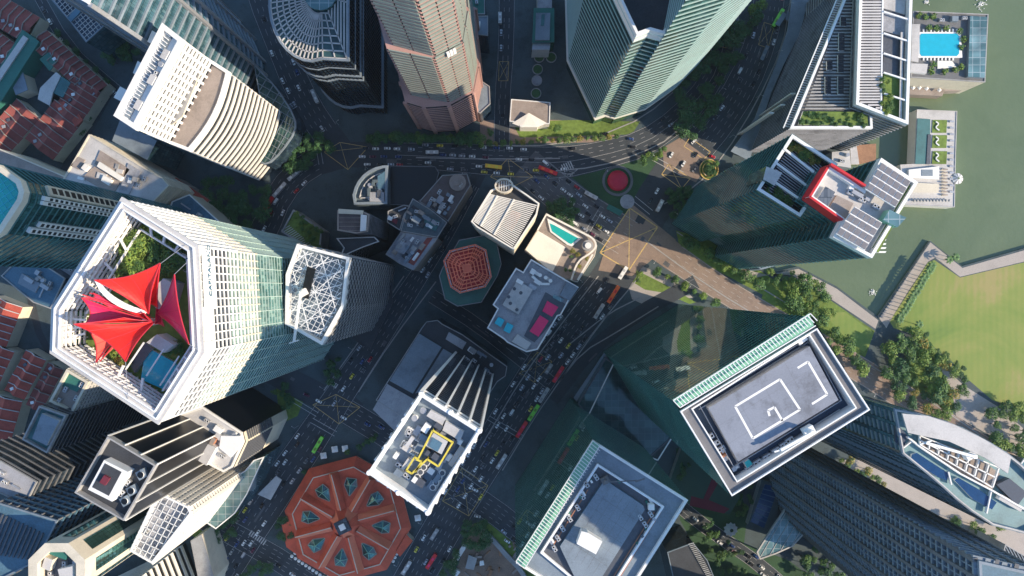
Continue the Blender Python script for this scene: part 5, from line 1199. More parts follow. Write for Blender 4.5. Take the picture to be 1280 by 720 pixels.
MB().prism(q, 15, 16, 'glass_roof', 'glass_roof', True).build('glass_sheet', slab_t); MB().ring(off(q, .2), off(q, -.7), 14.8, 16.4, 'roof_light').build('edge_beam', slab_t)
mb = MB(); hatch(q, math.radians(60), 5, lambda a, b, k: mb.bar((*a, 16.1), (*b, 16.1), .35, .35, 'roof_light')); mb.build('glazing_bars', slab_t)
for p in ((975, 650), (955, 690), (1000, 662)): MB().bar((*W(p), 0), (*W(p, 15), 15), .7, .7, 'steel').build('column', slab_t)
root, poly, z = tower('ribbed_dark_block', 'low dark block with a ribbed right edge at the bottom centre right', [(834, 690), (866, 678), (884, 700), (900, 740), (850, 760)], .93, 'glass_dark', 'roof_dark', ('roof_bluegrey', .5, .5))
a, b = W((866, 678), z), W((898, 735), z)
for k in range(26): p = lerp(a, b, k / 26); MB().bar((p[0] - 3, p[1] - 1, z + .5), (p[0] + .5, p[1], z + .5), .4, .8, 'roof_light').build('rib', root)
root, poly, z = tower('louvred_low_block', 'low grey block with dark roof louvres in the bottom right corner', [(1256, 680), (1290, 700), (1290, 740), (1246, 715)], .93, 'concrete', 'roof_dark', ('concrete', .6, .6)); slats(off(poly, -.6), math.radians(-62), 1.6, .5, z + .2, 'roof_bluegrey', root)
root, poly, z = tower('gridded_pavilion', 'small glass roofed pavilion at the right edge beside the sail tower', [(1262, 598), (1280, 573), (1300, 585), (1300, 622)], .93, 'glass_blue', 'glass_roof', ('white', .6, .6))
# --- central shaded blocks
qc_ = [(485, 207), (484, 255), (443, 256), (441, 243)] + [(484 + 43 * math.cos(math.radians(a)), 250 - 43 * math.sin(math.radians(a))) for a in range(170, 92, -12)]
root, poly, z = tower('quadrant_block', 'quarter circle roofed grey block above the pale slab roof left of centre', qc_, .93, 'glass_dark', 'roof_slate', ('roof_bluegrey', 1.6, 1), well=1.5, bands=(4, .5, .2, 'roof_slate'))
MB().ring(off(poly, -4.2), off(poly, -4.8), z - 1.5, z - .2, 'roof_light').build('inner_curb', root)
slab(root, 'plant_room', [(462, 240), (480, 240), (480, 252), (462, 252)], z - 1.5, z + 1.5, 'concrete_dark', 'roof_grey'); slab(root, 'plant_room', [(472, 220), (481, 214), (481, 236), (472, 236)], z - 1.5, z + 1, 'roof_bluegrey', 'roof_blue'); roof_clutter(root, WP([(460, 225), (478, 220), (480, 252), (450, 252)], z), z - 1.5, 6)
tower('black_roof_block', 'flat black roofed block next to the quarter circle roof', [(487, 207), (544, 208), (549, 216), (545, 230), (528, 249), (512, 257), (487, 256)], .95, 'glass_dark', 'black', ('concrete_dark', .5, .4))
root, poly, z = tower('old_office_block', 'brown roofed commercial block with round corner turret beside the dark street', [(553, 219), (584, 217), (588, 232), (560, 277), (540, 262), (524, 252)], .94, 'concrete_brown', 'roof_brown', ('concrete', .5, .6), clutter=6)
p = W((572, 228), z + 2); MB().cyl(*p, z - 4, z + 2, 5.6, 20, 'concrete_brown', 'concrete_brown').build('corner_turret', root); MB().box(*p, z + 2, z + 3.4, 4, 4, .4, 'concrete_brown').build('vent', root)
root, poly, z = tower('cluttered_roof_block', 'commercial block with teal roof patch and pipes between brown roofs', [(516, 248), (540, 263), (559, 278), (547, 297), (501, 289), (507, 266)], .93, 'glass_dark', 'roof_slate', ('concrete', .5, .6), clutter=16)
slab(root, 'roof_sheet', [(533, 270), (550, 277), (544, 289), (528, 282)], z, z + 1.6, 'roof_teal', 'roof_teal')
root, poly, z = tower('red_edged_block', 'grey roofed commercial block with a dark red roof strip below the pipes', [(501, 290), (547, 298), (517, 338), (500, 330), (482, 318)], .93, 'concrete_brown', 'roof_grey', ('concrete', .5, .6), clutter=9)
slab(root, 'red_roof_strip', [(534, 297), (541, 297), (517, 332), (510, 328)], z, z + .8, 'tile_dark'); slab(root, 'plant_room', [(497, 300), (514, 306), (505, 318), (492, 313)], z, z + 2, 'concrete', 'roof_grey')
root, poly, z = tower('small_red_box_block', 'small grey block with one red roof box left of the pipes', [(485, 264), (505, 256), (513, 258), (506, 268), (500, 288), (484, 278)], .93, 'concrete_dark', 'roof_dark', ('concrete', .5, .6), clutter=2)
slab(root, 'red_box', [(492, 273), (497, 275), (495, 280), (490, 277)], z, z + 2.5, 'court_red'); slab(root, 'white_box', [(486, 269), (491, 272), (489, 276), (484, 274)], z, z + 2.5, 'white')
root, poly, z = tower('pale_slab_block', 'block with pale ribbed slab roof above the lattice crowned tower', [(422, 263), (455, 265), (462, 268), (460, 290), (446, 292), (422, 288)], .86, 'glass_dark', 'roof_brown', ('concrete_brown', .8, .8), bands=(4, .5, .3, 'concrete_dark')); slats(off(poly, -1), 0, 2.6, .3, z + .2, 'concrete_brown', root); slab(root, 'plant_room', [(451, 268), (458, 269), (457, 288), (450, 289)], z, z + 2.5, 'white'); slab(root, 'cornice', [(423, 261), (454, 263), (453, 268), (423, 267)], z, z + 1.4, 'cream')
root, poly, z = tower('white_walled_block', 'dark block with one white upper wall just above the lattice crowned tower', [(421, 298), (468, 296), (474, 302), (452, 310), (425, 322), (430, 310)], .88, 'glass_dark', 'roof_dark', ('roof_light', .5, 1))
root, poly, z = tower('planted_roof_block', 'low block with bright green planted roof above the lattice crowned tower', [(367, 262), (403, 288), (400, 318), (352, 290)], .96, 'concrete', 'grass', ('concrete', 1, 1)); slats(WP([(352, 288), (360, 280), (392, 308), (385, 318)], z), math.radians(30), 1.5, .5, z + .3, 'roof_light', root)
root, poly, z = tower('blue_wedge_block', 'low building with pointed blue glass roof behind the garden tower', [(215, 252), (237, 243), (278, 280), (330, 330), (262, 290), (212, 262)], .93, 'cream', 'roof_blue', ('white', .6, .6), clutter=3)
tower('long_red_roof', 'narrow low building with dull red roof behind the garden tower', [(210, 225), (220, 222), (262, 250), (254, 257)], .97, 'concrete_brown', 'tile_red', None)
# top middle small things
root, poly, z = tower('teal_roofed_terminal', 'long teal and grey roofed low building at the top centre', [(667, 10), (693, 10), (693, 53), (665, 53)], .96, 'glass_teal', 'roof_green', None); slab(root, 'roof_sheet', [(670, 16), (688, 16), (687, 50), (669, 50)], z, z + 1.4, 'roof_bluegrey'); slab(root, 'roof_slot', [(677, 18), (681, 18), (680, 32), (676, 32)], z + 1.4, z + 1.8, 'roof_teal')
slab(root, 'porch', [(666, 54), (688, 54), (687, 62), (665, 62)], 0, z - 3, 'roof_light', 'steel')
tower('grey_low_block', 'low grey block at the top edge above the teal roof', [(672, -20), (690, -20), (690, 10), (672, 10)], .96, 'concrete', 'roof_grey', None)
root, poly, z = tower('white_roofed_pavilion', 'square pale roofed pavilion with a pitched porch beside the upper road', [(639, 124), (688, 128), (687, 155), (673, 155), (672, 158), (650, 158), (649, 153), (637, 152)], .97, 'white_warm', 'concrete_brown', ('white', .6, .5))
ap = (*W((661, 141), z + 3), z + 3); mb = MB(); e = [(*W(p, z + .2), z + .2) for p in ((640, 154), (652, 159), (672, 159), (684, 154))]
for a, b in zip(e, e[1:]): mb.face([a, b, ap], 'white_warm')
mb.build('porch_roof', root)
for i, (x, y) in enumerate(((674, 72), (689, 72), (672, 87), (671, 101), (670, 117))):
    t = thing('ring_fountain', '%s circular stone planter ring from the %s' % (['left', 'right', 'middle', 'fourth', 'lowest'][i], 'top of the ring row above the pale pavilion'), 'planter', W((x, y)), group='circular planter rings in the paved square')
    p = W((x, y)); R1 = [(p[0] + 3.8 * math.cos(a), p[1] + 3.8 * math.sin(a)) for a in [k * math.pi / 12 for k in range(24)]]
    MB().ring(R1, off(R1, -.6), 0, 1.0, 'concrete').build('rim', t); MB().flat(off(R1, -.6), .6, 'leaf_dark' if i != 3 else 'roof_grey').build('planting', t)
for px_, r_, nm, lb, cl in (([(584, -10), (606, -10), (606, 18), (586, 18)], .93, 'roof_garden_block', 'block with green roof patch and pipes at the top edge right of the pink tower', 8),
                        ([(586, 20), (610, 20), (610, 45), (585, 42)], .93, 'glass_hatch_block', 'small grey block with pale skylights right of the pink tower', 7),
                        ([(600, 100), (612, 108), (613, 130), (600, 142), (590, 135)], .95, 'angled_glass_block', 'small pale blue roofed block between pink tower and the straight road', 0)):
    root, poly, z = tower(nm, lb, px_, r_, 'glass_navy', 'roof_bluegrey' if cl != 8 else 'roof_green', ('concrete', .5, .6), clutter=cl)
# water front buildings
r = .95; z = 25
root, poly, z = tower('pool_roof_pavilion', 'waterfront pavilion with blue swimming pool and glazed strip on its roof', [(1141, 14), (1235, 18), (1231, 103), (1138, 97)], r, 'cream', 'concrete_dark', ('concrete', .6, .5), z0=-3)
slab(root, 'pool_surround', [(1148, 40), (1201, 40), (1203, 72), (1147, 72)], z, z + .8, 'white'); slab(root, 'pool', [(1150, 44), (1152, 42), (1196, 42), (1199, 45), (1199, 67), (1196, 70), (1152, 70), (1150, 67)], z + .7, z + .95, 'pool')
slab(root, 'glass_strip', [(1213, 20), (1234, 21), (1231, 97), (1210, 96)], z, z + 2.5, 'roof_bluegrey', 'glass_roof'); slab(root, 'sun_deck', [(1140, 30), (1150, 30), (1148, 78), (1139, 76)], z, z + .9, 'white_warm', 'roof_light'); slab(root, 'plant_room', [(1139, 79), (1160, 80), (1158, 92), (1138, 90)], z, z + 2.5, 'white', 'roof_light'); slab(root, 'timber_deck', [(1172, 76), (1190, 76), (1196, 84), (1172, 86)], z, z + .5, 'white_warm')
for k in range(10): MB().box(*W((1154 + k * 4.6, 38.5), z), z, z + .7, .9, 2, 0, 'white').build('sun_lounger', root)
for k in range(9): MB().box(*W((1154 + k * 4.6, 74), z), z, z + .7, .9, 2, 0, 'white').build('sun_lounger', root)
roof_clutter(root, WP([(1165, 18), (1210, 20), (1208, 36), (1165, 34)], z), z, 6, 3)
for (x, y) in ((1148, 20), (1156, 22), (1165, 21), (1198, 40), (1203, 50), (1200, 60), (1160, 36), (1170, 36), (1182, 36), (1165, 82), (1193, 88), (1200, 84), (1180, 90), (1163, 90)):
    mb = MB(); p = W((x, y), z); rr = random.Random(x * y)
    for k in range(40): a = rr.uniform(0, 6.28); d_ = rr.uniform(0, 2.2); mb.box(p[0] + d_ * math.cos(a), p[1] + d_ * math.sin(a), z + rr.uniform(0, 1.6), z + rr.uniform(1.7, 2.4), .5, .5, a, rr.choice(['leaf_mid', 'leaf_light', 'leaf_dark']))
    mb.build('planter_bush', root)
slab(root, 'timber_terrace', [(1138, 98), (1205, 104), (1204, 113), (1180, 114), (1178, 120), (1137, 118)], -3, 5, 'concrete_brown', 'concrete_brown')
for x, y in ((1142, 109), (1150, 109), (1159, 110), (1175, 112)):
    MB().cyl(*W((x, y), 8), 5, 5.6, .2, 6, 'steel').cyl(*W((x, y), 8), 7.2, 8, 1.7, 4, 'white', r1=.2).build('parasol', root)
root, poly, z = tower('jetty_pavilion', 'white jetty building with three lawn patches bearing white curves on the water', [(1146, 137), (1196, 139), (1194, 205), (1193, 259), (1130, 256), (1125, 206), (1143, 205)], .985, 'white_warm', 'roof_light', ('roof_light', .4, .4), z0=-3)
slab(root, 'glass_roof', [(1147, 148), (1163, 149), (1162, 205), (1144, 205)], z, z + .8, 'glass_roof', 'roof_teal'); slab(root, 'glass_rib', [(1160, 168), (1164, 168), (1163, 205), (1158, 205)], z, z + 1.2, 'steel_dark')
for y in (150, 169, 189):
    slab(root, 'lawn_patch', [(1166, y), (1184, y), (1183, y + 16), (1165, y + 16)], z, z + .4, 'concrete', 'grass')
    mb = MB(); P = [W(p, z + 1) for p in smooth([(1170, y + 2), (1174, y + 5), (1169, y + 9), (1174, y + 13)], 2)]
    for a, b in zip(P, P[1:]): mb.bar((*a, z + .8), (*b, z + .8), .8, .8, 'white')
    mb.build('curved_bench', root)
for k in range(12): MB().box(*W((1189, 152 + k * 8), z), z, z + .8, 3, 1.3, 0, 'steel').build('bench', root)
slab(root, 'hall_roof', [(1136, 212), (1174, 208), (1174, 224), (1136, 222)], z, z + 2, 'white', 'white'); slab(root, 'hall_roof', [(1142, 228), (1174, 230), (1173, 241), (1140, 240)], z, z + 2, 'white_warm', 'cream'); slab(root, 'roof_opening', [(1152, 212), (1166, 212), (1166, 220), (1152, 220)], z + 2, z + 2.2, 'roof_bluegrey')
for k in range(9): MB().box(*W((1180, 212 + k * 4), z), z, z + 1.6, 3.6, .9, 0, 'cream', 'concrete_brown').build('pergola_slat', root)
for k in range(12):
    MB().cyl(*W((1141 + k * 4, 251), z), z + 1.6, z + 2.1, 1.1, 6, 'concrete', r1=.3).cyl(*W((1141 + k * 4, 251), z), z, z + 1.7, .15, 5, 'steel').build('parasol', root)
t = thing('round_umbrella', 'large round white spoked parasol overhanging the water at the jetty corner', 'parasol', W((1198, 223)))
p = W((1198, 223), 9); MB().cyl(*p, -3, 8, .4, 8, 'white').build('pole', t); mb = MB()
for k in range(16):
    a0, a1 = k * math.pi / 8, (k + 1) * math.pi / 8; mb.face([(p[0] + .8 * math.cos(a0), p[1] + .8 * math.sin(a0), 9.4), (p[0] + 3.9 * math.cos(a0), p[1] + 3.9 * math.sin(a0), 8), (p[0] + 3.9 * math.cos(a1), p[1] + 3.9 * math.sin(a1), 8), (p[0] + .8 * math.cos(a1), p[1] + .8 * math.sin(a1), 9.4)], 'white' if k % 2 else 'concrete')
mb.build('canopy', t)
t = thing('timber_jetty', 'small timber deck by the water between the two roof garden towers', 'deck', W((1085, 190))); MB().prism(WP([(1068, 182), (1094, 180), (1094, 200), (1072, 206)]), -3, 1.2, 'terracotta', 'wood').build('deck', t); MB().prism(WP([(1060, 178), (1068, 178), (1072, 206), (1062, 206)]), 0, 2.5, 'cream', 'roof_light').build('kiosk', t)
t = thing('small_pale_roof', 'small pale roofed block between the louvred office and the solar roofed tower', 'building', W((1055, 195))); MB().prism(WP([(1040, 190), (1062, 188), (1064, 210), (1040, 206)], 14), 0, 14, 'concrete', 'roof_light').build('wall', t); roof_clutter(t, WP([(1042, 191), (1062, 189), (1063, 208), (1041, 205)], 14), 14, 3)
# sports court, pool deck, tent
t = thing('sports_court', 'dark green sports court with dark red run-off between the tower feet', 'sports court', W((890, 605)))
MB().prism(WP([(852, 560), (885, 570), (925, 600), (925, 622), (912, 643), (860, 630), (838, 600)], 6), 0, 6, 'concrete', 'court_green').build('court_deck', t)
mb = MB(); mb.flat(WP([(890, 598), (898, 603), (886, 625), (912, 636), (905, 642), (862, 632), (864, 620), (879, 624)], 6), 6.03, 'court_red'); mb.build('court_paint', t)
t = thing('swimming_pool', 'deep blue striped swimming pool on a deck beside the tall square tower', 'swimming pool', W((955, 632)))
MB().prism(WP([(952, 600), (975, 606), (972, 640), (960, 664), (935, 656)], 6), 0, 6, 'concrete', 'paving').build('pool_deck', t)
q4 = [W(p, 6) for p in ((956, 605), (973, 609), (955, 660), (938, 652))]; MB().prism(q4, 6, 6.2, 'concrete', 'pool_blue').build('pool_water', t)
mb = MB()
for k in range(1, 8): mb.bar((*lerp(q4[0], q4[3], k / 8), 6.25), (*lerp(q4[1], q4[2], k / 8), 6.25), .6, .1, 'roof_blue')
mb.build('lane_line', t)
t = thing('star_tent', 'round white petal edged tent roof beside the small road lower right', 'tent', W((913, 662))); p = W((913.5, 662), 4); mb = MB()
for k in range(10):
    a0, a1 = k * math.pi / 5, (k + 1) * math.pi / 5; am = (a0 + a1) / 2
    f = lambda a, R, zz: (p[0] + R * math.cos(a), p[1] + R * math.sin(a), zz)
    mb.face([f(a0, 1.3, 6), f(a0, 4.2, 4), f(am, 5.2, 3.6), f(a1, 4.2, 4), f(a1, 1.3, 6)], 'roof_light')
mb.build('canopy', t); MB().cyl(*p, 0, 5, .4, 8, 'steel_dark').build('pole', t)
t = thing('red_dome', 'round translucent looking red dome in a dark ring on the shaded lawn', 'dome', W((772, 226))); p = W((772, 226)); mb = MB()
for j in range(5):
    for k in range(28):
        a0, a1 = k * math.pi / 14, (k + 1) * math.pi / 14; r0, r1_ = 7.4 * math.cos(j * math.pi / 10), 7.4 * math.cos((j + 1) * math.pi / 10); h0, h1 = .5 + 3.2 * math.sin(j * math.pi / 10), .5 + 3.2 * math.sin((j + 1) * math.pi / 10)
        mb.face([(p[0] + r0 * math.cos(a0), p[1] + r0 * math.sin(a0), h0), (p[0] + r0 * math.cos(a1), p[1] + r0 * math.sin(a1), h0), (p[0] + r1_ * math.cos(a1), p[1] + r1_ * math.sin(a1), h1), (p[0] + r1_ * math.cos(a0), p[1] + r1_ * math.sin(a0), h1)], 'dome_red')
o = mb.build('dome', t); R1 = [(p[0] + 11 * math.cos(a), p[1] + 11 * math.sin(a)) for a in [k * math.pi / 20 for k in range(40)]]
for pl in o.data.polygons: pl.use_smooth = True
MB().ring(R1, [(p[0] + 9.2 * math.cos(a), p[1] + 9.2 * math.sin(a)) for a in [k * math.pi / 20 for k in range(40)]], 0, .5, 'concrete_dark').build('ring_wall', t)
t = thing('glass_entrance_roof', 'rounded grey paved forecourt slab at the corner of the dome lawn', 'forecourt', W((783, 250))); MB().prism(WP(arc(784, 252, 9, 0, 340, 16)), 0, .3, 'concrete', 'roof_grey').build('slab', t)
t = thing('shelter_roof', 'emerald green flat shelter roof at the end of the car queue', 'shelter', W((768, 262))); MB().prism(WP([(761, 255), (779, 264), (775, 270), (758, 261)], 5), 4.4, 5, 'roof_green').build('roof', t)
for p in ((763, 258), (775, 266)): MB().cyl(*W(p), 0, 4.4, .2, 6, 'steel').build('post', t)
t = thing('spiral_ramp', 'yellow edged oval planted traffic island with spiral kerb right of the junction', 'traffic island', W((886, 212)))
el = lambda R: [(W((886, 212))[0] + R * .57 * math.cos(a), W((886, 212))[1] + R * .62 * math.sin(a)) for a in [k * math.pi / 16 for k in range(32)]]
MB().ring(el(12), el(11), 0, .9, 'paint_yellow').build('rim', t); MB().ring(el(8.5), el(7.6), 0, 1.2, 'paint_yellow').build('rim', t); MB().flat(el(11), .3, 'grass').build('planting', t)
t = thing('glass_walkway', 'long covered walkway with pale glass roof at the top right roadside', 'walkway', W((960, 120)))
mb = MB(); P = [(1002, -10), (992, 40), (975, 80), (960, 115), (948, 150), (925, 195)]; q = strip_poly(P, [22, 16, 9, 8, 10, 26]); n = len(P)
for i in range(n - 1): mb.prism([W(q[i], 6), W(q[i + 1], 6), W(q[2 * n - 2 - i], 6), W(q[2 * n - 1 - i], 6)], 5.5, 6, 'roof_light', 'roof_bluegrey')
mb.build('roof', t)
for i in range(n): MB().cyl(*W(P[i]), 0, 5.5, .3, 6, 'steel').build('post', t)
for i, (q_, m, lb) in enumerate((([(979, 15), (984, 18), (974, 33), (969, 30)], 'roof_bluegrey', 'slim grey blue bus shelter roof beside the bright green bus'), ([(984, 13), (994, 20), (990, 30), (982, 24)], 'roof_bluegrey', 'square grey blue shelter roof at the top right roadside'))):
    t = thing('bus_shelter', lb, 'shelter', W(q_[0])); MB().prism(WP(q_, 4), 3.6, 4, m).build('roof', t); MB().cyl(*W(cen(q_)), 0, 3.6, .3, 6, 'steel').build('post', t)
# market parasols and white kiosk roofs
for i, (x, y) in enumerate(((404, 570), (418, 562), (431, 561), (522, 648))):
    t = thing('market_canopy', ['leftmost of three square white canopies above the market roof', 'middle of three square white canopies above the market roof', 'rightmost of three square white canopies above the market roof', 'square white canopy at the right corner of the market under the tower'][i], 'canopy', W((x, y)), group='square canopies round the market')
    p = W((x, y), 4); MB().box(*p, 3, 3.3, 4.2, 4.2, .2, 'white').build('canopy_edge', t); mb = MB(); cs = [(p[0] + dx_, p[1] + dy_, 3.3) for dx_, dy_ in ((-2, -2), (2, -2), (2, 2), (-2, 2))]
    for a, b in zip(cs, cs[1:] + cs[:1]): mb.face([a, b, (p[0], p[1], 4.6)], 'white')
    mb.build('canopy', t); MB().cyl(*p, 0, 3, .15, 6, 'steel').build('pole', t)
mp = MB(); mp.cyl(0, 0, 2.1, 2.9, 1.25, 8, 'white', r1=.1).cyl(0, 0, 0, 2.1, .07, 5, 'steel'); mpd = mp.data('parasol')
k = 0
for (x0, y0, x1, y1, n_, row) in ((370, 690, 420, 722, 13, 'inner'), (366, 694, 414, 726, 12, 'outer'), (508, 668, 492, 700, 8, 'right')):
    for i in range(n_):
        o = bpy.data.objects.new('parasol', mpd); C.objects.link(o); p = W(lerp((x0, y0), (x1, y1), i / (n_ - 1))); o.location = (p[0], p[1], 0)
        tagm(o, '%s small white parasol from the top in the %s row beside the market' % (ORD[i], row), 'parasol', 'small parasols along the market')
# building site sheds and rubble
for i, (q_, m, zz, lb) in enumerate((([(580, 680), (584, 682), (565, 712), (560, 709)], 'white', 3, 'long white site hut along the left edge of the building site'), ([(570, 712), (575, 715), (571, 720), (566, 717)], 'white', 3, 'small white site hut at the bottom edge of the building site'), ([(600, 702), (604, 701), (605, 706), (600, 707)], 'white', 2, 'small white box in the middle of the building site'), ([(586, 694), (596, 698), (592, 712), (582, 710)], 'concrete', 2.5, 'grey green slab on the building site'))):
    t = thing('site_hut', lb, 'hut', W(q_[0])); MB().prism(WP(q_, zz), 0, zz, m).build('wall', t); MB().prism(off(WP(q_, zz), .2), zz, zz + .2, m).build('roof', t)
t = thing('site_foundation', 'low brown concrete footings crossing the building site', 'foundation', W((610, 700))); mb = MB(); rr = random.Random(3)
for k in range(26): x, y = rr.uniform(584, 645), rr.uniform(680, 730); mb.box(*W((x, y)), 0, rr.uniform(.5, 2), rr.uniform(1.5, 7), rr.uniform(.8, 2), rr.uniform(0, 3), rr.choice(['soil', 'concrete_brown', 'wood']))
mb.build('footings', t)
t = thing('site_wall', 'pale curved concrete boundary wall right of the building site', 'wall', W((630, 690))); mb = MB(); P = [W(p) for p in smooth([(602, 661), (615, 672), (635, 695), (652, 712), (662, 735)], 1)]
for a, b in zip(P, P[1:]): mb.bar((*a, 1.2), (*b, 1.2), 3.2, 2.4, 'concrete')
mb.build('wall', t)
# fountain splash and boat on the water
for x, y, s_, lb in ((1093, 365, 3.0, 'white fountain splash on the water inside the sea wall corner'), (1228, 4, 6.0, 'pale churned patch of water at the top edge right of the pool pavilion'), (1160, 1, 2.0, 'small pale splash at the top edge above the pool pavilion')):
    mb = MB(); rr = random.Random(x)
    for k in range(60): a = rr.uniform(0, 6.28); d_ = abs(rr.gauss(0, .5)) * s_; mb.box(W((x, y))[0] + d_ * math.cos(a), W((x, y))[1] + d_ * math.sin(a), -2.4, -2.4 + rr.uniform(.1, .9), .5, .4, a, 'white')
    o = mb.build('water_spray'); recentre(o, W((x, y))); o['kind'] = 'stuff'; o['label'] = lb; o['category'] = 'spray'

# ------------------------------------------------------------ shophouses
def shophouse(A, B, Dp, Ep, z, m, label, group):
    """A,B street corners, Ep,Dp rear corners (world); gable roof, party walls"""
    c = cen([A, B, Dp, Ep]); t = thing('shophouse', label, 'house', c, group=group)
    q = ccw([A, B, Dp, Ep]); MB().walls(q, 0, z, 'cream').build('wall', t)
    M1, M2 = lerp(A, Ep, .45), lerp(B, Dp, .45); N1, N2 = lerp(A, Ep, .72), lerp(B, Dp, .72)
    mb = MB(); rz_ = z + 3
    mb.face([(*A, z), (*B, z), (*M2, rz_), (*M1, rz_)], m); mb.face([(*M1, rz_), (*M2, rz_), (*N2, z + .6), (*N1, z + .6)], m)
    mb.face([(*N1, z + .6), (*N2, z + .6), (*Dp, z + 1.6), (*Ep, z + 1.6)], m); mb.build('roof', t)
    mb = MB(); P = [(*A, z + .4), (*M1, rz_ + .4), (*N1, z + 1.1), (*Ep, z + 2)]
    for a, b in zip(P, P[1:]): mb.bar(a, b, .5, .7, 'concrete_brown' if m == 'tile_dark' else 'roof_light')
    mb.build('party_wall', t)
    if rnd.random() < .5:
        p = bil([A, B, Dp, Ep], .5, .72); MB().box(*p, z, z + 1.6, 2.4, 2, rnd.random(), rnd.choice(['roof_grey', 'white', 'steel_dark', 'concrete'])).build('water_tank', t)
def terrace(P, Q, depth, n, side, z, m, where):
    a, b = W(P, z), W(Q, z); l = math.dist(a, b); dx, dy = (b[0] - a[0]) / l, (b[1] - a[1]) / l; nx, ny = (-dy * depth * S * side, dx * depth * S * side)
    for i in range(n):
        A, B = lerp(a, b, i / n), lerp(a, b, (i + 1) / n); zz = z + rnd.uniform(-.5, .5)
        shophouse(A, B, (B[0] + nx, B[1] + ny), (A[0] + nx, A[1] + ny), zz, m, '%s red roofed shophouse from %s' % (ORD[i], where), 'red roofed shophouses in rows')
terrace((59, 38), (134, 106), 27, 11, -1, 11, 'tile_dark', 'the top in the row along the diagonal street')
terrace((126, 116), (104, 150), 36, 5, -1, 11, 'tile_dark', 'the right in the row beside the pale shed')
terrace((104, 152), (66, 200), 42, 6, -1, 11, 'tile_dark', 'the right below the white roofed shed')
terrace((50, 148), (8, 196), 36, 6, -1, 10, 'tile_dark', 'the top below the green shed roof')
terrace((-12, -14), (50, 22), 36, 7, -1, 11, 'tile_dark', 'the left in the row in the top left corner')
terrace((-30, 20), (30, 62), 30, 7, -1, 11, 'tile_dark', 'the left under the corner row')
terrace((28, 384), (8, 434), 38, 6, -1, 11, 'tile_red', 'the top in the bright left row')
terrace((18, 440), (-6, 490), 26, 5, -1, 11, 'tile_red', 'the top below the bright row')
terrace((58, 450), (30, 500), 26, 5, -1, 11, 'tile_red', 'the top in the block left of the small towers')
terrace((80, 462), (52, 515), 20, 5, -1, 11, 'tile_dark', 'the top beside the small cream roofed tower')
terrace((28, 502), (10, 566), 40, 5, -1, 11, 'tile_red', 'the top in the dull left edge row')
t = thing('green_market_roof', 'long teal green shed roof with grey skylight strip among the red roofs', 'shed', W((22, 80))); MB().prism(WP([(28, 37), (49, 52), (2, 126), (-30, 150), (-30, 95), (0, 84)], 15), 0, 15, 'roof_green', 'roof_green').build('wall', t); MB().prism(WP([(29, 44), (35, 48), (-8, 112), (-14, 106)], 16), 15, 16, 'roof_light', 'roof_light').build('skylight', t)
t = thing('white_roofed_shed', 'small white and grey blue pitched shed in the courtyard of red roofs', 'shed', W((66, 110))); MB().walls(WP([(70, 90), (88, 103), (78, 122), (62, 132), (47, 124), (50, 110)], 12), 0, 12, 'cream').build('wall', t)
MB().prism(WP([(70, 90), (76, 95), (66, 116), (62, 132), (47, 124), (50, 110)], 13), 12, 13, 'roof_light').build('roof', t); MB().prism(WP([(76, 95), (88, 103), (78, 122), (66, 116)], 13), 12, 12.6, 'roof_teal').build('roof', t)
for q_, m, lb in (([(69, 130), (80, 127), (86, 136), (76, 144)], 'tile_red', 'brighter red square roof right of the white roofed shed'), ([(88, 145), (97, 141), (103, 150), (94, 158)], 'tile_red', 'second brighter red square roof nearest the corner trees'), ([(12, 98), (28, 90), (34, 112), (20, 118)], 'roof_bluegrey', 'grey blue lean-to roof beside the green shed'), ([(50, 74), (60, 66), (70, 78), (62, 88)], 'roof_green', 'small green courtyard roof between the red roofs')):
    t = thing('small_roof', lb, 'roof', W(q_[0])); MB().prism(WP(q_, 12), 0, 12, 'cream', m).build('wall', t); MB().prism(off(WP(q_, 12.6), .3), 12, 12.6, m).build('roof', t)

# --- tower added unseen below the bottom edge to cast shade on the market and the avenue
tower('office_tower', 'glass tower added unseen below the bottom edge to shade market and avenue', [(890, 738), (1010, 738), (1010, 860), (940, 1010), (890, 960)], .58, 'glass_blue', 'roof_grey', ('white', 1, 1), ground=True, cat='tower', bands=(8, .6, .3, 'concrete'))

def rooms(name_poly_z, n, seed, mats=('concrete', 'concrete_brown', 'roof_grey', 'roof_dark', 'roof_bluegrey', 'white')):
    root, px, z = name_poly_z; rr = random.Random(seed); pol = WP(px, z); xs = [p[0] for p in pol]; ys = [p[1] for p in pol]; k = 0; t = 0; used = []
    e = max(range(len(pol)), key=lambda i: math.dist(pol[i], pol[(i + 1) % len(pol)])); ang = math.atan2(pol[(e + 1) % len(pol)][1] - pol[e][1], pol[(e + 1) % len(pol)][0] - pol[e][0])
    inn = off(pol, -1.5)
    while k < n and t < 900:
        t += 1; p = (rr.uniform(min(xs), max(xs)), rr.uniform(min(ys), max(ys))); w, h = rr.uniform(2, 7), rr.uniform(1.5, 4)
        cs = [(p[0] + sx * w / 2 * math.cos(ang) - sy * h / 2 * math.sin(ang), p[1] + sx * w / 2 * math.sin(ang) + sy * h / 2 * math.cos(ang)) for sx in (-1, 1) for sy in (-1, 1)]
        if not all(inside(q, inn) for q in cs) or any(math.dist(p, q) < (w + v) * .42 for q, v in used): continue
        used.append((p, w)); k += 1; MB().box(*p, z, z + rr.uniform(1, 4.2), w, h, ang, rr.choice(mats)).build(rr.choice(['plant_room', 'stair_shed', 'water_tank', 'plant_unit']), root)
def find(label_part):
    return [o for o in C.objects if o.get('label') and label_part in o['label']][0]
rooms((find('brown roofed commercial block with round'), [(553, 236), (580, 240), (559, 276), (530, 262), (526, 254), (540, 245)], ZR(.94)), 12, 1)
rooms((find('commercial block with teal roof patch'), [(515, 250), (552, 276), (548, 292), (525, 290), (498, 282), (506, 262)], ZR(.93)), 22, 2)
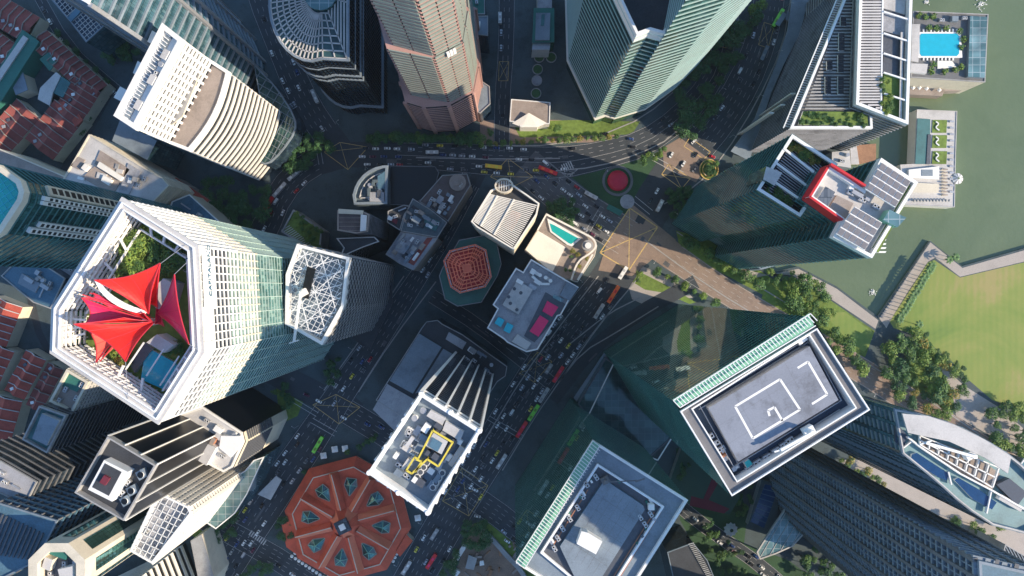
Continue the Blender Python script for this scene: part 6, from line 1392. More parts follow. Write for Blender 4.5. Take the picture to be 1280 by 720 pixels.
rooms((find('dark red roof strip below the pipes'), [(498, 286), (545, 296), (516, 335), (505, 332), (485, 318), (490, 305)], ZR(.93)), 12, 3)
rooms((find('two pink and two turquoise'), [(664, 328), (700, 350), (680, 366), (655, 380), (630, 372), (646, 340)], ZR(.875) - 1.5), 8, 4, ('concrete', 'white', 'steel', 'roof_light'))
rooms((find('low dark podium with flat teal'), [(585, 424), (630, 456), (612, 500), (572, 470)], ZR(.94)), 9, 5)
rooms((find('quarter circle roofed'), [(462, 222), (482, 212), (482, 252), (446, 252)], ZR(.93) - 1.5), 7, 6, ('concrete', 'roof_grey', 'roof_slate', 'steel_dark'))
rooms((find('crowded plant roof and yellow frame'), [(525, 505), (592, 545), (537, 625), (475, 588)], ZR(.575) - 5), 30, 7, ('white', 'roof_light', 'steel', 'steel_dark', 'steel_dark', 'roof_bluegrey'))
rooms((find('pale roofed block with brown roof beds'), [(115, 175), (188, 220), (170, 248), (85, 226)], ZR(.90)), 8, 8, ('white', 'roof_light', 'concrete'))
rooms((find('white framed solar arrays'), [(1040, 215), (1085, 240), (1108, 262), (1060, 250)], ZR(.62) - 3), 10, 9, ('white', 'steel', 'roof_light', 'roof_bluegrey'))
rooms((find('cream tower with dazzling white'), [(222, 525), (254, 512), (298, 542), (285, 580), (250, 570)], ZR(.84)), 8, 10, ('white', 'roof_light', 'concrete'))
rooms((find('low block with dark blue roof'), [(8, 346), (26, 326), (48, 330), (76, 350), (62, 380)], ZR(.93)), 5, 11, ('concrete', 'roof_bluegrey', 'steel'))
# ------------------------------------------------------------ trees
def crown_mesh(seed, mats, n=820, flat=.62):
    rr = random.Random(seed); mb = MB(); lobes = [(0, 0, .05, .62)]
    for k in range(rr.randint(6, 8)):
        a = rr.uniform(0, 6.28); d = rr.uniform(.38, .66); lobes.append((d * math.cos(a), d * math.sin(a), rr.uniform(-.25, .25), rr.uniform(.26, .42)))
    for k in range(n):
        lx, ly, lz, lr = lobes[0] if rr.random() < .3 else rr.choice(lobes)
        v = Vector((rr.gauss(0, 1), rr.gauss(0, 1), rr.gauss(.25, 1))).normalized(); rad = lr * (rr.uniform(.55, 1.08))
        p = Vector((lx, ly, lz)) + v * rad; p.z *= flat
        nrm = (v + Vector((rr.uniform(-.7, .7), rr.uniform(-.7, .7), rr.uniform(-.2, .9)))).normalized()
        x = nrm.orthogonal().normalized(); y = nrm.cross(x); ang = rr.uniform(0, 6.28); x, y = x * math.cos(ang) + y * math.sin(ang), y * math.cos(ang) - x * math.sin(ang)
        s1, s2 = rr.uniform(.05, .10), rr.uniform(.035, .07)
        mb.face([p - x * s1, p - y * s2, p + x * s1, p + y * s2], mats[0] if rr.random() < .6 else mats[1])
    return mb.data('crown')
CR = {}
for key, ms in (('dark', ('leaf_dark', 'leaf_dark')), ('mid', ('leaf_mid', 'leaf_dark')), ('light', ('leaf_light', 'leaf_mid')), ('yellow', ('leaf_yellow', 'leaf_mid'))):
    CR[key] = [crown_mesh(i * 7 + len(key), ms) for i in range(5)]
def trunk_mesh():
    mb = MB()
    mb.cyl(0, 0, 0, .62, .055, 7, 'bark', r1=.035)
    for k in range(5):
        a = k * 1.26; mb.bar((0, 0, .5), (.35 * math.cos(a), .35 * math.sin(a), .85), .035, .035, 'bark')
    return mb.data('trunk')
TR = trunk_mesh(); tree_no = 0
def tree(p, R, kind, label, group, z=0.0, h=None):
    global tree_no
    tree_no += 1; h = h or R * 1.9; k = S * (H - z - h) / H
    w = ((p[0] - CX) * k, -(p[1] - CY) * k)
    nm_ = 'bush' if R < 3.3 else 'tree'
    if nm_ == 'bush': label = label.replace(' tree ', ' bush '); group = (group or '').replace('trees', 'bushes')
    R *= .8 + .45 * ((tree_no * 37) % 11) / 10
    t = thing(nm_, label, nm_, w, z, group)
    child('trunk', TR, t, (0, 0, 0), tree_no * 1.3, (R * 1.3, R * 1.3, h)); child('crown', CR[kind][tree_no % 5], t, (0, 0, h * .82), tree_no * 2.1, (R * 1.12, R * 1.12, R * 1.15))
def trees_in(px, n, r0, r1, kinds, where, group, z=0.0, seed=1, minf=1.25):
    rr = random.Random(seed); xs = [p[0] for p in px]; ys = [p[1] for p in px]; pts = []; t = 0
    while len(pts) < n and t < n * 200:
        t += 1; p = (rr.uniform(min(xs), max(xs)), rr.uniform(min(ys), max(ys))); R = rr.uniform(r0, r1)
        if inside(p, px) and all(math.dist(p, q) * S > minf * (R + s) * .5 for q, s, _ in pts): pts.append((p, R, rr.choice(kinds)))
    pts.sort(key=lambda a: a[0][0])
    nm = {'dark': 'dark green', 'mid': 'green', 'light': 'light green', 'yellow': 'yellowish'}; cnt = {}
    for p, R, k in pts:
        cnt[k] = cnt.get(k, 0) + 1; tree(p, R, k, '%s %s tree from the left %s' % (ORD[cnt[k] - 1], nm[k], where), group, z)
def tree_row(pts, kinds, R, where, group, z=0.0, jit=1.0, seed=2):
    rr = random.Random(seed); cnt = {}; nm = {'dark': 'dark green', 'mid': 'green', 'light': 'light green', 'yellow': 'yellowish'}
    for i, p in enumerate(sorted(pts)):
        k = kinds[i % len(kinds)]; cnt[k] = cnt.get(k, 0) + 1
        tree((p[0] + rr.uniform(-jit, jit), p[1] + rr.uniform(-jit, jit)), R * rr.uniform(.85, 1.15), k, '%s %s tree from the left %s' % (ORD[cnt[k] - 1], nm[k], where), group, z)
def along(a, b, n): return [lerp(a, b, i / (n - 1)) for i in range(n)]
trees_in([(985, 352), (1020, 352), (1050, 380), (1040, 400), (1068, 440), (1082, 460), (1070, 470), (1020, 420), (985, 385)], 30, 4.0, 6.0, ['mid', 'mid', 'light', 'light'], 'in the park strip beside the tall square tower', 'trees in the waterside park strip', seed=4, minf=1.0)
trees_in([(1115, 425), (1150, 412), (1200, 470), (1210, 500), (1185, 525), (1120, 495), (1108, 470)], 38, 4.2, 6.4, ['mid', 'light', 'light', 'yellow', 'dark'], 'in the grove between the path and the lawn', 'trees in the lawn side grove', seed=5, minf=1.0)
trees_in([(1150, 412), (1175, 430), (1215, 465), (1208, 478), (1160, 440)], 10, 3, 4.5, ['mid', 'mid', 'dark'], 'along the lawn edge above the grove', 'trees at the lawn edge', seed=15)
trees_in([(1235, 520), (1262, 500), (1290, 515), (1290, 575), (1245, 560)], 18, 4, 6, ['mid', 'light', 'mid'], 'in the right edge grove', 'trees at the right edge', seed=6, minf=1.0)
tree_row(along((855, 298), (950, 355), 13), ['mid', 'dark', 'mid', 'light'], 4.6, 'between bay road and glass wing', 'trees along the bay road')
tree_row([(835, 345), (845, 350), (822, 340), (855, 357), (868, 365), (880, 370), (800, 342), (797, 350), (895, 377)], ['mid', 'light'], 3.3, 'between the lit road and the tower', 'trees in the verge of the lit road')
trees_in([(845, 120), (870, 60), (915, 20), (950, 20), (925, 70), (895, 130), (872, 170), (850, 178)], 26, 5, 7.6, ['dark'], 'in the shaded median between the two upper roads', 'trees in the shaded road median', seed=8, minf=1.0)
tree_row([(940, 10), (952, 5), (948, 18)], ['light', 'mid'], 4.5, 'at the sunlit top of the road median', 'trees in the shaded road median')
trees_in([(362, 165), (400, 165), (412, 185), (385, 205), (362, 212)], 15, 4, 5.5, ['dark'], 'by the junction below the round glass tower', 'trees at the upper left junction', seed=9)
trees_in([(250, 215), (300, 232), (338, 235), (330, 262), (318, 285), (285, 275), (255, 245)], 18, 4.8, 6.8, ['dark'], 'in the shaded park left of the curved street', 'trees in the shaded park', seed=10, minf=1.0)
trees_in([(686, 255), (716, 250), (722, 268), (712, 280), (690, 272)], 7, 4.5, 5.5, ['dark'], 'between the car queue and the roof pool', 'trees beside the queue of cars', seed=11)
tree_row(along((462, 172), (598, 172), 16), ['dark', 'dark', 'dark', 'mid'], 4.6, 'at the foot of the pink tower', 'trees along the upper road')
tree_row(along((602, 180), (770, 170), 20) + [(590, 168)], ['mid', 'light', 'mid', 'yellow'], 2.6, 'in the hedge row along the sunlit pavement', 'hedge row trees on the sunlit pavement')
tree_row([(612, 164), (690, 158), (696, 160)], ['mid', 'light'], 3.2, 'around the pale pavilion porch', 'trees by the pale pavilion')
trees_in([(800, 195), (840, 182), (832, 192), (806, 206)], 9, 1.8, 2.6, ['light', 'mid'], 'on the sunlit tip of the dome lawn', 'bushes on the dome lawn', seed=12)
trees_in([(880, 200), (895, 200), (900, 222), (880, 224)], 6, 2, 3, ['dark', 'mid'], 'on the oval traffic island', 'bushes on the traffic island', seed=13)
trees_in([(895, 225), (925, 205), (950, 215), (930, 250), (905, 250)], 12, 3, 4.5, ['dark', 'mid'], 'on the shaded slope beside the oval island', 'trees beside the traffic island', seed=14)
trees_in([(836, 238), (866, 236), (858, 265), (842, 280)], 12, 3, 4.5, ['dark'], 'in the bean shaped bed right of the crossing', 'trees right of the crossing', seed=16)
trees_in([(580, 658), (605, 658), (615, 675), (600, 690), (582, 682)], 9, 4, 5.5, ['dark'], 'above the building site', 'trees above the building site', seed=17)
trees_in([(560, 700), (572, 690), (580, 705), (565, 725), (548, 725)], 5, 3.5, 4.5, ['dark'], 'left of the building site', 'trees left of the building site', seed=37)
trees_in([(136, 38), (168, 34), (178, 58), (150, 80), (122, 70)], 8, 4, 5.5, ['dark'], 'between the gridded block and the white ribbed tower', 'trees in the upper left gap', seed=18)
tree_row(along((118, 122), (98, 162), 6), ['dark'], 3.6, 'at the right corner of the red roofs', 'trees at the red roofs')
tree_row(along((70, 40), (130, 100), 6), ['dark'], 3.2, 'along the diagonal street beside the red roofs', 'trees on the diagonal street')
tree_row([(1120 - k * 0, 0) for k in range(0)] + [(1072, 590), (1080, 595), (1086, 588), (1092, 598), (1100, 600), (1106, 606), (1052, 575), (1060, 582), (1064, 577)], ['light', 'mid', 'yellow'], 3.2, 'in the sunlit bed between the two curved towers', 'trees between the curved towers')
tree_row([(1193, 650), (1198, 656), (1218, 658), (1226, 668), (1240, 672), (1212, 672), (1252, 660)], ['light', 'mid', 'mid'], 4, 'below the sail tower', 'trees below the sail tower')
trees_in([(1005, 690), (1035, 680), (1060, 700), (1060, 722), (1000, 722)], 14, 3, 4.5, ['mid', 'dark'], 'at the bottom edge below the dark slatted tower', 'trees at the bottom edge', seed=21)
trees_in([(885, 650), (905, 670), (935, 690), (930, 720), (900, 720), (880, 680)], 16, 2.2, 3.6, ['dark', 'mid'], 'around the star tent garden', 'trees round the star tent', seed=22)
trees_in([(925, 600), (948, 605), (935, 640), (920, 648)], 9, 2.2, 3.2, ['dark', 'mid'], 'between sports court and swimming pool', 'trees beside the pool', seed=23)
trees_in([(345, 655), (366, 645), (370, 668), (352, 680)], 7, 3, 4.2, ['dark'], 'at the left corner of the market', 'trees at the market corner', seed=24)
trees_in([(262, 660), (290, 640), (296, 665), (270, 682)], 7, 3.5, 4.5, ['dark'], 'in the triangle garden beside the white slab tower', 'trees in the triangle garden', seed=25)
trees_in([(405, 455), (420, 440), (428, 470), (410, 485)], 6, 3, 4, ['dark'], 'at the foot of the lattice crowned tower', 'trees at the lattice tower foot', seed=26)
trees_in([(340, 485), (362, 480), (370, 505), (350, 520)], 7, 2.5, 3.5, ['dark', 'mid'], 'on the lawn corner right of the garden tower', 'trees on the lawn corner', seed=27)
tree_row(along((448, 560), (470, 545), 5) + [(435, 565), (380, 590)], ['dark', 'mid'], 2.5, 'along the upper side of the market', 'trees above the market')
trees_in([(318, 700), (342, 712), (340, 722), (300, 722)], 5, 3, 4, ['dark'], 'at the bottom edge left of the market', 'trees at the lower left edge', seed=29)
tree_row(along((718, 520), (680, 600), 8), ['dark'], 3, 'in the shaded verge right of the bus lane', 'trees in the bus lane verge')
tree_row([(975, 345), (965, 338), (982, 350), (970, 352), (990, 340), (960, 350), (1002, 346)], ['mid', 'light'], 3, 'on the waterside paving below the solar roofed tower', 'trees on the waterside paving')
trees_in([(1145, 60), (1150, 30), (1160, 22), (1165, 40)], 0, 2, 2, ['mid'], '', '')
# roof trees
zt = ZR(.85) - 2
trees_in([(1003, 140), (1082, 142), (1084, 156), (1000, 155)], 22, 1.5, 2.2, ['mid', 'dark'], 'in the long roof planter of the louvred office', 'roof planter trees', z=zt, seed=31, minf=1.2)
zt = ZR(.835) - 2.5
trees_in([(1104, 98), (1116, 100), (1114, 142), (1103, 138)], 12, 1.8, 2.6, ['mid', 'light'], 'in the planted slab office roof bay', 'roof bay trees', z=zt, seed=32, minf=1.1)
zt = ZR(.65) - 7
trees_in([(988, 176), (1000, 176), (1028, 200), (1022, 208), (990, 190), (975, 205), (972, 198)], 12, 1.8, 2.6, ['yellow', 'mid', 'light'], 'on the pergola terrace of the solar roofed tower', 'terrace trees', z=zt, seed=33, minf=1.1)
trees_in([(952, 240), (975, 235), (992, 258), (985, 264)], 10, 1.8, 2.6, ['mid'], 'at the lower end of the pergola terrace', 'terrace trees', z=zt, seed=34, minf=1.1)
GZ = ZR(.53) - 17
trees_in([(162, 296), (185, 284), (228, 322), (236, 338), (222, 340), (200, 325), (150, 345), (140, 340)], 34, 2.8, 4.6, ['mid', 'light', 'light'], 'in the roof garden above the red petals', 'roof garden trees', z=GZ, seed=35, minf=.95)
trees_in([(138, 425), (160, 440), (158, 458), (140, 450)], 6, 1.8, 2.6, ['light', 'yellow'], 'in the roof garden below the red petals', 'roof garden trees', z=GZ, seed=36)
trees_in([(205, 425), (225, 428), (232, 450), (222, 455), (205, 440)], 9, 1.8, 2.6, ['mid', 'yellow'], 'in the roof garden beside the blue roof pool', 'roof garden trees', z=GZ, seed=38)
trees_in([(370, 264), (402, 288), (399, 312), (365, 288)], 16, 1.8, 2.4, ['mid', 'light'], 'on the planted roof above the lattice crowned tower', 'planted roof bushes', z=ZR(.96), seed=39, minf=1.2)
trees_in([(715, 312), (735, 322), (722, 346), (704, 340)], 8, 1.3, 2.0, ['mid', 'yellow'], 'on the pool block roof terrace', 'terrace bushes', z=ZR(.95), seed=40)
trees_in([(700, 340), (706, 344), (700, 348)], 0, 1, 1, ['mid'], '', '')
trees_in([(850, 575), (862, 582), (856, 600), (846, 596)], 5, 2, 3, ['dark'], 'at the left edge of the sports court', 'trees by the sports court', z=6, seed=41)
# palms along the promenade
def palm_mesh():
    mb = MB()
    for k in range(14):
        a = k * 2 * math.pi / 14 + .2 * (k % 2); d = Vector((math.cos(a), math.sin(a), 0)); s = Vector((-math.sin(a), math.cos(a), 0)); prev = Vector((0, 0, 0)); pw = .06
        for j in range(1, 5):
            t = j / 4; p = d * (t * 1.0) + Vector((0, 0, .28 * math.sin(t * 2.2) - .35 * t * t)); w = .16 * math.sin(math.pi * (.15 + .8 * t)) + .01
            mb.face([prev - s * pw, p - s * w, p, prev], 'leaf_mid' if k % 3 else 'leaf_dark'); mb.face([prev, p, p + s * w, prev + s * pw], 'leaf_dark'); prev, pw = p, w
    return mb.data('frond')
pf = palm_mesh(); pt = MB().cyl(0, 0, 0, 6.5, .25, 7, 'bark', r1=.16).data('trunk')
for i, p in enumerate(along((1166, 331), (1124, 400), 16)):
    k = S * (H - 6) / H; t = thing('palm_tree', '%s palm tree from the top of the row beside the promenade' % ORD[i], 'palm tree', ((p[0] + rnd.uniform(-1, 1) - CX) * k, -(p[1] + rnd.uniform(-1, 1) - CY) * k), 0, 'palm trees along the promenade')
    child('trunk', pt, t, (0, 0, 0)); child('frond_crown', pf, t, (0, 0, 6.3), i * 1.1, (3.4, 3.4, 3.4))
for i, p in enumerate(((1120, 420), (1132, 412), (1143, 405), (1128, 425), (1180, 325), (1188, 322))):
    t = thing('palm_tree', '%s palm tree from the left at the %s' % ((ORD[i], 'path corner by the lawn') if i < 4 else (['left', 'right'][i - 4] + 'most', 'outer bend of the promenade')), 'palm tree', W(p), 0, 'palm trees along the promenade')
    child('trunk', pt, t, (0, 0, 0)); child('frond_crown', pf, t, (0, 0, 6.3), i * 1.7, (3.2, 3.2, 3.2))

# ------------------------------------------------------------ vehicles
def car_data(name, col, kind='car'):
    if col not in MATS: pass
    mb = MB(); L_, Wd = (4.5, 1.85) if kind != 'van' else (5.2, 2.0)
    def hull(xs, w, z0, z1, m, tw=.0, tx=.0, top=None):
        (x0, x1) = xs; a = [(x0, -w), (x1, -w), (x1, w), (x0, w)]; b = [(x0 + tx, -w + tw), (x1 - tx, -w + tw), (x1 - tx, w - tw), (x0 + tx, w - tw)]
        for i in range(4): j = (i + 1) % 4; mb.face([(*a[i], z0), (*a[j], z0), (*b[j], z1), (*b[i], z1)], m)
        mb.face([(*p, z1) for p in b], top or m)
    h = L_ / 2
    for x in (-h + .85, h - .85):
        for y in (-.82, .82): mb.box(x, y * Wd / 1.85, 0, .62, .64, .22, 0, 'rubber')
    # body with cut corners
    o = [(-h, -.7), (-h + .25, -Wd / 2), (h - .45, -Wd / 2), (h, -.6), (h, .6), (h - .45, Wd / 2), (-h + .25, Wd / 2), (-h, .7)]
    mb.prism(o, .28, .82, col)
    if kind == 'van':
        hull((-h + .08, h - .5), Wd / 2 - .03, .82, 1.5, 'car_glass', .12, .25); hull((-h + .1, h - 1.0), Wd / 2 - .08, 1.45, 2.0, col, .08, .12)
    else:
        hull((-h + .55, h - 1.15), Wd / 2 - .08, .82, 1.32, 'car_glass', .2, .5); hull((-h + 1.05, h - 1.75), Wd / 2 - .27, 1.3, 1.42, col, .04, .06)
    mb.face([(h - .02, -.62, .84), (h - .02, -.3, .84), (h - .22, -.3, .845), (h - .3, -.68, .845)], 'white'); mb.face([(h - .02, .3, .84), (h - .02, .62, .84), (h - .3, .68, .845), (h - .22, .3, .845)], 'white')
    return mb.data(name)
mat('car_white', (.80, .80, .78), .3, .04, spec=.6); mat('car_silver', (.45, .46, .48), .3, .05, metal=.5); mat('car_black', (.02, .02, .024), .25, .05); mat('car_blue', (.03, .07, .22), .3, .05)
mat('car_red', (.45, .015, .03), .3, .05); mat('car_yellow', (.75, .62, .06), .35, .05); mat('car_maroon', (.12, .015, .05), .3, .05); mat('car_grey', (.13, .135, .15), .3, .05)
mat('bus_red', (.70, .03, .03), .4, .05); mat('bus_green', (.25, .75, .08), .4, .05); mat('bus_orange', (.85, .16, .03), .4, .05); mat('bus_yellow', (.85, .50, .05), .4, .05)
NAMES = [('white', 38), ('silver', 12), ('black', 22), ('blue', 10), ('grey', 8), ('yellow', 5), ('maroon', 3), ('red', 2)]
CAR = {c: car_data('car', 'car_' + c) for c, _ in NAMES}; VAN = {c: car_data('van', 'car_' + c, 'van') for c in ('white', 'silver')}
vehicles = []
def put_car(w, ang, col, z, road_name, van=False):
    vehicles.append((w, ang, col, z, road_name, van))
def poly_at(P, s):
    for a, b in zip(P, P[1:]):
        l = math.dist(a, b)
        if s <= l and l > 0: return lerp(a, b, s / l), math.atan2(b[1] - a[1], b[0] - a[0])
        s -= l
    return None
placed = []
def traffic(key, nl, dens, where, t0=0., t1=1., rev=0, gap=(6.2, 9), seed=0, lanes_=None):
    """dens: share of slots taken, rev: lanes counted from the left that run backwards"""
    pts, w, z = ROADS[key]; n = len(pts); poly = strip_poly(pts, w); rr = random.Random(seed + len(key))
    for k in range(nl):
        if lanes_ is not None and k not in lanes_: continue
        f = .03 + .94 * (k + .5) / nl; P = [W(lerp(poly[i], poly[2 * n - 1 - i], f)) for i in range(n)]
        tot = sum(math.dist(a, b) for a, b in zip(P, P[1:])); s = tot * t0 + rr.uniform(0, 8); burst = 0
        while s < tot * t1:
            if burst <= 0: burst = rr.randint(2, 6); on = rr.random() < dens * 1.1
            burst -= 1
            if on or rr.random() < dens * .3:
                q = poly_at(P, s)
                if q:
                    (x, y), a = q; x += rr.uniform(-.25, .25); y += rr.uniform(-.25, .25)
                    if all(math.dist((x, y), v) > 5.0 or abs(math.dist((x, y), v)) > 5.0 for v in placed) and all(abs((x - b[0]) * math.cos(b[2]) + (y - b[1]) * math.sin(b[2])) > b[3] / 2 + 2.8 or abs(-(x - b[0]) * math.sin(b[2]) + (y - b[1]) * math.cos(b[2])) > 2.4 for b in buses):
                        near = [v for v in placed if math.dist((x, y), v) < 2.2]
                        if not near:
                            c = rr.choices([c for c, _ in NAMES], [p for _, p in NAMES])[0]; placed.append((x, y))
                            put_car((x, y), a + (math.pi if k < rev else 0), c, z, '%s lane %s' % (['leftmost', 'second', 'third', 'fourth', 'fifth', 'sixth', 'seventh', 'eighth'][k], where), rr.random() < .07 and c in VAN)
            s += rr.uniform(*gap)
# buses and lorries first: px position, angle in px space, length
buses = []
def bus(px, pdir, L_, col, label, cat='bus', roof='white', wd=2.6, z=.12, h=3.1, strip=True):
    p = W(px, 3); a = math.atan2(-pdir[1], pdir[0]); buses.append((p[0], p[1], a, L_))
    t = thing('bus' if cat == 'bus' else cat.replace(' ', '_'), label, cat, p, z, None, a)
    def lb(mb, nm, **kw): o = bpy.data.objects.new(nm, mb.data(nm)); C.objects.link(o); o.parent = t; return o
    hl = L_ / 2; o = [(-hl, -wd / 2), (hl - .3, -wd / 2), (hl, -wd / 2 + .3), (hl, wd / 2 - .3), (hl - .3, wd / 2), (-hl, wd / 2)]
    mb = MB(); mb.prism(o, .35, h, col); lb(mb, 'body')
    mb = MB(); mb.ring(off(o, .03), off(o, -.05), 1.3, 2.3, 'car_glass'); lb(mb, 'window_band')
    for x in (-hl + 2.2, hl - 2.6):
        for s_ in (-1, 1): mb = MB(); mb.box(x, s_ * (wd / 2 - .12), 0, .95, 1.0, .28, 0, 'rubber'); lb(mb, 'wheel')
    if strip:
        for x in (-hl * .55, hl * .35): mb = MB(); mb.box(x, 0, h, h + .22, L_ * .16, wd * .55, 0, roof); lb(mb, 'roof_unit')
AV = (62, -98)
bus((698, 468), AV, 13, 'bus_red', 'red bus in the bus lane beside the tallest green glass tower', roof='pink_red')
bus((686, 461), AV, 8, 'concrete', 'grey truck beside the red bus on the avenue', 'truck', 'roof_light')
bus((680, 494), AV, 12, 'roof_light', 'long pale grey bus between the red and the bright green bus', roof='concrete')
bus((667, 516), AV, 13, 'bus_green', 'bright green bus in the middle of the bus lane line', roof='leaf_light')
bus((652, 537), AV, 13, 'bus_red', 'red bus right behind the bright green bus on the avenue', roof='pink_red')
bus((627, 577), AV, 12, 'roof_light', 'pale bus waiting at the lower box junction', roof='white')
bus((767, 368), AV, 14, 'bus_orange', 'orange red bus entering the avenue from the lit junction', roof='bus_red')
bus((749, 389), AV, 12, 'roof_light', 'pale bus behind the orange red bus at the lit junction', roof='concrete')
bus((779, 341), AV, 10, 'white', 'white bus in the sunlit corner of the junction', roof='roof_light')
bus((685, 213), (26, 10), 14, 'bus_red', 'red bus on the grey junction above the queue of cars', roof='bus_orange')
bus((617, 208), (24, 3), 12, 'bus_yellow', 'orange yellow bus on the upper road above the striped roof', roof='car_yellow')
bus((739, 244), (28, 15), 10, 'roof_light', 'white bus beside the queue of cars and the dome lawn', roof='concrete')
bus((397, 556), (13, -22), 13, 'bus_green', 'lime green bus beside the market', roof='leaf_light')
bus((368, 218), (14, -12), 12, 'roof_light', 'upper pale bus on the curved street', roof='white')
bus((349, 237), (14, -16), 13, 'roof_light', 'lower pale bus on the curved street', roof='white')
bus((335, 255), (11, -17), 12, 'bus_red', 'dark red bus at the kerb of the curved street', roof='car_red')
bus((539, 702), AV, 12, 'bus_red', 'red bus at the bottom of the avenue near the building site', roof='pink_red')
bus((540, 190), (25, 0), 9, 'roof_light', 'pale minibus on the upper road under the pink tower')
bus((973, 22), (-14, 24), 14, 'bus_green', 'lime green bus at the top right roadside', roof='leaf_light')
bus((956, 66), (-8, 18), 11, 'roof_bluegrey', 'grey blue bus on the upper right road', roof='concrete')
bus((825, 257), (-9, 18), 9, 'roof_light', 'pale bus waiting below the crossing bars')
bus((543, 668), AV, 9, 'concrete', 'grey truck under the white finned tower on the avenue', 'truck', 'roof_light')
bus((508, 710), AV, 11, 'roof_light', 'pale bus at the bottom left of the avenue')
bus((765, 0), (0, 1), 1, 'concrete', 'x') if False else None
bus((393, 120), (10, 22), 10, 'roof_light', 'pale truck on the shaded upper left street', 'truck', 'white')
bus((625, 22), (0, 10), 8, 'roof_light', 'small white truck on the straight road at the top', 'truck')
# queues
traffic('plaza', 7, .85, 'of the queue by the dome', .12, .84, gap=(6.0, 8.0), seed=1)
traffic('avenue', 8, .58, 'of the broad avenue', .24, .70, gap=(6.2, 9), seed=2)
traffic('avenue', 8, .24, 'of the lower avenue', .78, 1, gap=(7, 12), seed=3)
traffic('avenue', 8, .16, 'of the upper avenue', .12, .22, gap=(8, 12), seed=31)
traffic('north', 6, .48, 'of the upper road, left half', .04, .36, rev=3, gap=(6.5, 11), seed=4)
traffic('north', 6, .10, 'of the upper road, right half', .38, .58, rev=3, gap=(8, 14), seed=5)
traffic('north', 5, .12, 'of the ribbed tower bend', .6, .98, rev=3, gap=(8, 15), seed=6)
traffic('east', 7, .15, 'of the tree lined upper right road', .3, 1, rev=3, gap=(8, 15), seed=7)
traffic('northwest', 5, .28, 'of the shaded upper left street', .12, .98, rev=2, gap=(7, 12), seed=8)
traffic('curve', 5, .28, 'of the curved street', .15, .7, gap=(7, 12), seed=9)
traffic('west', 5, .13, 'of the dark podium street', .12, .55, gap=(8, 14), seed=10)
traffic('west', 6, .38, 'of the street by the market', .60, .95, gap=(6.5, 10), seed=11)
traffic('cross', 5, .25, 'of the cross street', .18, .42, rev=2, gap=(7, 12), seed=12)
traffic('cross', 5, .4, 'of the lower cross street', .74, .95, rev=2, gap=(7, 10), seed=13)
traffic('southeast', 3, .3, 'of the small lower right road', .1, .8, rev=1, gap=(8, 14), seed=14)
traffic('lane_mid', 2, .12, 'of the dark octagonal block lane', .1, .9, rev=1, gap=(9, 14), seed=15)
traffic('shop', 2, .3, 'of the red roofs street', .1, .9, rev=1, gap=(9, 14), seed=16)
traffic('top', 3, .15, 'of the straight top road', .1, .9, rev=1, gap=(9, 14), seed=17)
traffic('southwest', 5, .25, 'of the road below the market', .2, .8, rev=2, gap=(8, 12), seed=18)
for (x, y, dx, dy, c) in ((788, 174, 24, 3, 'blue'), (791, 184, 24, 3, 'black'), (839, 194, -10, 16, 'white'), (854, 205, -10, 16, 'white'), (869, 194, -10, 14, 'black'), (890, 196, 14, 5, 'red'), (868, 212, -10, 12, 'grey'), (821, 239, -10, 18, 'white'), (813, 251, -10, 18, 'black'), (594, 612, 14, 8, 'white'), (580, 634, 14, 8, 'black'), (597, 645, 14, 3, 'white'), (430, 522, 14, 8, 'white'), (634, 676, 14, 9, 'white'), (756, 168, 20, -3, 'black'), (716, 186, 22, -2, 'black')):
    w = W((x, y)); placed.append(w); put_car(w, math.atan2(-dy, dx), c, .11, 'out on the open junction surface near (%s)' % 'x', False)
cnt = {}
loc_names = {}
vehicles.sort(key=lambda v: (-v[0][1], v[0][0]))
JL = ['beside the lit upper kerb', 'below it on the lit upper road', 'at the dome lawn tip', 'above the oval island']
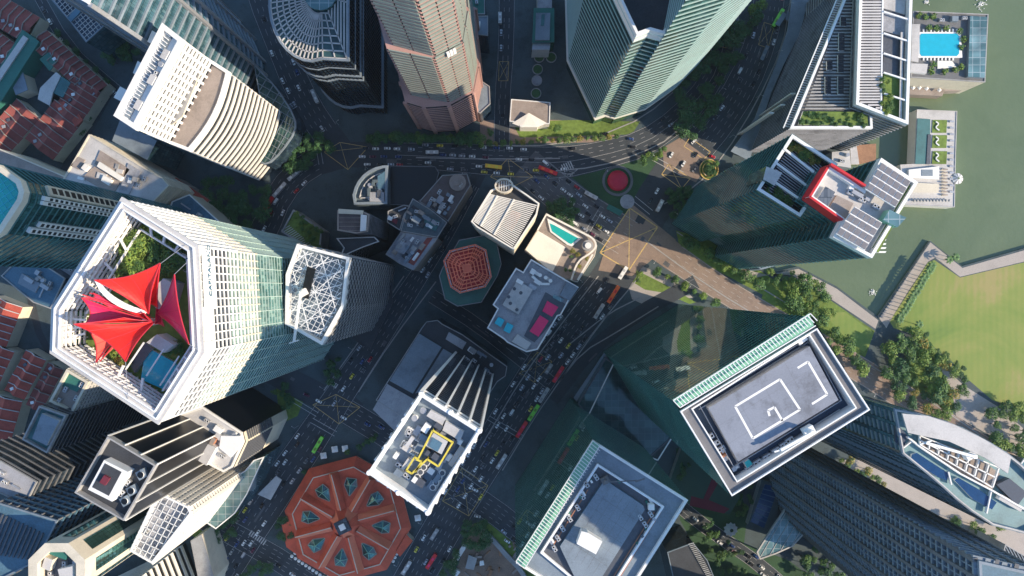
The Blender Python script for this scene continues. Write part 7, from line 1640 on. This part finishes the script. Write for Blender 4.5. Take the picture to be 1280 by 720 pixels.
for w, a, col, z, rn, van in vehicles:
    junction = rn.startswith('out on')
    rn2 = 'out on the open road junctions' if junction else 'in the ' + rn
    key = (rn2, col, van); cnt[key] = cnt.get(key, 0) + 1
    cat = 'van' if van else ('taxi' if col == 'yellow' else 'car'); nmx = {'car': 'parked_car', 'van': 'van', 'taxi': 'taxi'}[cat]; nmx = 'car' if cat == 'car' else nmx
    o = bpy.data.objects.new(nmx, (VAN if van else CAR)[col]); C.objects.link(o); o.location = (w[0], w[1], z + .01); o.rotation_euler = (0, 0, a)
    rn2 = rn2.replace('in the ', 'in ', 1)
    tagm(o, '%s %s %s from the top %s' % (ORD[cnt[key] - 1], col, cat, rn2), cat, 'vehicles on the city streets')
# street lamps along the main roads
lm = MB(); lm.cyl(0, 0, 0, 9, .12, 6, 'steel', r1=.08).bar((0, 0, 9), (1.9, 0, 9.3), .12, .12, 'steel'); lmd = lm.data('pole'); lh = MB(); lh.box(2.1, 0, 9.2, 9.38, .9, .35, 0, 'roof_light'); lhd = lh.data('lamp_head')
for key, nm, st in (('avenue', 'broad avenue', 34), ('north', 'upper road', 34), ('bay', 'bay road', 30), ('east', 'upper right road', 34), ('west', 'dark street', 34), ('northwest', 'upper left street', 34)):
    pts, w, z = ROADS[key]; n = len(pts); poly = strip_poly(pts, [x + 3 for x in w]); P = [W(p) for p in poly[:n]]; s = 20; i = 0
    while True:
        q = poly_at(P, s)
        if not q or i > 16: break
        (x, y), a = q; X, Y = x / S + CX, CY - y / S
        if -20 < X < 1300 and -20 < Y < 740:
            t = thing('street_lamp', '%s street lamp along the edge of the %s' % (ORD[i], nm), 'street lamp', (x, y), 0, 'street lamps', a - math.pi / 2)
            child('pole', lmd, t, (0, 0, 0)); child('lamp_head', lhd, t, (0, 0, 0)); i += 1
        s += st

# ------------------------------------------------------------ thin air haze: one closed box round the whole place
hm = bpy.data.materials.new('haze'); hm.use_nodes = True; N, L = _n(hm); N.remove(N['Principled BSDF'])
pv = N.new('ShaderNodeVolumePrincipled'); pv.inputs['Color'].default_value = (0.72, 0.86, 0.95, 1); pv.inputs['Density'].default_value = 0.00003; pv.inputs['Anisotropy'].default_value = 0.2
L.new(pv.outputs[0], N['Material Output'].inputs['Volume']); MATS['haze'] = hm
mb = MB(); mb.prism([(-9500, -9500), (9500, -9500), (9500, 9500), (-9500, 9500)], -5, 503, 'haze', bottom=True); o = mb.build('haze'); o['kind'] = 'stuff'
